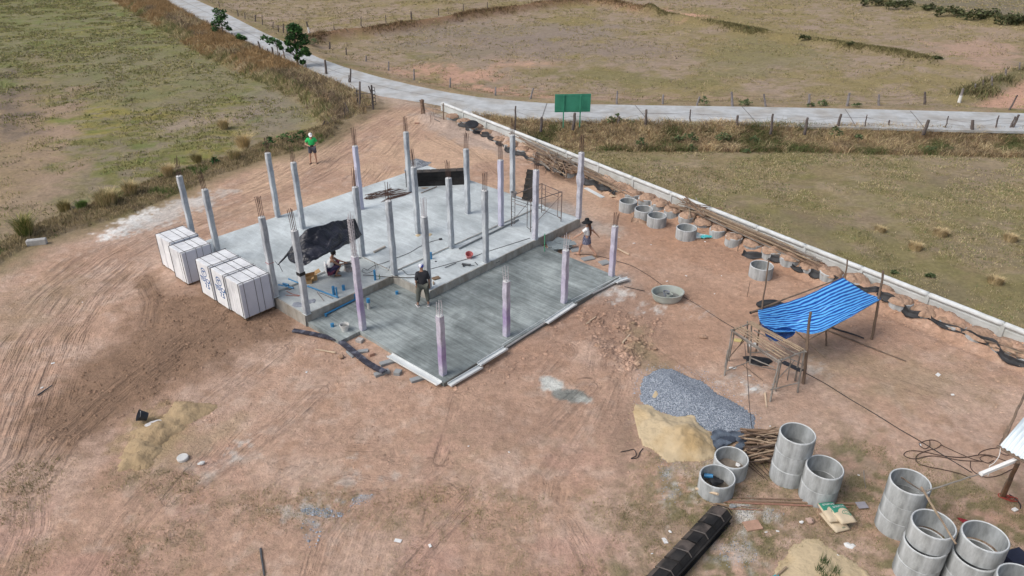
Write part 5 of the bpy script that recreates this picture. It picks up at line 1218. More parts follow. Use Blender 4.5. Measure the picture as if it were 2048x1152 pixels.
# ================================================================ CORRUGATED ROOF and posts in the right corner
M_TIN = mat('galvanised_tin', (.62, .70, .74), .35, .06, 3, None, .05, 8, metal=.15, spec=.5)
t = thing('corrugated_roof', (*U(2070, 960, 0)[:2], 0), 'corner of a pale corrugated metal roof entering at the right edge', 'roof')
zr = 2.2; A_, B_ = U(1999, 891, zr), U(2042, 916, zr); C_ = U(2055, 825, zr+.25)
ex, ey = (B_-A_), (C_-A_); Lx = ex.length; nx_ = int(4.2/.019); vs = []; fs = []; exn = ex.normalized()
for i in range(nx_+1):
    x = 4.2*i/nx_; z = .02*math.sin(x/.105*2*math.pi)
    for j in range(2): p = A_+exn*x+ey*1.7*j; vs.append((p.x, p.y, p.z+z))
for i in range(nx_): fs.append((2*i, 2*i+2, 2*i+3, 2*i+1))
m = MB(); m.add(vs, fs); o = m.build('tin_sheet', M_TIN, t, smooth=True, fixn=False); sm = o.modifiers.new('thick', 'SOLIDIFY'); sm.thickness = .003
bt(t, A_+Vector((0, .05, -.06)), A_+exn*4.1+Vector((0, .05, -.06)), .035, 'purlin', M_POLE)
bt(t, T(2006, 992, -.05), U(2036, 925, 2.05), .06, 'post', mat('brown_post', (.20, .115, .07), .9, .35, 5, (.12, .09, .07), .4, 20))
bt(t, T(2001, 990, -.03), T(2008, 975, .3), .025, 'post_splint', M_POLE)
pole(U(2004, 890, 2.05), U(2052, 780, 2.9), .035, 'dark slanting pole rising behind the corrugated roof at the right edge', mt=M_POLE)
pole(U(2001, 889, 1.9), U(2016, 852, 2.2), .03, 'short dark stick beside the slanting pole behind the corrugated roof', mt=M_POLE)
# white batten lamp fixed on the bamboo
t = thing('batten_lamp', tuple(U(1999, 933, 2.0)), 'white tube lamp fitting hanging from the corrugated roof corner, unlit', 'lamp')
p, q = U(1960, 949, 1.7), U(2040, 916, 2.05); m = MB(); m.bar(p, q, .10, .05); m.build('fitting', M_PAPER, t); m = MB(); m.bar(p.lerp(q, .02)+Vector((-.0, -.04, .045)), q.lerp(p, .02)+Vector((0, -.04, .045)), .03); m.build('tube', mat('lamp_tube', (.82,.82,.80), .3), t)
for a in (.0, 1.0): m = MB(); m.bbox(p.lerp(q, a)+Vector((0, -.03, .04)), (.05, .09, .07), .008, rz=.6); m.build('end_cap', M_PAPER, t)
def cable(pts, r, label, mt, z=.02, cat='cable', pix=True, name='cable', group=None, zs=None):
    P = [(T(a, b, z) if zs is None else U(a, b, zs[i])) for i, (a, b) in enumerate(pts)] if pix else [Vector(p) for p in pts]
    Q = []
    for i in range(len(P)-1):
        p0, p1, p2, p3 = P[max(i-1, 0)], P[i], P[i+1], P[min(i+2, len(P)-1)]
        for k in range(6):
            f = k/6; Q.append(.5*((2*p1)+(p2-p0)*f+(2*p0-5*p1+4*p2-p3)*f*f+(3*p1-p0-3*p2+p3)*f**3))
    Q.append(P[-1]); m = MB(); m.tube(Q, r, 5); return tg(m.build(name, mt, smooth=True), label, cat, group)
M_CABLE = mat('dark_cable', (.045, .04, .04), .7, .2, 6)
M_HOSE = mat('dark_hose', (.075, .05, .04), .7, .2, 6)
cable([(2001,896),(1998,912),(1988,926),(1979,932),(1978,945),(1976,952)], .008, 'white cord hanging from the corrugated roof behind the tube lamp', M_PAPER, zs=[2.15,2.0,1.9,1.85,1.6,1.5])
pole(U(1853,982,1.53), U(1962,947,1.72), .022, 'grey bamboo running from the ring stack mouth to the tube lamp', mt=M_GREYSTICK, wob=.01, cat='bamboo pole')
pole(U(1842,974,1.55), U(1912,1088,1.52), .03, 'brown pole bridging the mouths of two ring stacks', mt=M_BAMBOO, wob=.008, cat='bamboo pole')
pole(U(1798,952,1.2), U(1845,983,1.54), .018, 'thin brown stick leaning inside the mouth of the three-ring stack', mt=M_POLE, cat='stick')
K = 5.235
def kk(L): return [(1750+a/K, 740+b/K) for a, b in L]
cable([(1237,524),(1260,531),(1283,543),(1305,557),(1329,575)], .010, 'thin dark cable from the porch corner to the oval basin', M_CABLE)
cable([(1148,509),(1180,510),(1210,516),(1237,524)], .010, 'thin dark cable on the earth behind the porch columns', M_CABLE)
cable([(1366,594),(1400,614),(1440,640),(1470,658)], .010, 'thin dark cable from the oval basin to the stick rack', M_CABLE)
cable([(1609,746),(1650,768),(1701,800),(1750,829),(1798,859),(1836,881),(1890,914),(1943,946)], .013, 'long dark cable crossing the bare yard from the rack towards the roof', M_CABLE)
cable([(1249,574),(1262,577),(1290,583)], .014, 'short dark rod lying left of the oval basin', M_CABLE)
cable(kk([(460,780),(510,752),(600,738),(680,770),(680,800),(630,830),(560,845),(450,890),(425,940),(450,980),(520,1010),(720,1050),(900,1095),(1000,1140)]), .011, 'dark hose loops on the ground left of the corrugated roof', M_HOSE, cat='hose', group=None)
cable(kk([(570,745),(570,800),(520,830),(470,800),(460,770)]), .011, 'small dark hose coil at the left end of the hose loops', M_HOSE, cat='hose')
cable(kk([(690,790),(850,865),(1000,930),(1120,965)]), .010, 'straight dark hose run in the middle of the hose loops', M_HOSE, cat='hose')
cable(kk([(1130,960),(900,952),(600,905),(430,935),(350,925),(300,895),(330,860),(400,850),(520,865),(720,905),(920,920),(1080,895),(1200,898),(1320,940),(1440,985),(1510,1000)]), .012, 'widest dark hose loop reaching to the roof post', M_HOSE, cat='hose')
cable(kk([(1080,890),(1110,860),(1180,835),(1270,822),(1350,830),(1420,870),(1400,895),(1340,890),(1310,870)]), .011, 'dark hose curl below the corner of the corrugated roof', M_HOSE, cat='hose')
cable(kk([(1000,960),(1000,1030),(1060,1090),(1160,1128),(1290,1110),(1400,1060),(1500,1010)]), .011, 'dark hose sagging under the tube lamp', M_HOSE, cat='hose')
cable(kk([(1240,950),(1180,980),(1110,950),(1100,920),(1160,900),(1230,920)]), .010, 'tight hose ring in the tangle left of the roof', M_HOSE, cat='hose')
cable([(2018,990),(2030,998),(2040,1010),(2040,1018)], .016, 'black lead to the white box near the roof post', M_CABLE)
m = MB(); m.bbox(T(2029, 1021, .03), (.14, .1, .05), .01, rz=.4); tg(m.build('socket_box', M_PAPER), 'small white socket box on the ground near the roof post', 'box')
M_REDC = mat('red_cord', (.35, .06, .045), .7, .1, 9)
for k in range(4):
    c = T(2004+k*7, 993+k*2.5, .03); R = .10; m = MB(); P = [c+Vector((R*math.cos(a)*(1+.3*k/3), R*.8*math.sin(a), .01*math.sin(3*a))) for a in np.linspace(0, 6.0, 16)]; m.tube(P, .012, 5); tg(m.build('rope_loop', M_REDC, smooth=True), 'tangled red cord at the foot of the brown roof post', 'cord', 'red cord loops at the roof post')
lump(1930, 1043, .03, (.17, .07), 'red_cloth', mat('dark_red', (.25, .02, .03), .7, .2, 9), 'dark red cloth scrap behind the ring stack in the right corner', 'cloth', flat=.5, rz=-.6)
m = MB(); c = U(2036, 1112, .5); m.box((c.x, c.y, .25), (.5, .4, .5), rz=.3); tg(m.build('dark_crate', mat('navy_box', (.02, .025, .05), .6, .3, 6)), 'dark navy crate behind the ring stack at the right bottom corner', 'crate')
m = MB(); m.cyl(U(1998, 1137, .55), U(2014, 1143, .55), .04, 10); tg(m.build('blue_pipe', M_BLUEP), 'blue pipe end between the two corner ring stacks', 'pipe')
m = MB(); m.cyl(U(1540, 1158, .06), U(1556, 1150, .06), .035, 10); tg(m.build('blue_pipe', mat('cyan_sleeve', (.03, .35, .45), .5)), 'cyan sleeve at the bottom edge left of the pale sand', 'pipe')
pole(U(1552,1152,.07), U(1573,1134,.10), .028, 'brown handle with cyan sleeve at the bottom edge left of the pale sand', mt=M_BAMBOO, wob=.003, cat='tool handle', r1=.028)
# trowel plate at the end of the poles
m = MB(); m.bbox(T(1723, 1013, .05), (.26, .22, .02), .005, rz=.1); tg(m.build('metal_plate', mat('dull_plate', (.30,.29,.32), .6)), 'dull grey shovel blade at the right end of the long brown poles', 'shovel blade')
# ================================================================ BOARDS AND BLOCKS ROUND THE PORCH
M_WBOARD = mat('white_form_board', (.68, .71, .71), .75, .08, 3, (.58, .61, .61), .15, 14)
def channel(p, q, w_, label, mt=None, h=.06, name='form_board', group='white form boards laid along the porch edge'):
    """shallow U channel board lying on the ground"""
    p, q = Vector(p), Vector(q); d = (q-p).normalized(); s = Vector((-d.y, d.x, 0)); t = thing(name, tuple((p+q)/2), label, 'form board', group)
    m = MB(); m.bar(p+Vector((0,0,.0)), q, w_, .014); m.build('web', mt or M_WBOARD, t)
    for sg in (-1, 1): m = MB(); o = s*sg*(w_/2-.008)+Vector((0, 0, h/2)); m.bar(p+o, q+o, .014, h); m.build('flange', mt or M_WBOARD, t)
    return t
z = .10
for i, (a, b) in enumerate((((899,771),(962,734)), ((958,730),(1012,697)), ((1008,694),(1092,641)), ((1093,646),(1150,608)), ((1146,604),(1243,556)))):
    channel(U(a[0], a[1], z+(i % 2)*.05), U(b[0], b[1], z+(i % 2)*.05), .2, 'white form board along the front porch edge, %s from the nearest corner' % ordn[i])
channel(U(1232,565,.13), U(1257,557,.13), .18, 'short white board end at the far right corner of the porch')
channel(U(779,711,.14), U(879,768,.14), .24, 'wide white form board left of the nearest porch corner')
M_BFORM = mat('black_form_plate', (.035, .035, .05), .6, .5, 10, (.16, .17, .21), .3, 20, c2amt=(.5, .7))
def bent(pts, w_, h, z, label, mt):
    P = [U(a, b, z_) for (a, b), z_ in zip(pts, z)]; t = thing('metal_form', tuple(P[0]), label, 'form plate', 'black metal form plates left of the porch'); m = MB()
    for p, q in zip(P[:-1], P[1:]): m.bar(p, q+(q-p)*.004, .02, w_, up=(0, 0, 1))
    m2 = MB()
    vs = []; fs = []
    for p0, p1 in zip(P[:-1], P[1:]):
        d = (p1-p0).normalized(); s = Vector((-d.y, d.x, 0)); n = len(vs); vs += [p0+s*w_/2, p0-s*w_/2, p1-s*w_/2, p1+s*w_/2]; vs += [p0-s*w_/2-Vector((0,0,h)), p1-s*w_/2-Vector((0,0,h)), p0+s*w_/2-Vector((0,0,h)), p1+s*w_/2-Vector((0,0,h))]
        fs += [(n, n+1, n+2, n+3), (n+1, n+4, n+5, n+2), (n, n+6, n+7, n+3)]
    m2.add(vs, fs); o = m2.build('plate', mt, t); s_ = o.modifiers.new('t', 'SOLIDIFY'); s_.thickness = .008
    return t
bent([(586,659),(630,667),(674,677)], .17, .06, [.10,.10,.12], 'black form plate lying left of the porch notch, cement spotted', M_BFORM)
bent([(681,681),(695,692),(712,706),(732,722),(750,733),(770,742)], .20, .07, [.15,.14,.13,.14,.16,.2], 'curved black form plate lying below the porch notch', M_BFORM)
M_BLOCK = mat('grey_block', (.30, .315, .32), .9, .15, 6, (.24, .25, .255), .4, 20)
def block(px, py, rz, label, d=(.39, .19, .09), z=None, name='concrete_block', mt=None, group='grey concrete blocks lying round the porch'):
    c = T(px, py); m = MB(); zz = c.z+d[2]/2-.01 if z is None else z
    m.bbox((c.x, c.y, zz), d, .008, rz=rz); return tg(m.build(name, mt or M_BLOCK), label, 'block', group)
block(764, 748, .55, 'grey block under the lower end of the curved black plate', (.5, .19, .10))
block(726, 704, .2, 'grey block right of the curved black plate, inside the notch', (.36, .17, .08))
block(703, 709, -.9, 'grey block lying against the left side of the curved black plate', (.46, .18, .08))
block(720, 683, -.4, 'squarish pale block in the porch notch', (.24, .2, .12), mt=mat('pale_block', (.42,.40,.38), .9, .2, 9))
block(775, 727, .5, 'grey block under the left end of the wide white board', (.5, .2, .1))
block(796, 748, 1.3, 'small grey block below the wide white board', (.22, .22, .14))
block(836, 760, .5, 'grey block under the right end of the wide white board', (.5, .2, .1))
block(743, 711, .6, 'reddish brick chunk inside the porch notch', (.18, .14, .12), mt=mat('brick_chunk', (.42,.26,.19), .9, .2, 9))
block(1105, 500, -.3, 'cement board offcut at the left of the heap behind the porch', (.5, .35, .03), mt=mat('wet_board', (.24,.28,.29), .7, .25, 5))
for i, (px, py, rz, d) in enumerate(((1112,488,.2,(.8,.5,.03)), (1124,482,-.5,(.7,.5,.03)), (1130,492,.6,(.55,.4,.03)), (1118,495,.0,(.6,.4,.03)), (1140,487,.3,(.5,.3,.03)))):
    c = U(px, py, .10+i*.04); m = MB(); m.bbox(c, d, .004, M=Matrix.Translation(c) @ Matrix.Rotation(rz, 4, 'Z') @ Matrix.Rotation(random.uniform(-.15, .15), 4, 'X')); tg(m.build('cement_sheet', bpy.data.materials['wet_board']), 'broken grey cement sheet in the heap left of the walking woman', 'cement sheet', 'broken cement sheets behind the porch')
block(1151, 500, .3, 'flat grey slab piece left of the walking woman', (.42, .36, .04)); block(1176, 518, .45, 'flat grey slab piece below the feet of the walking woman', (.55, .3, .06))
block(1209, 526, .5, 'flat grey slab piece beside the far right porch column', (.42, .36, .06)); block(1128, 497, .9, 'brownish board piece leaning on the cement sheets', (.4, .1, .03), mt=M_BAMBOO)
pole(T(1235, 499, .04), T(1258, 511, .04), .035, 'pale wooden stake lying right of the far right porch column', mt=bpy.data.materials['pale_bamboo'], wob=.003, r1=.034, cat='stake')
pole(T(632, 700, .03), T(672, 708, .05), .014, 'thin pale stick handle lying left of the porch', mt=mat('straw_stick', (.52,.42,.30), .8), cat='stick', r1=.03)
lump(682, 713, .05, (.11, .09), 'soil_clod', M_SOIL, 'muddy hoe head at the end of the thin stick handle', 'hoe', flat=.9)
pole(T(1172,650,.05), T(1191,636,.05), .022, 'pale wood offcut in the rubble below the porch corner', mt=bpy.data.materials['pale_bamboo'], cat='wood offcut'); pole(T(1245,689,.05), T(1259,673,.08), .035, 'pale wood splinter standing in the rubble', mt=bpy.data.materials['pale_bamboo'], cat='wood offcut')
for i, (px, py, s) in enumerate(((1266,679,.22), (1196,690,.12), (1160,634,.11), (1407,673,.14), (1234,654,.10), (1310,697,.09))):
    lump(px, py, .04, (s, s*.75), 'soil_lump', M_SOIL, ['large flat soil lump in the rubble strip','pale soil lump left in the rubble strip','soil lump nearest the porch boards','soil lump far right of the rubble strip','dark soil lump top of the rubble strip','soil lump above the crushed stone'][i], 'soil lump', flat=.6, sub=2)
# low shallow seams on the slab
M_SEAM = mat('seam_shadow', (.30, .31, .31), .9, .2, 9)
# ================================================================ THINGS ON THE SLAB
zs, zb_ = ZS, ZS-.045; zf = ZS-.035
def pipe(p, q, r, label, mt=None, cat='pipe', name='pvc_pipe', group=None):
    m = MB(); m.tube([p, q], r, 12); t = m.build(name, mt or M_BLUEP, smooth=False); return tg(t, label, cat, group)
gb = 'blue plastic pipes lying on the bathroom slab'
pipe(U(577,558,zb_+.05), U(597,566,zb_+.05), .032, 'blue pipe just behind the banded front corner column', group=gb)
pipe(U(615,572,zb_+.04), U(676,595,zb_+.04), .03, 'longest blue pipe lying across the bathroom slab', group=gb)
pipe(U(557,570,zb_+.04), U(587,576,zb_+.04), .035, 'blue pipe beside the column with red string', group=gb); pipe(U(566,567,zb_+.09), U(577,570,zb_+.09), .04, 'short blue coupling on the pipes beside the column with red string', group=gb)
pipe(U(559,577,zb_+.02), U(582,579,zb_+.02), .012, 'thin dark rod below the blue pipes beside the column with red string', M_RUST, 'rod', 'steel_rod')
pipe(U(668,589,zb_), U(668,589,zb_)+Vector((0,0,.34)), .055, 'thick short blue riser standing on the bathroom slab, left one', group='upright blue riser pipes'); pipe(U(674.5,595,zb_), U(674.5,595,zb_)+Vector((0,0,.42)), .035, 'thin blue riser standing on the bathroom slab, right one', group='upright blue riser pipes')
pipe(U(687.5,580,zb_), U(687.5,580,zb_)+Vector((0,0,.2)), .06, 'squat blue riser alone on the bathroom slab', group='upright blue riser pipes')
pipe(U(750.5,560,zb_), U(750.5,560,zb_)+Vector((0,0,.42)), .045, 'blue riser right of the violet column with the cage', group='upright blue riser pipes'); pipe(U(759.5,558,zb_), U(759.5,558,zb_)+Vector((0,0,.2)), .015, 'thin green tube beside the blue riser near the cage column', mat('green_tube', (.12,.2,.1), .6), group='upright blue riser pipes')
pipe(U(862.5,518,zf), U(862.5,518,zf)+Vector((0,0,.3)), .045, 'blue riser beside the column behind the standing worker', group='upright blue riser pipes')
pipe(U(652,628,ZP+.05), U(712,598,ZP+.05), .035, 'long blue pipe lying along the foot of the bathroom slab', group=gb); pipe(U(652,632,ZP+.03), U(652,632,ZP+.03)+Vector((0,0,.1)), .045, 'blue elbow at the left end of the long pipe', group='upright blue riser pipes')
pipe(U(710,600,ZP), U(710,600,ZP)+Vector((0,0,.28)), .05, 'blue riser touching the cage column at the slab foot', group='upright blue riser pipes')
pipe(U(665,653,ZP), U(665,653,ZP)+Vector((0,0,.12)), .065, 'squat blue stub on the porch left of the white bucket', group='upright blue riser pipes')
pipe(U(794,588,ZP), U(794,588,ZP)+Vector((0,0,.12)), .06, 'squat blue stub on the porch below the inner slab corner', group='upright blue riser pipes')
t = thing('riser_pipe', tuple(U(738,617,ZP)), 'tall riser on the porch right of the cage column, blue top and grey foot', 'pipe'); b = U(738,617,ZP)
m = MB(); m.cyl(b, b+Vector((0,0,.26)), .062, 12); m.build('grey_sleeve', mat('grey_sleeve', (.45,.45,.42), .8), t); m = MB(); m.cyl(b+Vector((0,0,.262)), b+Vector((0,0,.42)), .068, 12); m.build('blue_sleeve', M_BLUEP, t)
pipe(U(1089,503,ZP), U(1089,494,ZP)+Vector((0,0,.62)), .018, 'thin green rod standing at the front slab edge left of the cement sheets', mat('green_rod', (.05,.25,.13), .6), 'rod', 'green_rod')
pipe(U(748,504,zs+.05), U(770,493,zs+.05), .045, 'beige tube lying on the slab behind the inner corner column', mat('beige_tube', (.50,.44,.37), .7), name='cardboard_tube')
# cardboard box
def cbox(c, w_, d, h, rz, label, open_=True):
    t = thing('cardboard_box', tuple(c), label, 'box', 'cardboard boxes by the banded column'); M0 = Matrix.Translation(c) @ Matrix.Rotation(rz, 4, 'Z'); m = MB(); th_ = .006
    mc = bpy.data.materials.get('cardboard') or mat('cardboard', (.42, .27, .13), .85, .15, 6)
    m.box(None, (w_, d, th_), M0 @ Matrix.Translation((0, 0, th_/2))) if False else m.box((0,0,0), (w_, d, th_), M0 @ Matrix.Translation((0, 0, th_/2)))
    for x in (-1, 1): m.box(None, (th_, d, h), M0 @ Matrix.Translation((x*w_/2, 0, h/2+th_)))
    for y in (-1, 1): m.box(None, (w_-th_*2.2, th_, h), M0 @ Matrix.Translation((0, y*(d/2-th_/2), h/2+th_)))
    m.build('carton', mc, t)
    for x in (-1, 1): m = MB(); m.box(None, (w_*.45, d, th_), M0 @ Matrix.Translation((x*(w_/2+w_*.2), 0, h+.06)) @ Matrix.Rotation(-x*.35, 4, 'Y')); m.build('flap', mc, t)
cbox(U(622,560,zb_), .42, .3, .24, .5, 'open cardboard box just right of the banded corner column'); cbox(U(619,566,zb_), .2, .16, .14, .2, 'small cardboard carton in front of the open box')
def bucket(c, r0, r1, h, label, mt, inner=None, tilt=None, name='bucket', handle=True, group=None, fill=.75, fm=None):
    t = thing(name, tuple(c), label, 'bucket', group); M0 = Matrix.Translation(c) @ (tilt or Matrix()); m = MB()
    m.lathe([(0.001, 0), (r0, 0), (r1*.97, h*.9), (r1*1.05, h*.9), (r1*1.06, h), (r1*.98, h), (r0*.96, .02), (.001, .015)], n=22, M=M0); m.build('shell', mt, t, smooth=False)
    if fm: m = MB(); rr = r0+(r1-r0)*fill; m.lathe([(0.001, h*fill), (rr*.96, h*fill-.004), (rr*.9, h*fill-.02)], n=18, M=M0); m.build('contents', fm, t)
    if handle: m = MB(); m.tube([M0 @ Vector((r1*1.07*math.cos(a), -abs(r1*1.0*math.sin(a))*.9, h*.93-abs(.03*math.sin(a)))) for a in np.linspace(0, math.pi, 9)], .005, 4); m.build('handle', M_PAPER if mt is not M_BLACKPL else M_STRAP, t)
    return t
M_MORTAR = mat('wet_mortar', (.19, .195, .185), .6, .2, 9, None, .6, 14)
M_WBUCKET = mat('dusty_white_plastic', (.60, .60, .58), .7, .15, 6)
bucket(U(690,661,ZP), .11, .16, .25, 'dusty white bucket standing on the porch slab near the notch', M_WBUCKET, fm=M_MORTAR, fill=.7)
bucket(U(696,538,zb_+.02), .12, .16, .25, 'bucket of black rubble right of the crouching worker', mat('grey_pail', (.26,.25,.25), .7, .2, 8), fm=M_BLACKPL, fill=.9)
lump(699, 541, zb_, (.22, .16), 'paper_sack', mat('sack_grey', (.33,.30,.29), .9, .3, 8), 'crumpled greyish sack under the bucket beside the crouching worker', 'sack', flat=.8, sub=3)
bucket(U(938,515,zf), .10, .15, .22, 'pink bucket tilted on the front part of the slab', mat('pink_plastic', (.50, .17, .17), .5, .1, 8), tilt=Matrix.Rotation(.35, 4, 'X') @ Matrix.Rotation(.1, 4, 'Y'))
bucket(T(297,842,.16), .12, .165, .26, 'black bucket tipped over on the brown sand at left', mat('black_bucket', (.03, .035, .045), .55, .3, 8), tilt=Matrix.Rotation(-1.0, 4, 'Y') @ Matrix.Rotation(.35, 4, 'X'))
lump(309, 845, .12, (.22, .11), 'cement_spill', mat('spill_white', (.58,.57,.56), .9, .2, 12), 'whitish dried cement crust beside the tipped black bucket', 'cement crust', flat=.25, sub=3, rz=.5)
# white lid and white chunk
c = T(366, 918); m = MB(); m.lathe([(.001, 0), (.15, 0), (.155, .07), (.14, .085), (.001, .08)], c, 20); tg(m.build('round_drum_top', M_WBUCKET, smooth=False), 'round dusty white cap lying on the sand track', 'cap')
lump(403, 926, .03, (.10, .06), 'cement_chunk', M_WBUCKET, 'small white cement chunk right of the round white cap', 'cement chunk', flat=.6, rz=.4)
# kerb block at the left edge of the site
c = T(75, 489); m = MB(); m.bbox((c.x, c.y, c.z+.12), (.78, .24, .28), .03, rz=.28); tg(m.build('kerb_block', mat('kerb_concrete', (.44,.44,.43), .9, .2, 5, (.33,.32,.30), .3, 15)), 'pale concrete block half sunk at the left grassy edge', 'block')
# tools on the slab
M_STEEL = mat('dull_steel', (.10, .105, .11), .5, .3, 8, metal=.4)
t = thing('drill', tuple(U(926, 528, zf)), 'black power drill lying on the slab below the pink bucket', 'drill'); c = U(924, 528, zf+.05)
m = MB(); m.cyl(c, c+Vector((.34, -.08, 0)), .045, 8); m.build('body', M_STEEL, t); m = MB(); m.bbox(c+Vector((.06, -.12, 0)), (.06, .18, .05), .01, rz=.2); m.build('grip', M_STRAP, t); m = MB(); m.cyl(c+Vector((.34, -.08, 0)), c+Vector((.5, -.12, 0)), .012, 6); m.build('bit', M_STEEL, t)
for i, (a, b, c_, d_) in enumerate(((890,535,912,526), (955,530,950,524), (1000,522,992,526), (770,536,779,534), (777,541,781,530))):
    pipe(U(a, b, zf+.03), U(c_, d_, zf+.03), .014, ['long dark rod right of the standing worker','small bent rod end right of the power drill','small bent rod by the front middle column','short dark bar left of the inner corner column','dark hammer handle left of the inner corner column'][i], M_STEEL, 'rod', 'steel_rod')
pipe(U(634,584,zb_+.02), U(648,602,zb_+.02), .008, 'thin rusty rod, left of two crossing on the bathroom slab', M_RUST, 'rod', 'steel_rod'); pipe(U(638,585,zb_+.02), U(666,597,zb_+.02), .008, 'thin rusty rod, right of two crossing on the bathroom slab', M_RUST, 'rod', 'steel_rod')
pipe(U(571,590,zb_+.02), U(598,592,zb_+.02), .009, 'reddish cord stretch left of the banded corner column', mat('red_rope', (.42,.15,.11), .8), 'cord', 'red_rope')
cable([(573,582),(585,588),(600,591)], .012, 'reddish hose piece left of the banded corner column', bpy.data.materials['red_rope'], zs=[zb_+.02]*3, cat='cord', name='red_rope')
lump(597, 610, zb_, (.26, .16), 'grey_sack', mat('grey_mesh_bag', (.24,.26,.30), .8, .3, 9), 'grey mesh bag lying behind the foot of the banded column', 'bag', flat=.3, sub=3)
lump(622, 603, zb_, (.18, .14), 'grey_sack', bpy.data.materials['grey_mesh_bag'], 'grey mesh bag right of the foot of the banded column', 'bag', flat=.35, sub=3)
m = MB(); c = U(872, 556, zf+.03); m.bbox(c, (.3, .2, .04), .005, rz=.6); tg(m.build('wood_scrap', M_PALLET), 'small brown board right of the standing worker', 'board'); m = MB(); c = U(867, 566, zf+.03); m.bbox(c, (.06, .2, .04), .005, rz=.2); tg(m.build('wood_scrap', M_BAMBOO), 'tiny pale wood piece near the hip of the standing worker', 'board')
for i, (px, py) in enumerate(((836,471),(859,470))): lump(px, py, zs, (.11, .1), 'sand_pinch', M_SAND, 'small sand handful by the middle columns, %s one' % ['left', 'right'][i], 'sand', flat=.5, sub=2)
lump(756, 520, zb_, (.09, .05), 'pink_glove', mat('pinkish_cloth', (.42,.25,.22), .9, .2, 9), 'crumpled pinkish glove on the slab behind the inner corner column', 'glove', flat=.5); lump(872, 523, zf, (.05, .04), 'dark_stone', M_STRAP, 'tiny dark stone right of the blue riser behind the worker', 'stone', flat=.6)
cable([(882,478),(860,484),(838,494),(820,505),(795,515),(770,525),(752,530),(742,535),(735,540),(728,537),(724,543),(735,546),(750,538),(749,524)], .010, 'thin dark extension cable winding over the slab from the inner corner', M_CABLE, zs=[zs+.015]*6+[zs+.015]*8, cat='cable')
cable([(795,536),(805,540),(815,549),(830,548),(850,541),(872,535),(905,526),(940,516),(975,503),(1010,492),(1060,476)], .010, 'long dark cable running along the front part of the slab', M_CABLE, zs=[zf+.015]*11, cat='cable')
cable([(726,550),(745,551),(775,554),(800,555),(830,555)], .016, 'dark rod bundle bridging the inner slab corner', M_CABLE, zs=[zs+.02]*5, cat='rod')
m = MB(); c = U(881, 478, zs+.04); m.bbox(c, (.14, .08, .06), .01, rz=.2); tg(m.build('grinder', M_STRAP), 'small black power tool at the end of the extension cable', 'power tool')
# long steel channel lying along the seam
m = MB(); m.bar(U(918,497,zf+.05), U(1037,439,zf+.05), .05, .05); tg(m.build('steel_channel', mat('grey_channel', (.20,.215,.22), .6)), 'long grey steel channel lying along the step of the slab', 'steel channel')
m = MB(); m.bar(G(4.02, 2.03, zs+.012), G(13.0, 2.03, zs+.012), .03, .02); m.build('slab_lip', M_EDGE, fo)
m = MB(); m.bar(G(0, 4.03, zs+.008), G(4.0, 4.03, zs+.008), .03, .016); m.bar(G(4.03, 2.0, zs+.009), G(4.03, 4.0, zs+.009), .03, .016); m.build('slab_lip', M_EDGE, fo)
# pile of reinforcing rods
gR = 'dark reinforcing rods heaped on the far part of the slab'
for i in range(18):
    a = U(728+random.uniform(0,16), 391+random.uniform(-3, 8), zs+.03+.012*(i % 5)); b = U(800+random.uniform(-10, 22), 386+random.uniform(-9, 7), zs+.03+.012*(i % 4))
    if i % 4 == 0: b = U(782+random.uniform(0, 8), 375+random.uniform(0, 4), zs+.1)
    m = MB(); m.tube([a, a.lerp(b, .5)+Vector((0, 0, random.uniform(.0, .08))), b], .013, 4); tg(m.build('steel_rod', M_RUST), 'one of the dark rods heaped on the slab left of the black formwork', 'rod', gR)
for i in range(5):
    a = U(762+i*3, 404-i*2, zs+.03); b = U(812+i*3, 390-i*1.5, zs+.03); m = MB(); m.tube([a, b], .013, 4); tg(m.build('steel_rod', M_RUST), 'one of the dark rods heaped on the slab left of the black formwork', 'rod', gR)
pipe(U(842,386,zs+.04), U(874,373,zs+.04), .02, 'brown stick lying before the black formwork stack', M_POLE, 'stick', 'stick'); lump(850, 376, zs, (.2, .1), 'wood_litter', M_BAMBOO, 'orange brown wood chips before the black formwork stack', 'wood chips', flat=.2, sub=3, rough=.6)
# ================================================================ SCAFFOLD
M_SCAF = mat('scaffold_steel', (.12, .11, .11), .6, .3, 9, (.20, .13, .10), .1, 20)
t = thing('scaffold', tuple(U(1070, 445, ZS)), 'dark steel scaffold frames with cross braces standing on the slab beside the lilac column', 'scaffold')
L1, L2, L3, L4 = U(1023,452,ZS), U(1061,464,ZS), U(1083,425,ZS), U(1122,443,ZS); up = Vector((0, 0, 1.42))
def rod(p, q, r=.019, name='tube'): m = MB(); m.cyl(p, q, r, 7); m.build(name, M_SCAF, t)
for a, b in ((L1, L2), (L3, L4)):
    rod(a, a+up, name='upright'); rod(b, b+up, name='upright'); rod(a+up*.98, b+up*.98, name='top_bar'); i1, i2 = a.lerp(b, .18), a.lerp(b, .82)
    rod(i1+up*.12, i1+up*.97, .014, 'inner_tube'); rod(i2+up*.12, i2+up*.97, .014, 'inner_tube'); rod(i1+up*.78, i2+up*.78, .014, 'ledger'); rod(i1+up*.12, a+up*.08, .014, 'ledger'); rod(i2+up*.12, b+up*.08, .014, 'ledger')
    for k in range(5):
        rod(a+up*(.15+.17*k), i1+up*(.15+.17*k), .009, 'rung'); 
for a, b in ((L1, L3), (L2, L4)): rod(a+up*.12, b+up*.9, .011, 'brace'); rod(a+up*.9, b+up*.12, .011, 'brace')
rod(L1+up*1.0, L3+up*1.0, name='top_bar'); rod(L2+up*1.0, L4+up*1.0, name='top_bar')
bucket(L1+up*1.0+Vector((.1,-.05,.0)), .1, .13, .2, 'grey pail standing on the near left scaffold frame', bpy.data.materials['grey_pail'], handle=False)
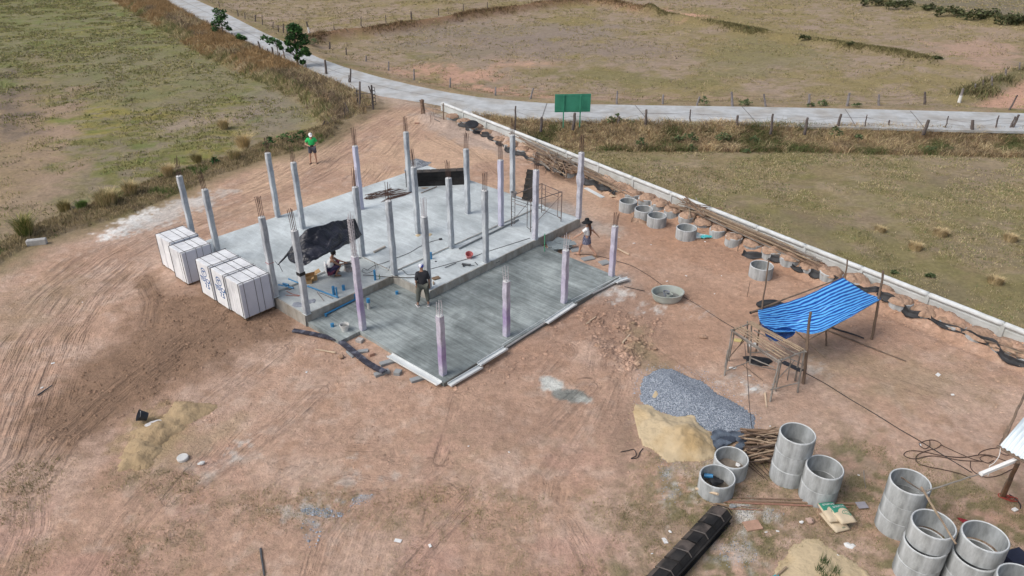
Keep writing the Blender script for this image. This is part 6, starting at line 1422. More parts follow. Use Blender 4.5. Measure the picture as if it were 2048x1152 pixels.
# ================================================================ OVAL BASIN
t = thing('oval_basin', tuple(T(1334, 600)), 'large grey green oval mixing basin with cement pails inside', 'basin')
c = T(1334, 598); M0 = Matrix.Translation(c) @ Matrix.Rotation(.12, 4, 'Z') @ Matrix.Diagonal((1.0, .80, 1, 1)); M_BASIN = mat('basin_plastic', (.34, .375, .34), .6, .12, 4, (.42, .45, .42), .1, 12)
m = MB(); m.lathe([(.50, 0), (.54, .06), (.60, .30), (.63, .31), (.63, .33), (.60, .335), (.57, .32), (.50, .05), (.01, .04)], n=40, M=M0); m.build('tub', M_BASIN, t, smooth=False)
m = MB(); m.lathe([(.001, .085), (.5, .08), (.51, .06)], n=30, M=M0); m.build('mortar_bed', M_MORTAR, t)
for i, (dx, dy) in enumerate(((-.03, .1), (.05, -.08))): bucket(c+Vector((dx, dy, .09)), .09, .12, .18, 'small cement pail inside the oval basin, %s one' % ['rear', 'front'][i], [bpy.data.materials['grey_mesh_bag'], M_BASIN][i], handle=False, fm=M_MORTAR)
lump(1362, 585, .1, (.08, .06), 'mortar_lump', M_SOIL, 'brown mortar lump in the right end of the oval basin', 'lump')
# crumpled bag next to the ring
m = MB(); lump(1400, 472, .08, (.42, .2), 'crumpled_bag', mat('turquoise_white_bag', (.72,.76,.74), .6, .1, 9, (.08,.48,.50), .6, 9, bdist=.03, c2amt=(.5,.58)), 'crumpled white and turquoise bag leaning on an open ring', 'bag', flat=.35, sub=3, rough=.6, rz=-.2)
# white strip boards behind the right corner column
m = MB(); m.bar(T(1171,377,.03), T(1206,396,.03), .22, .03, up=(0,0,1)); tg(m.build('white_board', M_WBOARD), 'white board lying on earth right of the tall bulging column', 'board')
m = MB(); m.bbox(T(1227, 393, .03), (.3, .2, .03), .004, rz=.2); tg(m.build('wood_board', bpy.data.materials['pale_bamboo']), 'small yellowish board near the farthest open ring', 'board')
# grate shards
for i, (a, b, c_, d_) in enumerate(((1201,385,1229,371), (1218,390,1239,376), (1242,392,1256,375), (1238,372,1243,352), (1262,445,1270,432), (1269,441,1276,428))):
    pole(T(a, b, .03), T(c_, d_, .25), .02, ['dark stick leaning on the far soil rings','brown stick beside the dark one leaning on the far soil rings','brown stick pointing at the farthest open ring','thin stick standing in a far soil ring','bent wood shard on the red soil heap','second wood shard on the red soil heap'][i], name='stick', cat='stick')
# ================================================================ TIMBER HEAPS on the soil rings
def timber(n, x0, y0, x1, y1, sx, sy, label, group, zlo=.42, zhi=.75, r0=.014, r1=.035, wild=0.0, seed=1, L=(.8, 1.2)):
    rn = random.Random(seed); ms = [M_POLE, M_BAMBOO, M_GREYSTICK, smats[0]]
    a0, a1 = U(x0, y0, .5), U(x1, y1, .5)
    for i in range(n):
        u = rn.random(); f = rn.uniform(*L)/2; c = a0.lerp(a1, .5+(rn.random()-.5)*(1-min(.98, f*2)) if f < .5 else .5+rn.uniform(-.08, .08)); d = (a1-a0)*f; ang = rn.gauss(0, wild); d = Vector((d.x*math.cos(ang)-d.y*math.sin(ang), d.x*math.sin(ang)+d.y*math.cos(ang), 0)); o = wn*rn.uniform(-sx, sx)
        z = zlo+(zhi-zlo)*rn.random()*(1-abs(o.length)/max(sx, .01)*.6); p, q = c-d+o, c+d+o; p.z = z+rn.uniform(-.04, .04); q.z = z+rn.uniform(-.06, .04)
        m = MB(); m.tube([p, p.lerp(q, .5)+Vector((0, 0, rn.uniform(-.05, .02))), q], rn.uniform(r0, r1), 5); tg(m.build('timber_pole', rn.choice(ms)), label, 'pole', group)
timber(26, 1020, 268, 1262, 388, .28, 0, 'one of the long poles laid beside the white wall at the far heap', 'long poles beside the far part of the wall', seed=3, L=(.35, .75), wild=.02)
timber(60, 1068, 305, 1152, 352, .5, 0, 'one of the sticks tangled behind the scaffold beside the far wall', 'tangled sticks heaped beside the far part of the wall', seed=5, L=(.25, .7), wild=.45, zlo=.45, zhi=.8)
timber(30, 1355, 405, 1640, 530, .3, 0, 'one of the long poles lying over the soil filled rings', 'long poles over the middle filled rings', seed=7, L=(.45, .85), wild=.03)
timber(26, 1362, 402, 1420, 436, .4, 0, 'one of the sticks tangled at the left end of the long poles', 'tangled sticks on the middle filled rings', seed=8, L=(.4, 1.1), wild=.6)
timber(9, 1975, 668, 2075, 710, .25, 0, 'one of the poles beside the wall at the right edge', 'poles beside the wall at the right edge', seed=9, L=(.6, 1.1), wild=.12, zlo=.25, zhi=.42)
# litter
gl = 'tiny white scraps scattered over the bare earth'
for i, (px, py) in enumerate(((524,483),(165,605),(84,776),(106,727),(613,745),(1302,490),(1268,487),(1410,484),(1238,475),(1443,552),(1372,552),(1429,588),(1334,563),(796,1082),(1330,1082),(1340,1064),(1304,1108),(1532,1065),(1555,1063),(1676,1112),(1540,853),(1840,890),(1717,951),(1905,790),(1876,750),(860,1092),(937,893),(1018,905))):
    c = T(px, py, .015); m = MB(); s = random.uniform(.03, .07) if i not in (13, 14, 24) else .11; m.bbox(c, (s*1.6, s, .012), .003, M=Matrix.Translation(c) @ Matrix.Rotation(random.uniform(0, 3), 4, 'Z') @ Matrix.Rotation(random.uniform(-.3, .3), 4, 'X'))
    tg(m.build('litter_scrap', M_PAPER), 'tiny white scrap lying on the bare earth', 'litter', gl)
lump(1701, 1092, .03, (.13, .09), 'cement_chunk', M_PAPER, 'bright white cement chunk below the cement bags', 'cement chunk', flat=.4, sub=3, rough=.6)
block(1505, 1052, .2, 'flat reddish stone slab right of the long black form', (.42, .3, .05), mt=bpy.data.materials['brick_chunk'], group=None, name='flat_stone'); lump(1619, 1041, .05, (.11, .09), 'round_stone', mat('pink_stone', (.42,.30,.25), .9), 'smooth pinkish stone left of the cement bags', 'stone', flat=.8); lump(1603, 1044, .04, (.06, .04), 'round_stone', M_PAPER, 'small white stone beside the smooth pinkish one', 'stone', flat=.8)
lump(1465, 1012, .05, (.10, .07), 'grey_stone', M_BLOCK, 'grey stone at the upper end of the long black form', 'stone', flat=.8)
pole(T(521, 1098, .02), T(529, 1152, .02), .03, 'dark strip lying on the earth at the bottom edge', mt=M_STEEL, cat='strip', wob=.005); pole(T(76, 792, .03), T(105, 772, .03), .025, 'dark rod lying on the dark soil at left', mt=M_STEEL, cat='rod', wob=.003)
pole(T(1727, 942, .02), T(1731, 977, .02), .014, 'thin grey stick lying right of the two-ring stack', mt=M_GREYSTICK, cat='stick')
cable([(1241,905),(1256,902),(1268,900),(1272,912),(1262,918),(1275,916),(1280,905),(1286,898)], .012, 'bent dark wire on the earth left of the sand heap', M_CABLE, cat='wire')
pole(T(1530,787,.02), T(1533,815,.02), .03, 'thin pale lath standing out of the earth by the rack leg', mt=bpy.data.materials['pale_bamboo'], cat='lath', wob=.002)
cable([(1486,705),(1490,745),(1493,790),(1495,830),(1500,875)], .010, 'thin dark cord hanging down from the rack across the crushed stone', M_CABLE, cat='cord', z=.35)
pole(T(1483,729,.03), T(1526,763,.03), .014, 'thin brown stick on the earth before the rack', mt=M_POLE, cat='stick')
# ================================================================ PEOPLE
def skin(nodes, edges, name, mt, parent, root=0, sub=2, loc=(0, 0, 0)):
    """continuous tapering surface grown round joints: nodes = [(x,y,z,r[,r2])]"""
    me = bpy.data.meshes.new(name); me.from_pydata([n[:3] for n in nodes], edges, []); o = bpy.data.objects.new(name, me); COL.objects.link(o)
    md = o.modifiers.new('skin', 'SKIN'); md.use_smooth_shade = True
    for i, n in enumerate(nodes):
        v = me.skin_vertices[0].data[i]; r = n[3]; v.radius = (r, n[4] if len(n) > 4 else r); v.use_root = (i == root)
    s = o.modifiers.new('sub', 'SUBSURF'); s.levels = s.render_levels = sub
    bpy.context.view_layer.update(); me2 = bpy.data.meshes.new_from_object(o.evaluated_get(bpy.context.evaluated_depsgraph_get()))
    o.modifiers.clear(); o.data = me2; bpy.data.meshes.remove(me); me2.name = name; me2.materials.clear(); me2.materials.append(mt)
    for p in me2.polygons: p.use_smooth = True
    o.parent = parent; KIDS.setdefault(parent.name, []).append(o); return o
def person(loc, rz, label, J, skinm, clothes, extras, group=None):
    """J: joint positions in the person's own frame (+y is where the person faces)"""
    t = empty('person', loc, label, 'person', group, rz)
    V = lambda k: Vector(J[k])
    N = []; E = []; idx = {}
    def add(k, p, r, r2=None, par=None):
        idx[k] = len(N); N.append((*p, r, r2 if r2 else r)); 
        if par is not None: E.append((idx[par], idx[k]))
    add('pelvis', V('pelvis'), .13, .105); add('waist', V('waist'), .11, .09, 'pelvis'); add('chest', V('chest'), .135, .10, 'waist'); add('necklo', V('neck'), .06, None, 'chest')
    add('chin', V('neck').lerp(V('head'), .55), .052, None, 'necklo'); add('headm', V('head'), .085, .098, 'chin'); hd = (V('head')-V('neck')).normalized(); add('crown', V('head')+hd*.075, .075, .088, 'headm')
    for s in 'lr':
        add('sh'+s, V('sh'+s), .062, None, 'chest'); add('el'+s, V('el'+s), .042, None, 'sh'+s); add('wr'+s, V('wr'+s), .028, None, 'el'+s)
        d = (V('wr'+s)-V('el'+s)).normalized(); hand = V('wr'+s)+d*.07; add('ha'+s, hand, .034, .018, 'wr'+s)
        side = d.cross(Vector((0, 0, 1))); side = side.normalized() if side.length > .1 else Vector((0, 1, 0)); dn = d.cross(side).normalized()
        for q, (o, ln) in enumerate(((-.028, .062), (-.010, .075), (.009, .07), (.027, .055))):
            add('f%d%s' % (q, s), hand+side*o+d*.035, .0095, None, 'ha'+s); add('g%d%s' % (q, s), hand+side*o+d*(.035+ln*.6)+dn*.012, .0085, None, 'f%d%s' % (q, s)); add('h%d%s' % (q, s), hand+side*o*.9+d*(.035+ln*.9)+dn*.032, .0075, None, 'g%d%s' % (q, s))
        add('t'+s, hand-side*.035-d*.01, .011, None, 'ha'+s); add('u'+s, hand-side*.052+d*.028, .009, None, 't'+s)
        add('hi'+s, V('hi'+s), .095, None, 'pelvis'); add('kn'+s, V('kn'+s), .058, None, 'hi'+s); mid = V('kn'+s).lerp(V('an'+s), .35); add('ca'+s, mid, .055, None, 'kn'+s); add('an'+s, V('an'+s), .036, None, 'ca'+s)
        fd = Vector(J['foot'+s]); add('he'+s, V('an'+s)+Vector((0, 0, -.05))-fd*.03, .036, None, 'an'+s); add('to'+s, V('an'+s)+Vector((0, 0, -.062))+fd*.15, .034, .022, 'he'+s)
    skin(N, E, 'body', skinm, t)
    # face: eyes, nose, mouth, ears on the front of the head
    f = Vector(J.get('look', (0, 1, 0))).normalized(); hc = V('head')+hd*.01; rt = f.cross(hd).normalized(); f = hd.cross(rt).normalized()
    m = MB(); m.cyl(hc+f*.085+hd*.005, hc+f*.118-hd*.03, .012, 6, .016); m.build('nose', skinm, None if False else t, loc=(0, 0, 0)); m = MB()
    for sg in (-1, 1): m.lathe([(.001, -.01), (.013, 0), (.001, .01)], hc+f*.092+rt*sg*.033+hd*.018, 6)
    m.build('eyes', M_STRAP, t, loc=(0, 0, 0)); m = MB(); m.bar(hc+f*.094-hd*.052-rt*.022, hc+f*.094-hd*.052+rt*.022, .012, .01); m.build('mouth', mat_lip, t, loc=(0, 0, 0)); m = MB()
    for sg in (-1, 1): m.lathe([(.001, -.03), (.02, 0), (.001, .03)], hc+rt*sg*.088, 6)
    m.build('ears', skinm, t, loc=(0, 0, 0))
    for nm, mt, chain in clothes:
        NN = []; EE = []; ix = {}
        for c in chain:
            k, par = c[0], c[1]; p = (Vector(c[2]) if len(c) > 4 else (V(k.split('*')[0]))); r = c[-2]; r2 = c[-1]
            ix[k] = len(NN); NN.append((*p, r, r2)); 
            if par: EE.append((ix[par], ix[k]))
        skin([(a_, b_, c_, r_*CL, q_*CL) for a_, b_, c_, r_, q_ in NN], EE, nm, mt, t, sub=1)
    extras(t, J, V, hc, hd, f, rt); return t
CL = 1.12
mat_lip = mat('lips', (.30, .12, .10), .6)
M_SKIN = mat('brown_skin', (.33, .185, .125), .6, .05, 8, bump=0); M_SKIN2 = mat('light_brown_skin', (.46, .27, .19), .6, .05, 8, bump=0)
M_HAIR = mat('black_hair', (.015, .012, .012), .6, .2, 20)
def ball(t, c, rx, ry, rz_, name, mt, half=False, n=16, up=None, tilt=None):
    m = MB(); k = 9; prof = []
    for i in range(k+1):
        a = math.pi*i/k*(.5 if half else 1)-(0 if half else math.pi/2); a = (math.pi/2*i/k) if half else a
        prof.append((max(.001, math.cos(a)), math.sin(a)))
    M0 = Matrix.Translation(c) @ (tilt or Matrix()) @ Matrix.Diagonal((rx, ry, rz_, 1)); m.lathe(prof, n=n, M=M0); o = m.build(name, mt, t, smooth=True, loc=(0, 0, 0)); return o
def L_(J, a, b, f): return tuple(Vector(J[a]).lerp(Vector(J[b]), f))
def feet(t, J, mt, name='sandal'):
    for s in 'lr':
        fd = Vector(J['foot'+s]); a = Vector(J['an'+s]); m = MB(); c = a+fd*.05+Vector((0, 0, -.092)); m.bbox(c, (.095, .27, .022), .008, rz=math.atan2(fd.y, fd.x)-math.pi/2); m.build(name, mt, t, loc=(0, 0, 0))
# --- man in green, facing the camera, looking down at a controller held in both hands
J = dict(pelvis=(0,0,.92), waist=(0,.01,1.08), chest=(0,.01,1.28), neck=(0,.03,1.46), head=(0,.09,1.60), look=(0,.75,-.65),
 shl=(-.19,0,1.38), ell=(-.33,.06,1.12), wrl=(-.13,.30,1.08), shr=(.19,0,1.38), elr=(.33,.06,1.12), wrr=(.13,.30,1.08),
 hil=(-.10,0,.88), knl=(-.13,.03,.50), anl=(-.15,0,.10), hir=(.10,0,.88), knr=(.14,.03,.50), anr=(.17,0,.10), footl=(-.25,.97,0), footr=(.35,.94,0))
M_GREEN = mat('bright_green_shirt', (.025, .50, .13), .7, .06, 8, bump=.2, bscale=12); M_DKGREEN = mat('dark_green_shoulders', (.012, .085, .05), .7, .06, 8, bump=.1); M_LIME = mat('lime_sleeve', (.25,.75,.25), .7)
M_SHORT = mat('grey_shorts', (.085, .09, .12), .85, .15, 8); M_WHITE = mat('white_cloth', (.80, .80, .80), .8, .04, 8)
def ex(t, J, V, hc, hd, f, rt):
    q = hd.to_track_quat('Z', 'Y').to_matrix().to_4x4(); ball(t, hc+hd*.03-f*.01, .108, .122, .105, 'cap', M_WHITE, half=True, tilt=q)
    m = MB(); m.lathe([(.001,.0),(.085,.0),(.09,.008),(.001,.014)], n=14, M=Matrix.Translation(hc+hd*.045+f*.10) @ q); m.build('cap_brim', M_WHITE, t, loc=(0,0,0))
    m = MB(); m.bbox((0,.40,1.08), (.20,.10,.045), .01); m.build('controller', M_STRAP, t, loc=(0,0,0)); m = MB(); m.bbox((0,.44,1.13), (.14,.012,.09), .004); m.build('phone', M_STRAP, t, loc=(0,0,0)); feet(t, J, M_STRAP)
g = T(628, 326); ang = math.atan2(-g.y, -g.x)-math.pi/2
person(g, ang, 'person in bright green shirt, grey shorts and white cap standing on the dirt track', J, M_SKIN2, [
 ('shirt', M_GREEN, [('pelvis', None, .175, .135), ('waist', 'pelvis', .17, .135), ('chest', 'waist', .18, .135), ('shl', 'chest', .085, .085), ('shr', 'chest', .085, .085), ('a', 'shl', L_(J,'shl','ell',.72), .072, .072), ('b', 'shr', L_(J,'shr','elr',.72), .072, .072)]),
 ('shirt_yoke', M_DKGREEN, [('chest*', None, (0,-.01,1.36), .175, .125), ('c2', 'chest*', (0,-.01,1.43), .13, .10), ('l2', 'chest*', (-.19,-.005,1.40), .085, .08), ('r2', 'chest*', (.19,-.005,1.40), .085, .08)]),
 ('shorts', M_SHORT, [('pelvis', None, .165, .13), ('hil', 'pelvis', .12, .12), ('hir', 'pelvis', .12, .12), ('kl', 'hil', L_(J,'hil','knl',.85), .10, .105), ('kr', 'hir', L_(J,'hir','knr',.85), .10, .105)])], ex)
# --- standing worker seen from behind, dark shirt, patterned cap, khaki trousers
J = dict(pelvis=(0,0,.90), waist=(0,.02,1.06), chest=(0,.03,1.25), neck=(0,.05,1.42), head=(0,.07,1.56), look=(.1,1,-.3),
 shl=(-.18,.02,1.34), ell=(-.23,.0,1.06), wrl=(-.21,.10,.83), shr=(.18,.02,1.34), elr=(.24,-.02,1.06), wrr=(.25,.06,.80),
 hil=(-.10,0,.86), knl=(-.17,.05,.50), anl=(-.22,.0,.10), hir=(.10,0,.86), knr=(.14,.03,.50), anr=(.16,-.04,.10), footl=(-.25,.97,0), footr=(.3,.95,0))
M_DARKSH = mat('charcoal_shirt', (.032, .033, .04), .85, .2, 8, bump=.2, bscale=12); M_KHAKI = mat('khaki_trousers', (.105, .11, .095), .85, .15, 8); M_CAPB = mat('patterned_cap', (.70, .72, .76), .8, .1, 20, (.04, .06, .30), bump=0, c2amt=(.46, .54))
def ex(t, J, V, hc, hd, f, rt):
    ball(t, hc+hd*.02, .108, .118, .105, 'cap', M_CAPB, half=True); m = MB(); m.lathe([(.001,0),(.08,.0),(.085,.01),(.001,.014)], n=14, M=Matrix.Translation(hc+hd*.04+f*.09)); m.build('cap_brim', M_CAPB, t, loc=(0,0,0))
    feet(t, J, M_WHITE, 'shoe')
    for s in 'lr': a = V('an'+s); m = MB(); m.bbox(a+Vector(J['foot'+s])*.05+Vector((0,0,-.055)), (.09,.24,.075), .02, rz=math.atan2(J['foot'+s][1], J['foot'+s][0])-math.pi/2); m.build('shoe', mat_shoe, t, loc=(0,0,0))
mat_shoe = mat('grey_shoe', (.20,.19,.19), .8)
g = U(848, 611, ZP); person(g, .25, 'person in charcoal shirt, khaki trousers and patterned cap standing on the porch slab', J, M_SKIN, [
 ('shirt', M_DARKSH, [('p', None, (0,0,.78), .18, .15), ('waist', 'p', .165, .13), ('chest', 'waist', .178, .135), ('n', 'chest', (0,.04,1.38), .10,.085), ('shl', 'chest', .08, .08), ('shr', 'chest', .08, .08), ('ell', 'shl', .062, .062), ('elr', 'shr', .062, .062)]),
 ('trousers', M_KHAKI, [('pelvis', None, .15, .12), ('hil', 'pelvis', .115, .115), ('hir', 'pelvis', .115, .115), ('knl', 'hil', .085, .085), ('knr', 'hir', .085, .085), ('al', 'knl', L_(J,'knl','anl',.85), .065, .065), ('ar', 'knr', L_(J,'knr','anr',.85), .065, .065)])], ex)
# --- woman walking left, black hat, long hair, white top, plaid short skirt
J = dict(pelvis=(0,0,.88), waist=(0,.01,1.03), chest=(0,.02,1.21), neck=(0,.03,1.38), head=(0,.05,1.52), look=(0,1,-.25),
 shl=(-.16,.0,1.29), ell=(-.30,.16,1.08), wrl=(-.40,.34,.95), shr=(.16,.0,1.29), elr=(.30,-.10,1.06), wrr=(.42,-.22,.88),
 hil=(-.085,0,.84), knl=(-.10,.24,.48), anl=(-.11,.30,.10), hir=(.085,0,.84), knr=(.10,-.06,.46), anr=(.12,-.38,.16), footl=(-.05,1,0), footr=(.1,.9,-.1))
def plaid():
    m = bpy.data.materials.new('plaid'); m.use_nodes = True; nt = m.node_tree; L = nt.links.new; b = bsdf(m); b.inputs['Roughness'].default_value = .9
    tc = nd(nt, 'ShaderNodeTexCoord'); out = None
    for ax in ('X', 'Z', 'Y'):
        w_ = nd(nt, 'ShaderNodeTexWave', bands_direction=ax); w_.inputs['Scale'].default_value = 9; w_.inputs['Distortion'].default_value = .3; L(tc.outputs['Object'], w_.inputs['Vector'])
        r = nd(nt, 'ShaderNodeMapRange'); r.inputs[1].default_value = .9; r.inputs[2].default_value = 1; L(w_.outputs['Fac'], r.inputs[0])
        if out is None: out = r.outputs[0]
        else: a = nd(nt, 'ShaderNodeMath', operation='MAXIMUM'); L(out, a.inputs[0]); L(r.outputs[0], a.inputs[1]); out = a.outputs[0]
    mx = nd(nt, 'ShaderNodeMix', data_type='RGBA'); mx.inputs[6].default_value = (.03, .035, .09, 1); mx.inputs[7].default_value = (.32, .33, .40, 1); L(out, mx.inputs[0]); L(mx.outputs[2], b.inputs['Base Color']); return m
M_PLAID = plaid(); M_BRHAIR = mat('long_brown_hair', (.10, .045, .03), .6, .3, 30, stretch=(3, 3, .5)); M_HAT = mat('black_hat', (.012, .012, .014), .85)
def ex(t, J, V, hc, hd, f, rt):
    q = Matrix.Rotation(-.12, 4, 'X'); m = MB(); m.lathe([(.001,.15),(.075,.145),(.098,.10),(.105,.02),(.15,.005),(.225,-.035),(.228,-.03),(.15,.018),(.11,.03)], n=22, M=Matrix.Translation(hc+hd*.03) @ q); m.build('wide_hat', M_HAT, t, smooth=True, loc=(0,0,0))
    skin([(0,-.02,1.58,.09,.09), (0,-.07,1.46,.085,.05), (0,-.12,1.28,.085,.04), (0,-.145,1.08,.06,.03), (0,-.13,.95,.025,.015)], [(0,1),(1,2),(2,3),(3,4)], 'long_hair', M_BRHAIR, t, sub=1)
    feet(t, J, M_PALLET)
    m = MB(); m.lathe([(.12,1.0),(.155,.92),(.19,.78),(.215,.60),(.205,.60),(.18,.78),(.145,.92),(.11,1.0)], (0,.03,0), 18, sy=.85, closed=True); m.build('plaid_skirt', M_PLAID, t, loc=(0,0,0))
g = T(1173, 512); person(g, .95, 'person in wide black hat, white top and dark plaid skirt walking beside the slab', J, M_SKIN2, [
 ('white_top', M_WHITE, [('p*', None, (0,0,.93), .135, .12), ('waist', 'p*', .14, .12), ('chest', 'waist', .165, .13), ('n', 'chest', (0,.01,1.33), .085,.075), ('shl', 'chest', .075, .075), ('shr', 'chest', .075, .075), ('a', 'shl', L_(J,'shl','ell',.6), .075, .075), ('b', 'shr', L_(J,'shr','elr',.6), .075, .075)]),
 ], ex)
# --- crouching worker under the tarpaulin: squatting, forearms on knees, looking right
J = dict(pelvis=(0,-.12,.24), waist=(0,-.13,.40), chest=(0,-.06,.60), neck=(0,.0,.78), head=(.02,.05,.92), look=(.6,.8,-.15),
 shl=(-.17,-.02,.69), ell=(-.22,.18,.50), wrl=(-.06,.40,.46), shr=(.17,-.02,.69), elr=(.22,.18,.50), wrr=(.06,.42,.44),
 hil=(-.10,-.10,.24), knl=(-.20,.26,.50), anl=(-.16,.06,.10), hir=(.10,-.10,.24), knr=(.20,.26,.50), anr=(.16,.06,.10), footl=(-.2,.98,0), footr=(.2,.98,0))
M_SARONG = mat('dark_patterned_cloth', (.035, .03, .075), .9, .2, 12, (.22, .06, .10), bump=0, c2amt=(.5, .56))
def ex(t, J, V, hc, hd, f, rt):
    ball(t, hc+hd*.025-f*.012, .102, .108, .105, 'short_hair', M_HAIR, half=False); m = MB(); m.bbox((0,-.30,.35), (.26,.05,.42), .02, rz=.1); m.build('white_cloth', M_WHITE, t, loc=(0,0,0)); feet(t, J, M_PALLET)
    m = MB(); m.bar((.0,.5,.40), (.02,.78,.34), .02); m.build('trowel', M_STEEL, t, loc=(0,0,0))
    m = MB(); m.lathe([(.001,.0),(.10,.0),(.11,.12),(.001,.12)], (0,-.16,.02), 12); m.build('low_seat', M_PALLET, t, loc=(0,0,0))
g = U(669, 549, zs); person(g, -.95-.3, 'person crouching under the black tarpaulin, white sleeveless shirt and dark patterned shorts', J, M_SKIN, [
 ('white_vest', M_WHITE, [('p*', None, (0,-.15,.26), .15, .13), ('waist', 'p*', .155, .135), ('chest', 'waist', .165, .13), ('n', 'chest', (0,.0,.72), .13,.10)]),
 ('patterned_shorts', M_SARONG, [('pelvis', None, .165, .14), ('hil', 'pelvis', .115, .115), ('hir', 'pelvis', .115, .115), ('knl', 'hil', .09, .09), ('knr', 'hir', .09, .09)])], ex)
# ================================================================ SIGN
M_SIGNG = mat('sign_green', (.055, .29, .19), .6, .08, 3, (.045, .24, .155), .05, 10)
b1, b2 = T(1126, 251), T(1159, 252); zt_ = top_z(b1, 188); zb2 = top_z(b1, 224)
t = thing('road_sign', tuple((b1+b2)/2), 'green rectangular road sign seen from behind on two posts beside the road', 'sign')
for b in (b1, b2): m = MB(); m.bar((b.x, b.y-.09, b.z-.2), (b.x, b.y-.09, zt_-.05), .07, .07); m.build('post', M_SIGNG, t)
ppm = FPX/math.hypot(b1.y, CZ-1.5); x0 = (1107-1024)*math.hypot(b1.y, CZ-1.5)/FPX; x1 = (1177-1024)*math.hypot(b1.y, CZ-1.5)/FPX
m = MB(); m.bbox(((x0+x1)/2, b1.y, (zt_+zb2)/2), (x1-x0, .03, zt_-zb2), .004, rz=.06); m.build('panel', M_SIGNG, t)
for b in (b1, b2): m = MB(); m.box((b.x, b.y-.035, (zt_+zb2)/2), (.12, .03, zt_-zb2-.06)); m.build('channel', mat_ch if False else M_SIGNG, t)
for z in (zb2+.1, zt_-.1): m = MB(); m.box(((x0+x1)/2, b1.y-.024, z), (x1-x0-.1, .012, .05), rz=.06); m.build('stiffener', M_SIGNG, t)
# ================================================================ FENCE POSTS
M_OLDPOST = mat('old_grey_post', (.15, .125, .115), .95, .3, 6, (.07, .06, .06), .5, 18, stretch=(1, 1, .3)); M_OLDPOST2 = mat('pale_grey_post', (.26, .24, .24), .95, .25, 6, (.16, .14, .14), .5, 18); M_WPAINT = mat('white_painted_post', (.68, .68, .66), .9, .1, 6)
def fpost(bx, by, tx, ty, r, label, group, mt=None, paint=False, dz=0):
    b = T(bx, by, -.1); h = top_z(b, ty); q = U(tx, ty, h); t = thing('fence_post', tuple(b), label, 'fence post', group)
    k = 6; P = [b.lerp(q, i/k)+Vector((random.uniform(-.02, .02), random.uniform(-.02, .02), 0)) for i in range(k+1)]
    m = MB(); m.tube(P, r*1.1, 7, r1=r*.8); m.build('stake', mt or M_OLDPOST, t)
    if paint: m = MB(); m.tube([b.lerp(q, .1), b.lerp(q, .55)], r*1.25, 8, r1=r*1.05); m.build('painted_band', M_WPAINT, t)
    return q
def fence(L, label, group, mt=None, wires=True, r=.07, wg=None):
    tops = []
    for i, e in enumerate(L):
        bx, by, tx, ty = e[:4]; rr = e[4] if len(e) > 4 else r; tops.append((T(bx, by), fpost(bx, by, tx, ty, rr, label, group, mt if len(e) < 6 or not e[5] else e[5], paint=len(e) > 6)))
    if wires:
        for f in (.45, .8):
            m = MB(); P = []
            for b, q in tops: P.append(b.lerp(q, f))
            for p, q in zip(P[:-1], P[1:]):
                if (q-p).length < 9: m.tube([p, p.lerp(q, .5)-Vector((0, 0, .05)), q], .006, 3)
            if m.v: tg(m.build('fence_wire', M_RUST), 'thin %s wire strung along %s' % ('lower' if f < .5 else 'upper', wg), 'wire')
fence([(1030,260,1031,212,.06), (1082,260,1084,234,.09), (1146,257,1150,226,.10), (1236,250,1239,233,.09), (1291,253,1293,219,.09), (1380,250,1381,219,.05), (1474,255,1475,231,.09), (1542,265,1546,228,.08), (1610,266,1615,235,.09), (1673,257,1683,228,.09), (1729,257,1734,229,.04), (1777,255,1779,240,.06), (1847,266,1858,240,.11), (1890,259,1897,232,.04), (1945,263,1945,240,.11), (1990,259,1998,231,.05), (2023,259,2038,229,.08), (2018,259,2031,233,.06), (2110,270,2112,242,.09)],
      'old fence post standing on the grassy verge this side of the road', 'fence posts on the near verge of the road', wg='the near verge posts')
fence([(828,160,828,138), (777,141,777,123), (732,123,732,111)][::-1]+[(900,175,901,156), (991,191,991,174), (1060,198,1067,176), (1233,208,1235,182), (1325,208,1327,189), (1393,211,1399,193), (1465,212,1463,184,.09), (1532,213,1528,188), (1618,208,1619,188,.09), (1694,212,1699,186,.09), (1758,211,1758,189,.08), (1850,209,1850,184,.09,M_OLDPOST)],
      'weathered grey fence post along the far side of the road', 'fence posts on the far verge of the road', M_OLDPOST2, wg='the far side road posts')
fence([(1918,205,1926,177,.10,M_OLDPOST2,1)], 'leaning fence post with white painted foot at the far side of the road', 'white footed far post', wires=False)
fence([(1949,182,1951,168), (1966,179,1967,160,.07,M_OLDPOST), (1984,170,1984,153), (2012,152,2012,138), (2039,139,2040,125)], 'fence post in the line of scrub bordering the bare red field', 'fence posts along the scrub line at the right edge', M_OLDPOST2, wg='the scrub line posts')
fence([(2018,220,2035,190,.06)], 'dark leaning post between the road and the bare red field', 'lone leaning post', wires=False)
fence([(722,52,722,33), (772,47,771,30), (823,41,822,23,.10), (877,31,877,17), (927,24,927,9), (975,18,975,4)], 'thin post on the far dike above the dusty field', 'fence posts along the far dike', r=.05, wg='the far dike posts')
fence([(440,15,437,2,.05), (476.7,33,474,19,.06), (490,38,489,25,.05), (510.7,43,510.7,30,.08), (525,50,523.6,30,.05), (546,57,546,44,.05), (556.4,64,556,50,.06), (567,66,566,47,.06), (574,68,573,51,.06)], 'small post in the fence above the left stretch of road', 'fence posts beyond the left stretch of road', wg='the posts beyond the left road')
fence([(619,66,613,43,.09,M_OLDPOST,1)], 'leaning post with white painted foot beside the tree and the dike end', 'white footed dike post', wires=False)
fence([(631,83,631,76,.06), (659,98,659,84,.08), (692,110,692,95,.06)], 'short dark post in the field right of the dark green tree', 'short posts right of the tree', wires=False)
fence([(668.6,59,667,50,.05)], 'tiny post on the field behind the dike, left part', 'tiny dike post', wires=False)
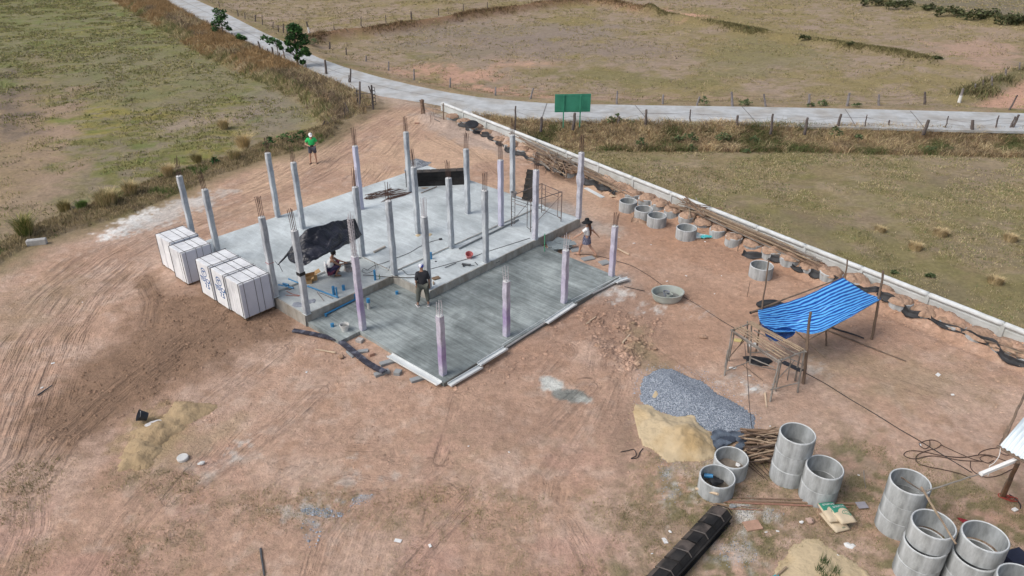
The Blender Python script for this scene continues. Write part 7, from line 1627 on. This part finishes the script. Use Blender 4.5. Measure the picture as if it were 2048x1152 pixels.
fence([(414,50,414,40), (428,60,427,49), (464,75,463.6,65), (489,86,488,76), (506.5,95,506.5,87), (521,100,516,82.6,.08), (535.5,106,535.5,97), (547,112,543.6,94.5,.09), (559,113,558.6,105), (570,117,566,100,.06), (613,138,611,127,.05)], 'small dark post on the grassy bank of the left roadside', 'fence posts on the left bank', r=.06, wg='the left bank posts')
fence([(653,151,650,120,.10)], 'tall black leaning post on the left bank right of the dark green tree', 'tall bank post', wires=False)
fence([(700,168,701,137,.07), (697,168,698,150,.04)], 'slim post at the road end of the left bank', 'slim posts at the road end of the bank', wires=False)
# gateway stakes with rails and a coil of rope
t = thing('gate_frame', tuple(T(735, 215)), 'rough wooden gate frame of stakes and rails at the entrance track', 'gate')
A0, B0, C0 = T(719, 217), T(746, 219), T(716, 212)
bt(t, A0-Vector((0,0,.1)), U(720,163,top_z(A0,163)), .08, 'stake', M_OLDPOST); bt(t, B0-Vector((0,0,.1)), U(743,170,top_z(B0,170)), .08, 'stake', M_OLDPOST); bt(t, B0+Vector((0,.1,1.0)), U(737,172,top_z(B0,172)), .05, 'stake', M_OLDPOST); bt(t, C0, C0+Vector((0,0,1.1)), .05, 'stake', M_OLDPOST)
for z, c in ((.15, M_BAMBOO), (.75, M_BAMBOO), (1.05, M_GREYSTICK)): bt(t, A0+Vector((-.25, 0, z)), B0+Vector((.1, 0, z+.05)), .03, 'rail', c)
bt(t, A0+Vector((.1, 0, .2)), B0+Vector((-.3, 0, .6)), .02, 'rail', M_BAMBOO)
for k in range(5): m = MB(); c = B0+Vector((.14, -.05, .45+.24*k)); m.tube([c+Vector((.12*math.cos(a), .03*math.sin(a*2), .13*math.sin(a))) for a in np.linspace(0, 6.2, 12)], .022, 5); m.build('tyre_loop', M_STRAP, t)
pole(T(700,228,-.1), U(690,205,.9), .05, 'dark slanting stake in the green weeds left of the gate frame', mt=M_OLDPOST, cat='stake'); pole(T(690,236,.0), U(688,215,.9), .04, 'thin upright stake in the green weeds left of the gate frame', mt=M_OLDPOST, cat='stake')
pole(U(660,234,.2), U(690,226,.5), .02, 'pale cane lying over the weeds above the person in green', mt=M_BAMBOO, cat='cane'); pole(U(690,226,.5), U(703,236,.1), .02, 'pale cane leaning down toward the dirt track by the slanting stake', mt=M_BAMBOO, cat='cane'); pole(U(700,168,.4), U(715,180,.4), .03, 'grey rail between the slim posts and the gate frame', mt=M_GREYSTICK, cat='rail')
pole(T(646,252,.0), U(649,242,.5), .06, 'short black stump at the tip of the grey ploughed patch', mt=M_OLDPOST, cat='stump')
# stump post and thin gate at the wall end
t = thing('stump_post', tuple(T(846, 228)), 'thick forked tree stump post at the entrance beside the wall end', 'post'); b = T(846, 229, -.15)
m = MB(); m.tube([b, b+Vector((.02, 0, .5)), b+Vector((-.02, 0, .95)), b+Vector((.03, 0, 1.15))], .17, 9, r1=.11); m.tube([b+Vector((0,0,.8)), b+Vector((-.16,0,1.12))], .05, 6); m.build('trunk', mat('stump_bark', (.17,.115,.085), .95, .4, 8, (.33,.25,.19), .7, 14), t)
q = vpole(887, 240, 887, 206, .05, 'dark upright stake at the far end of the white wall')
for a, b_, z0, z1, w_ in (((849,211),(893,225),.75,.75,'upper'), ((849,218),(887,234),.45,.35,'lower')): pole(U(a[0], a[1], z0), U(b_[0], b_[1], z1), .02, 'thin %s grey rail between the stump post and the wall end' % w_, mt=M_GREYSTICK, cat='rail')
for px, py in ((866,217),(861,230)): p = U(px, py, .6); m = MB(); m.cyl(p, p-Vector((0, 0, .45)), .015, 5); tg(m.build('thin_picket', M_RUST), 'thin iron picket in the rails by the wall end, %s one' % ('farther' if py < 220 else 'nearer'), 'picket')
pole(T(868,238,.02), T(880,245,.05), .03, 'pale pipe lying at the foot of the rails by the wall end', mt=M_GREYSTICK, cat='pipe'); block(834, 247, .1, 'small dark reddish chunk left of the stump mound', (.3,.14,.08), mt=bpy.data.materials['brick_chunk'], group=None)
# ================================================================ TREES
M_LEAF = attr_mat('leaves', rough=.7, mulvar=.12, scale=6, bump=0.0, bscale=30)
M_BARK = mat('bark', (.16, .125, .10), .95, .3, 10)
def leaves(centers, radii, n, size, cols, rng, fold=.35):
    c = centers[rng.integers(0, len(centers), n)]; k = rng.integers(0, len(centers), n); c = centers[k]; rad = radii[k]
    d = rng.normal(size=(n, 3)); d /= np.linalg.norm(d, axis=1)[:, None]; P = c+d*(rad*(rng.random(n)**.45)[:, None])
    u = rng.normal(size=(n, 3)); u[:, 2] *= .5; u /= np.linalg.norm(u, axis=1)[:, None]; v = np.cross(u, rng.normal(size=(n, 3))); v /= np.linalg.norm(v, axis=1)[:, None]
    s = size*(.6+.8*rng.random(n))[:, None]; A = P-u*s; B = P+v*s*.5; C_ = P+u*s; D = P-v*s*.5; V = np.stack([A, B, C_, D], 1).reshape(-1, 3)
    F = np.arange(4*n).reshape(n, 4); cc = np.array(cols)[rng.integers(0, len(cols), n)]*(.7+.6*rng.random((n, 1))); return V, F, np.repeat(cc, 4, 0)
def tree(px, py, py_top, crown, label, nl, lsize, cols, trunk_r=.08, kind='tree', lean=(0, 0), cat='tree'):
    b = T(px, py); H = top_z(b, py_top)-b.z; rng = np.random.default_rng(int(px)); t = thing(kind, tuple(b), label, cat, None)
    tip = b+Vector((lean[0], lean[1], H*.85)); m = MB(); m.tube([b-Vector((0, 0, .1)), b.lerp(tip, .35)+Vector((.04, 0, 0)), b.lerp(tip, .7), tip], trunk_r, 7, r1=trunk_r*.25); cs = []; rs = []
    for (dx, hz, r) in crown:
        n_ = 3 if r > .5 else 2
        for q in range(n_): cs.append((b.x+dx+rng.uniform(-.35, .35)*r, b.y+rng.uniform(-.6, .6)*r, b.z+H*hz+rng.uniform(-.25, .25)*r)); rs.append((r*.8, r*.75, r*.55))
    for c in cs: p = b.lerp(tip, min(.9, max(.25, (c[2]-b.z)/H-.18))); m.tube([p, p.lerp(Vector(c), .6)+Vector((0, 0, .05)), c], trunk_r*.3, 5, r1=trunk_r*.08)
    m.build('trunk', M_BARK, t); V, F, cc = leaves(np.array(cs), np.array(rs), nl, lsize, cols, rng); o = mesh_np('crown', V-np.array(b), F, M_LEAF, cc, smooth=False, parent=t)
    return t
GR = [(.045, .115, .032), (.035, .085, .028), (.07, .16, .045), (.028, .065, .024)]
tree(596, 133, 45, [(-.15,.86,.55), (.3,.84,.55), (.05,.95,.35), (-.35,.70,.55), (.45,.68,.65), (.8,.56,.5), (-.6,.54,.35), (.9,.42,.45), (-.5,.38,.4), (.1,.50,.55), (.35,.32,.5), (.9,.30,.35), (.0,.2,.3), (.4,.12,.3), (-1.1,.44,.22)], 'dark green leafy tree standing alone on the left roadside bank', 2300, .13, GR, .09)
tree(446, 68, 18, [(-.3,.90,.5), (.3,.86,.5), (-.1,.68,.6), (.4,.66,.4), (-.5,.45,.6), (.6,.42,.5), (-.6,.25,.45), (.5,.22,.4), (.0,.55,.5)], 'slender sparse tree on the bank at the upper left of the road', 650, .14, GR+[(.08,.14,.06)], .07, kind='young_tree')
tree(556, 112, 72, [(-.6,.78,.45), (-.2,.85,.4), (.2,.75,.35), (-1.1,.92,.3), (.3,.55,.3)], 'small thin tree left of the dark green tree, few pale leaves', 260, .15, [(.07,.15,.06), (.10,.19,.08)], .05, kind='young_tree')
tree(488, 86, 70, [(-.1,.8,.45), (-.5,.85,.3), (.1,.6,.3)], 'little bush on a post of the left bank fence', 160, .14, GR, .04, kind='shrub', cat='shrub')
GR2 = [(.10, .14, .06), (.13, .17, .08), (.08, .11, .045)]
for (px, py, pt, w_, lab) in ((628,90,76,.9,'pale green bush at the end of the far dike right of the tree'), (1235,247,222,.4,'tall green weed beside the road right of the sign'), (1222,250,228,.35,'shorter green weed at the road edge right of the sign'), (1408,211,190,.45,'pale green bush on the far verge above the near verge posts'), (1490,212,197,.55,'low pale green bush in the middle of the far verge'),
   (1646,212,200,.5,'low green bush on the far verge left of two grey posts'), (1622,214,205,.35,'tiny green bush on the far verge'), (1713,214,205,.4,'flat green bush on the far verge right of two grey posts'), (1668,275,248,.6,'green bush at the foot of a leaning near verge post'), (1382,282,262,.6,'green bush in the grass bank under a thin near post'), (1447,285,262,.7,'largest green bush in the grass bank'),
   (1355,287,270,.6,'olive bush at the left of the grass bank'), (1716,280,267,.35,'small green bush in the grass bank right of the leaning post'), (1508,283,272,.4,'small green shrub low in the grass bank, middle'), (1860,305,292,.6,'low green bush below the grass bank at right'), (1385,302,290,.5,'low pale plant below the grass bank at left'), (1493,306,296,.3,'tiny green plant in the field below the bank'), (1900,302,294,.4,'small green plant in the field right part'), (1280,300,270,.5,'bushy green plant left in the grass bank'),
   (1860,555,545,.22,'small green weed in the field beyond the wall near the right edge'), (1787,547,540,.2,'tiny green weed just beyond the wall'), (540,295,270,.5,'dark green shrub at the grass edge left of the person in green'), (575,285,264,.6,'dark green shrub touching the one left of the person in green'), (605,280,262,.6,'dark green shrub directly behind the person in green'), (430,328,314,.3,'small dark shrub on the grassy edge between two left columns')):
    tree(px, py, pt, [(-.35*w_*1.3,.45,w_*.5), (.3*w_*1.3,.4,w_*.5), (0,.72,w_*.4)], lab, int(170*max(w_, .4)), .08, GR2 if 'dark' not in lab else GR, .02, kind='shrub', cat='shrub')
for i, (px, py, pt, w_) in enumerate(((1795,14,2,1.6),(1810,10,2,1.2),(1865,20,8,1.2),(1898,28,14,1.8),(1960,34,18,2.2),(1980,36,24,1.4),(2018,42,28,2.0),(2046,46,34,1.6),(1745,6,-4,1.5),(1872,118,112,.5),(1705,90,84,.5),(1610,76,71,.5),(1665,86,80,.5),(1505,60,54,.6))):
    tree(px, py, pt, [(-.7*w_,.35,w_*.45), (.7*w_,.3,w_*.4), (0,.5,w_*.5)], ['shrub on the far dike, far left of the row','shrub second in the row on the far dike','shrub third in the row on the far dike','broad dark shrub on the far dike','broadest dark shrub on the far dike','small shrub touching the broadest one','dark shrub near the right edge of the far dike','shrub at the right edge of the far dike','shrub at the top edge on the far dike','tiny dark bush at the end of the middle dike','low bush on the middle dike right part','low bush on the middle dike, middle part','low bush on the middle dike past its middle','low bush on the middle dike left part'][i], int(150*w_), .18, [(.07,.08,.035), (.09,.10,.045), (.05,.062,.026)], .03, kind='shrub', cat='shrub')
# ================================================================ GRASS
M_BLADE = attr_mat('blades', rough=.85, mulvar=.1, scale=4, bump=0.0, bscale=20)
def blades(x, y, h, wd, cols, name, lean=.45, bunch=1, spread=.1):
    n = len(x); 
    if bunch > 1: x = np.repeat(x, bunch)+RNG.normal(0, spread, n*bunch); y = np.repeat(y, bunch)+RNG.normal(0, spread, n*bunch); h = np.repeat(h, bunch)*(.6+.7*RNG.random(n*bunch)); wd = np.repeat(wd, bunch); cols = np.repeat(cols, bunch, 0)*(.75+.5*RNG.random((n*bunch, 1))); n = n*bunch
    z = terrain(x, y, False); a = RNG.random(n)*6.28; dx, dy = np.cos(a)*wd/2, np.sin(a)*wd/2; lx, ly = RNG.normal(0, lean, n)*h, RNG.normal(0, lean, n)*h
    A = np.stack([x-dx, y-dy, z-.02], 1); B = np.stack([x+dx, y+dy, z-.02], 1); C_ = np.stack([x+dx*.6+lx*.35, y+dy*.6+ly*.35, z+h*.6], 1); D = np.stack([x-dx*.6+lx*.35, y-dy*.6+ly*.35, z+h*.6], 1); E_ = np.stack([x+lx, y+ly, z+h*(1-.15*RNG.random(n))], 1)
    V = np.stack([A, B, C_, D, E_], 1).reshape(-1, 3); k = 5*np.arange(n)[:, None]; F = np.concatenate([np.array([0, 1, 2])+k, np.array([0, 2, 3])+k, np.array([3, 2, 4])+k], 0)
    o = mesh_np(name, V, F, M_BLADE, np.clip(np.repeat(cols, 5, 0), .01, .8), smooth=False); return tag(o, kind='stuff')
def pick(pal, wts, n): return np.array(pal)[RNG.choice(len(pal), n, p=np.array(wts)/sum(wts))]
RUST, STRAW, OLIVE, GREENG, BROWN = (.265,.185,.105), (.42,.335,.20), (.185,.17,.08), (.10,.14,.045), (.175,.13,.09)
# bank of the left roadside
PB = W([(230,-30),(330,2),(400,40),(470,75),(540,108),(600,133),(660,160),(705,182),(745,205),(735,225),(700,240),(655,262),(642,240),(625,213),(590,190),(540,165),(480,140),(420,110),(360,75),(300,40),(215,-10)])
x, y = scatter_poly(PB, 15000); pn = fbm(x, y, .35, 3, 201); f2 = fbm(x, y, 1.2, 2, 203); c = 1.15*pick([RUST, STRAW, OLIVE, BROWN], [2.6, 3.2, 1.6, 2.6], len(x)); g_ = (y < 46) & (pn > .42) | (y < 40.5); c[g_] = pick([GREENG, OLIVE, RUST], [3, 3, .6], int(g_.sum())); di = sdist(P_LEFT, x, y); g2_ = (di > -.75) & (RNG.random(len(x)) < .75); c[g2_] = pick([GREENG, OLIVE, (.24,.22,.09)], [2, 3, 2], int(g2_.sum())); mid = (di <= -.75) & (di > -2.0) & (RNG.random(len(x)) < .5); c[mid] = pick([BROWN, (.15,.115,.09)], [1, 1], int(mid.sum())); c = c*(.6+.8*f2)[:, None]
c[(y > 62) & (pn > .45)] = np.array((.33, .22, .11))*(.7+.6*RNG.random((int(((y > 62) & (pn > .45)).sum()), 1))); 
blades(x, y, (.20+.30*RNG.random(len(x)))*(.6+.8*f2), np.full(len(x), .03), c, 'tall_dry_grass', bunch=9, spread=.16, lean=.8)
# verge bank right
PV = W([(905,216),(960,232),(1030,243),(1100,247),(1200,250),(1350,254),(1500,256),(1700,260),(1900,265),(2048,268),(2300,276),(2300,305),(2048,298),(1900,294),(1700,290),(1500,288),(1300,287),(1180,286),(1080,272),(1000,256)], -.3)
x, y = scatter_poly(PV, 11000); pn = fbm(x, y, .5, 3, 211); f2 = fbm(x, y, 1.4, 2, 213); c = 1.35*pick([RUST, STRAW, BROWN, OLIVE], [3, 4.5, 2.0, 1.2], len(x))*(.6+.8*f2)[:, None]; g_ = (pn > .60); c[g_] = pick([GREENG, OLIVE, RUST], [2, 2, 1], int(g_.sum())); lf_ = x < 6; 
blades(x, y, (.18+.26*RNG.random(len(x)))*np.where(lf_, .5, 1)*(.6+.8*f2), np.full(len(x), .03), c, 'tall_dry_grass', bunch=9, spread=.15, lean=.8)
# fields: short tufts, denser where the ground is grassy
def field(P, n, hh, pal, wts, name, z=0, thr=.45, bunch=4, seed=221, sp=.10, fr=.5, wk=.0011):
    xs, ys2 = scatter_poly(P, n); pn = fbm(xs, ys2, fr, 4, seed); k = RNG.random(len(xs)) < ss(thr-.13, thr+.13, pn); xs, ys2, pn = xs[k], ys2[k], pn[k]; c = 1.25*pick(pal, wts, len(xs))*(.7+.6*fbm(xs, ys2, 1.5, 2, seed+2))[:, None]
    dist = np.hypot(ys2, 14); blades(xs, ys2, hh*(.4+.9*RNG.random(len(xs)))*(.7+.6*pn), wk*dist, c, name, bunch=bunch, spread=sp, lean=.6)
PLV = W([(0,500),(80,458),(160,430),(230,402),(300,372),(380,345),(450,325),(510,300),(560,276),(600,272),(640,262),(640,235),(625,215),(590,190),(540,165),(480,140),(420,110),(360,75),(300,40),(230,0),(-60,-10),(-100,500)], -.4)
field(PLV, 26000, .10, [(.20,.19,.075), (.30,.265,.12), (.15,.16,.065), (.24,.20,.14)], [3, 3, 2.5, 1.5], 'field_grass', thr=.47)
PRV = [wall_pt(11,.15), wall_pt(47,.15)]+W([(2200,640),(2200,300),(2048,298),(1700,292),(1400,291),(1200,290),(1090,285)], -.8)
field(PRV, 24000, .075, [(.30,.26,.14), (.36,.30,.19), (.19,.18,.08), (.14,.165,.075)], [3, 2.4, 2.2, 1.2], 'field_grass', seed=231, thr=.44)
PNV = W([(392,-8),(520,52),(640,108),(760,145),(900,178),(1095,200),(1350,205),(1700,210),(2060,218),(2060,-10),(392,-12)])
field(PNV, 26000, .10, [(.28,.235,.12), (.34,.275,.17), (.20,.185,.085), (.22,.18,.13)], [3, 2, 2.4, 1.5], 'field_grass', seed=241, thr=.46, wk=.0009)
# scrub along the dikes
for B, n_, pal, h_, wt_ in ((BUND_B, 3800, [(.16,.15,.07), (.22,.185,.09), (.19,.17,.075)], .16, 1), (BUND_A, 2600, [(.22,.145,.08), (.26,.19,.10), (.16,.11,.065)], .18, 1), (BUND_C, 1800, [(.13,.13,.06), (.18,.155,.075)], .3, 1), (BUND_D, 2600, [(.12,.13,.055), (.16,.14,.07), (.20,.17,.09)], .4, 1)):
    seg = pl(B); Ls = np.array([math.dist(a, b) for a, b in seg]); k = RNG.choice(len(seg), n_, p=Ls/Ls.sum()); u = RNG.random(n_); P0 = np.array([seg[i][0] for i in k]); P1 = np.array([seg[i][1] for i in k]); Q = P0+(P1-P0)*u[:, None]+RNG.normal(0, .5, (n_, 2))
    pn = fbm(Q[:, 0], Q[:, 1], .25, 3, 271); kp = RNG.random(n_) < ss(.32, .62, pn); Q = Q[kp]; blades(Q[:, 0], Q[:, 1], h_*(.5+RNG.random(len(Q)))*(.4+1.2*pn[kp]), np.full(len(Q), .07), pick(pal, [1]*len(pal), len(Q))*(.6+.8*RNG.random((len(Q), 1))), 'dike_grass', bunch=4, spread=.2, lean=.7)
# grassy edge of the site on the left, with tall tussocks
PE = W([(-40,560),(0,528),(80,486),(170,460),(240,438),(330,404),(440,352),(540,320),(600,304),(660,280),(690,252),(640,258),(600,268),(540,285),(450,318),(380,338),(300,365),(230,394),(160,424),(80,452),(0,492),(-40,515)], -.1)
x, y = scatter_poly(PE, 5200); pn = fbm(x, y, .6, 3, 251); dd = sdist(P_SITE, x, y); c = pick([STRAW, (.27,.22,.12), OLIVE, BROWN], [4, 3, 1.6, 1.2], len(x)); g_ = pn > .66; c[g_] = pick([GREENG, (.12,.17,.05)], [1, 1], int(g_.sum()))
blades(x, y, (.10+.12*RNG.random(len(x)))*np.where(dd > 0, .5, 1), np.full(len(x), .022), c, 'edge_grass', bunch=6, spread=.10)
for i, (px, py, r, hh, pal, lab) in enumerate(((52,470,.45,.85,[(.16,.17,.05), (.36,.30,.14), (.08,.12,.03)],'large green and straw tussock at the left edge above the pale block'), (215,408,.7,.65,[STRAW, (.40,.32,.17), (.20,.19,.08)],'tall straw tussock left of the white dust'), (165,418,.35,.4,[GREENG, (.12,.18,.05)],'bright green low tussock left of the tall straw one'),
    (262,388,.45,.6,[STRAW, (.42,.33,.17), OLIVE],'straw tussock above the white dust'), (338,352,.4,.6,[STRAW, (.42,.33,.18)],'straw tussock left of the farthest left column'), (488,300,.4,1.0,[(.44,.34,.18), STRAW],'tall pale grass clump left of the person in green'), (470,318,.5,.5,[(.22,.20,.09), STRAW],'low tussock at the foot of the tall pale grass clump'), (448,258,.4,.6,[(.36,.29,.16), STRAW],'pale clump inside the left field above the column pair'),
    (130,420,.4,.45,[(.30,.25,.12), OLIVE],'small tussock between the green one and the left edge'), (395,325,.35,.5,[(.26,.22,.10), OLIVE],'olive tussock between the two far left columns'), (1830,498,.45,.28,[(.42,.32,.17), STRAW],'flattened straw tuft beyond the wall right of the blue tarpaulin'), (1880,470,.5,.28,[(.38,.29,.16), STRAW],'flattened straw tuft farther out in the right field'), (1760,462,.4,.22,[(.33,.26,.14), STRAW],'low straw tuft in the right field above the thick pole'), (1990,566,.45,.28,[(.40,.31,.17), STRAW],'flattened straw tuft near the wall at the right edge'), (2020,480,.45,.26,[(.40,.31,.17), STRAW],'straw tuft by the right edge of the photo beyond the wall'))):
    b = T(px, py); n = int(650*r/.45); a = RNG.random(n)*6.28; rr = r*np.sqrt(RNG.random(n))*.6; x = b.x+rr*np.cos(a); y = b.y+rr*np.sin(a); z = terrain(x, y, False); h = hh*1.2*(.5+.6*RNG.random(n)); out = .35+.25*RNG.random(n)
    lx = (np.cos(a)*rr/r*out+RNG.normal(0, .15, n))*h*1.3; ly = (np.sin(a)*rr/r*out+RNG.normal(0, .15, n))*h*1.3; wd = .022; dx, dy = -np.sin(a)*wd/2, np.cos(a)*wd/2
    V = np.stack([np.stack([x-dx, y-dy, z-.02], 1), np.stack([x+dx, y+dy, z-.02], 1), np.stack([x+dx*.7+lx*.45, y+dy*.7+ly*.45, z+h*.65], 1), np.stack([x-dx*.7+lx*.45, y-dy*.7+ly*.45, z+h*.65], 1), np.stack([x+lx*1.2, y+ly*1.2, z+h*(.85+.1*RNG.random(n))], 1)], 1).reshape(-1, 3)
    k = 5*np.arange(n)[:, None]; F = np.concatenate([np.array([0, 1, 2])+k, np.array([0, 2, 3])+k, np.array([3, 2, 4])+k], 0); cc = 1.25*np.array(pal)[RNG.integers(0, len(pal), n)]*(.7+.6*RNG.random((n, 1)))
    o = mesh_np('grass_tussock', V-np.array(b), F, M_BLADE, np.repeat(cc, 5, 0), smooth=False, loc=tuple(b)); tg(o, lab, 'grass tussock')
# thin weeds on the bare foreground
PF = W([(-40,880),(600,980),(1250,960),(1300,900),(1560,860),(1760,880),(2060,1010),(2060,1160),(-40,1160)])
field(PF, 15000, .045, [(.20,.185,.08), (.27,.22,.12), (.15,.16,.06)], [2, 3, 1.5], 'yard_weeds', seed=121, thr=.52, bunch=4, sp=.06, fr=.8, wk=.0006)
PF2 = W([(1280,930),(1520,880),(1720,880),(2060,1010),(2060,1160),(1180,1160)])
field(PF2, 9000, .045, [(.22,.18,.10), (.30,.25,.15), (.14,.15,.06)], [2, 3, 2], 'yard_weeds', seed=131, thr=.44, bunch=5, sp=.06, fr=1.1, wk=.0006)
# sprigs on the small sand heap
for i, (px, py) in enumerate(((1650,1117),(1640,1132),(1672,1137),(1655,1148))):
    b = U(px, py, .28); n = 40; a = RNG.random(n)*6.28; h = .10*(.5+RNG.random(n)); V = []; 
    x = b.x+RNG.normal(0, .06, n); y = b.y+RNG.normal(0, .05, n); V = np.stack([np.stack([x, y, np.full(n, .15)], 1), np.stack([x+.012, y, np.full(n, .15)], 1), np.stack([x+np.cos(a)*.08, y+np.sin(a)*.08, b.z+h], 1)], 1).reshape(-1, 3)
    o = mesh_np('weed_sprig', V-np.array(b), np.arange(3*n).reshape(n, 3), M_BLADE, np.repeat(np.array([(.06,.11,.035)])*(.6+.8*RNG.random((n, 1))), 3, 0), smooth=False, loc=tuple(b)); tg(o, 'green weed sprig on the pale sand heap, %s' % ['upper left one', 'lower left one', 'right one', 'lowest one'][i], 'weed')
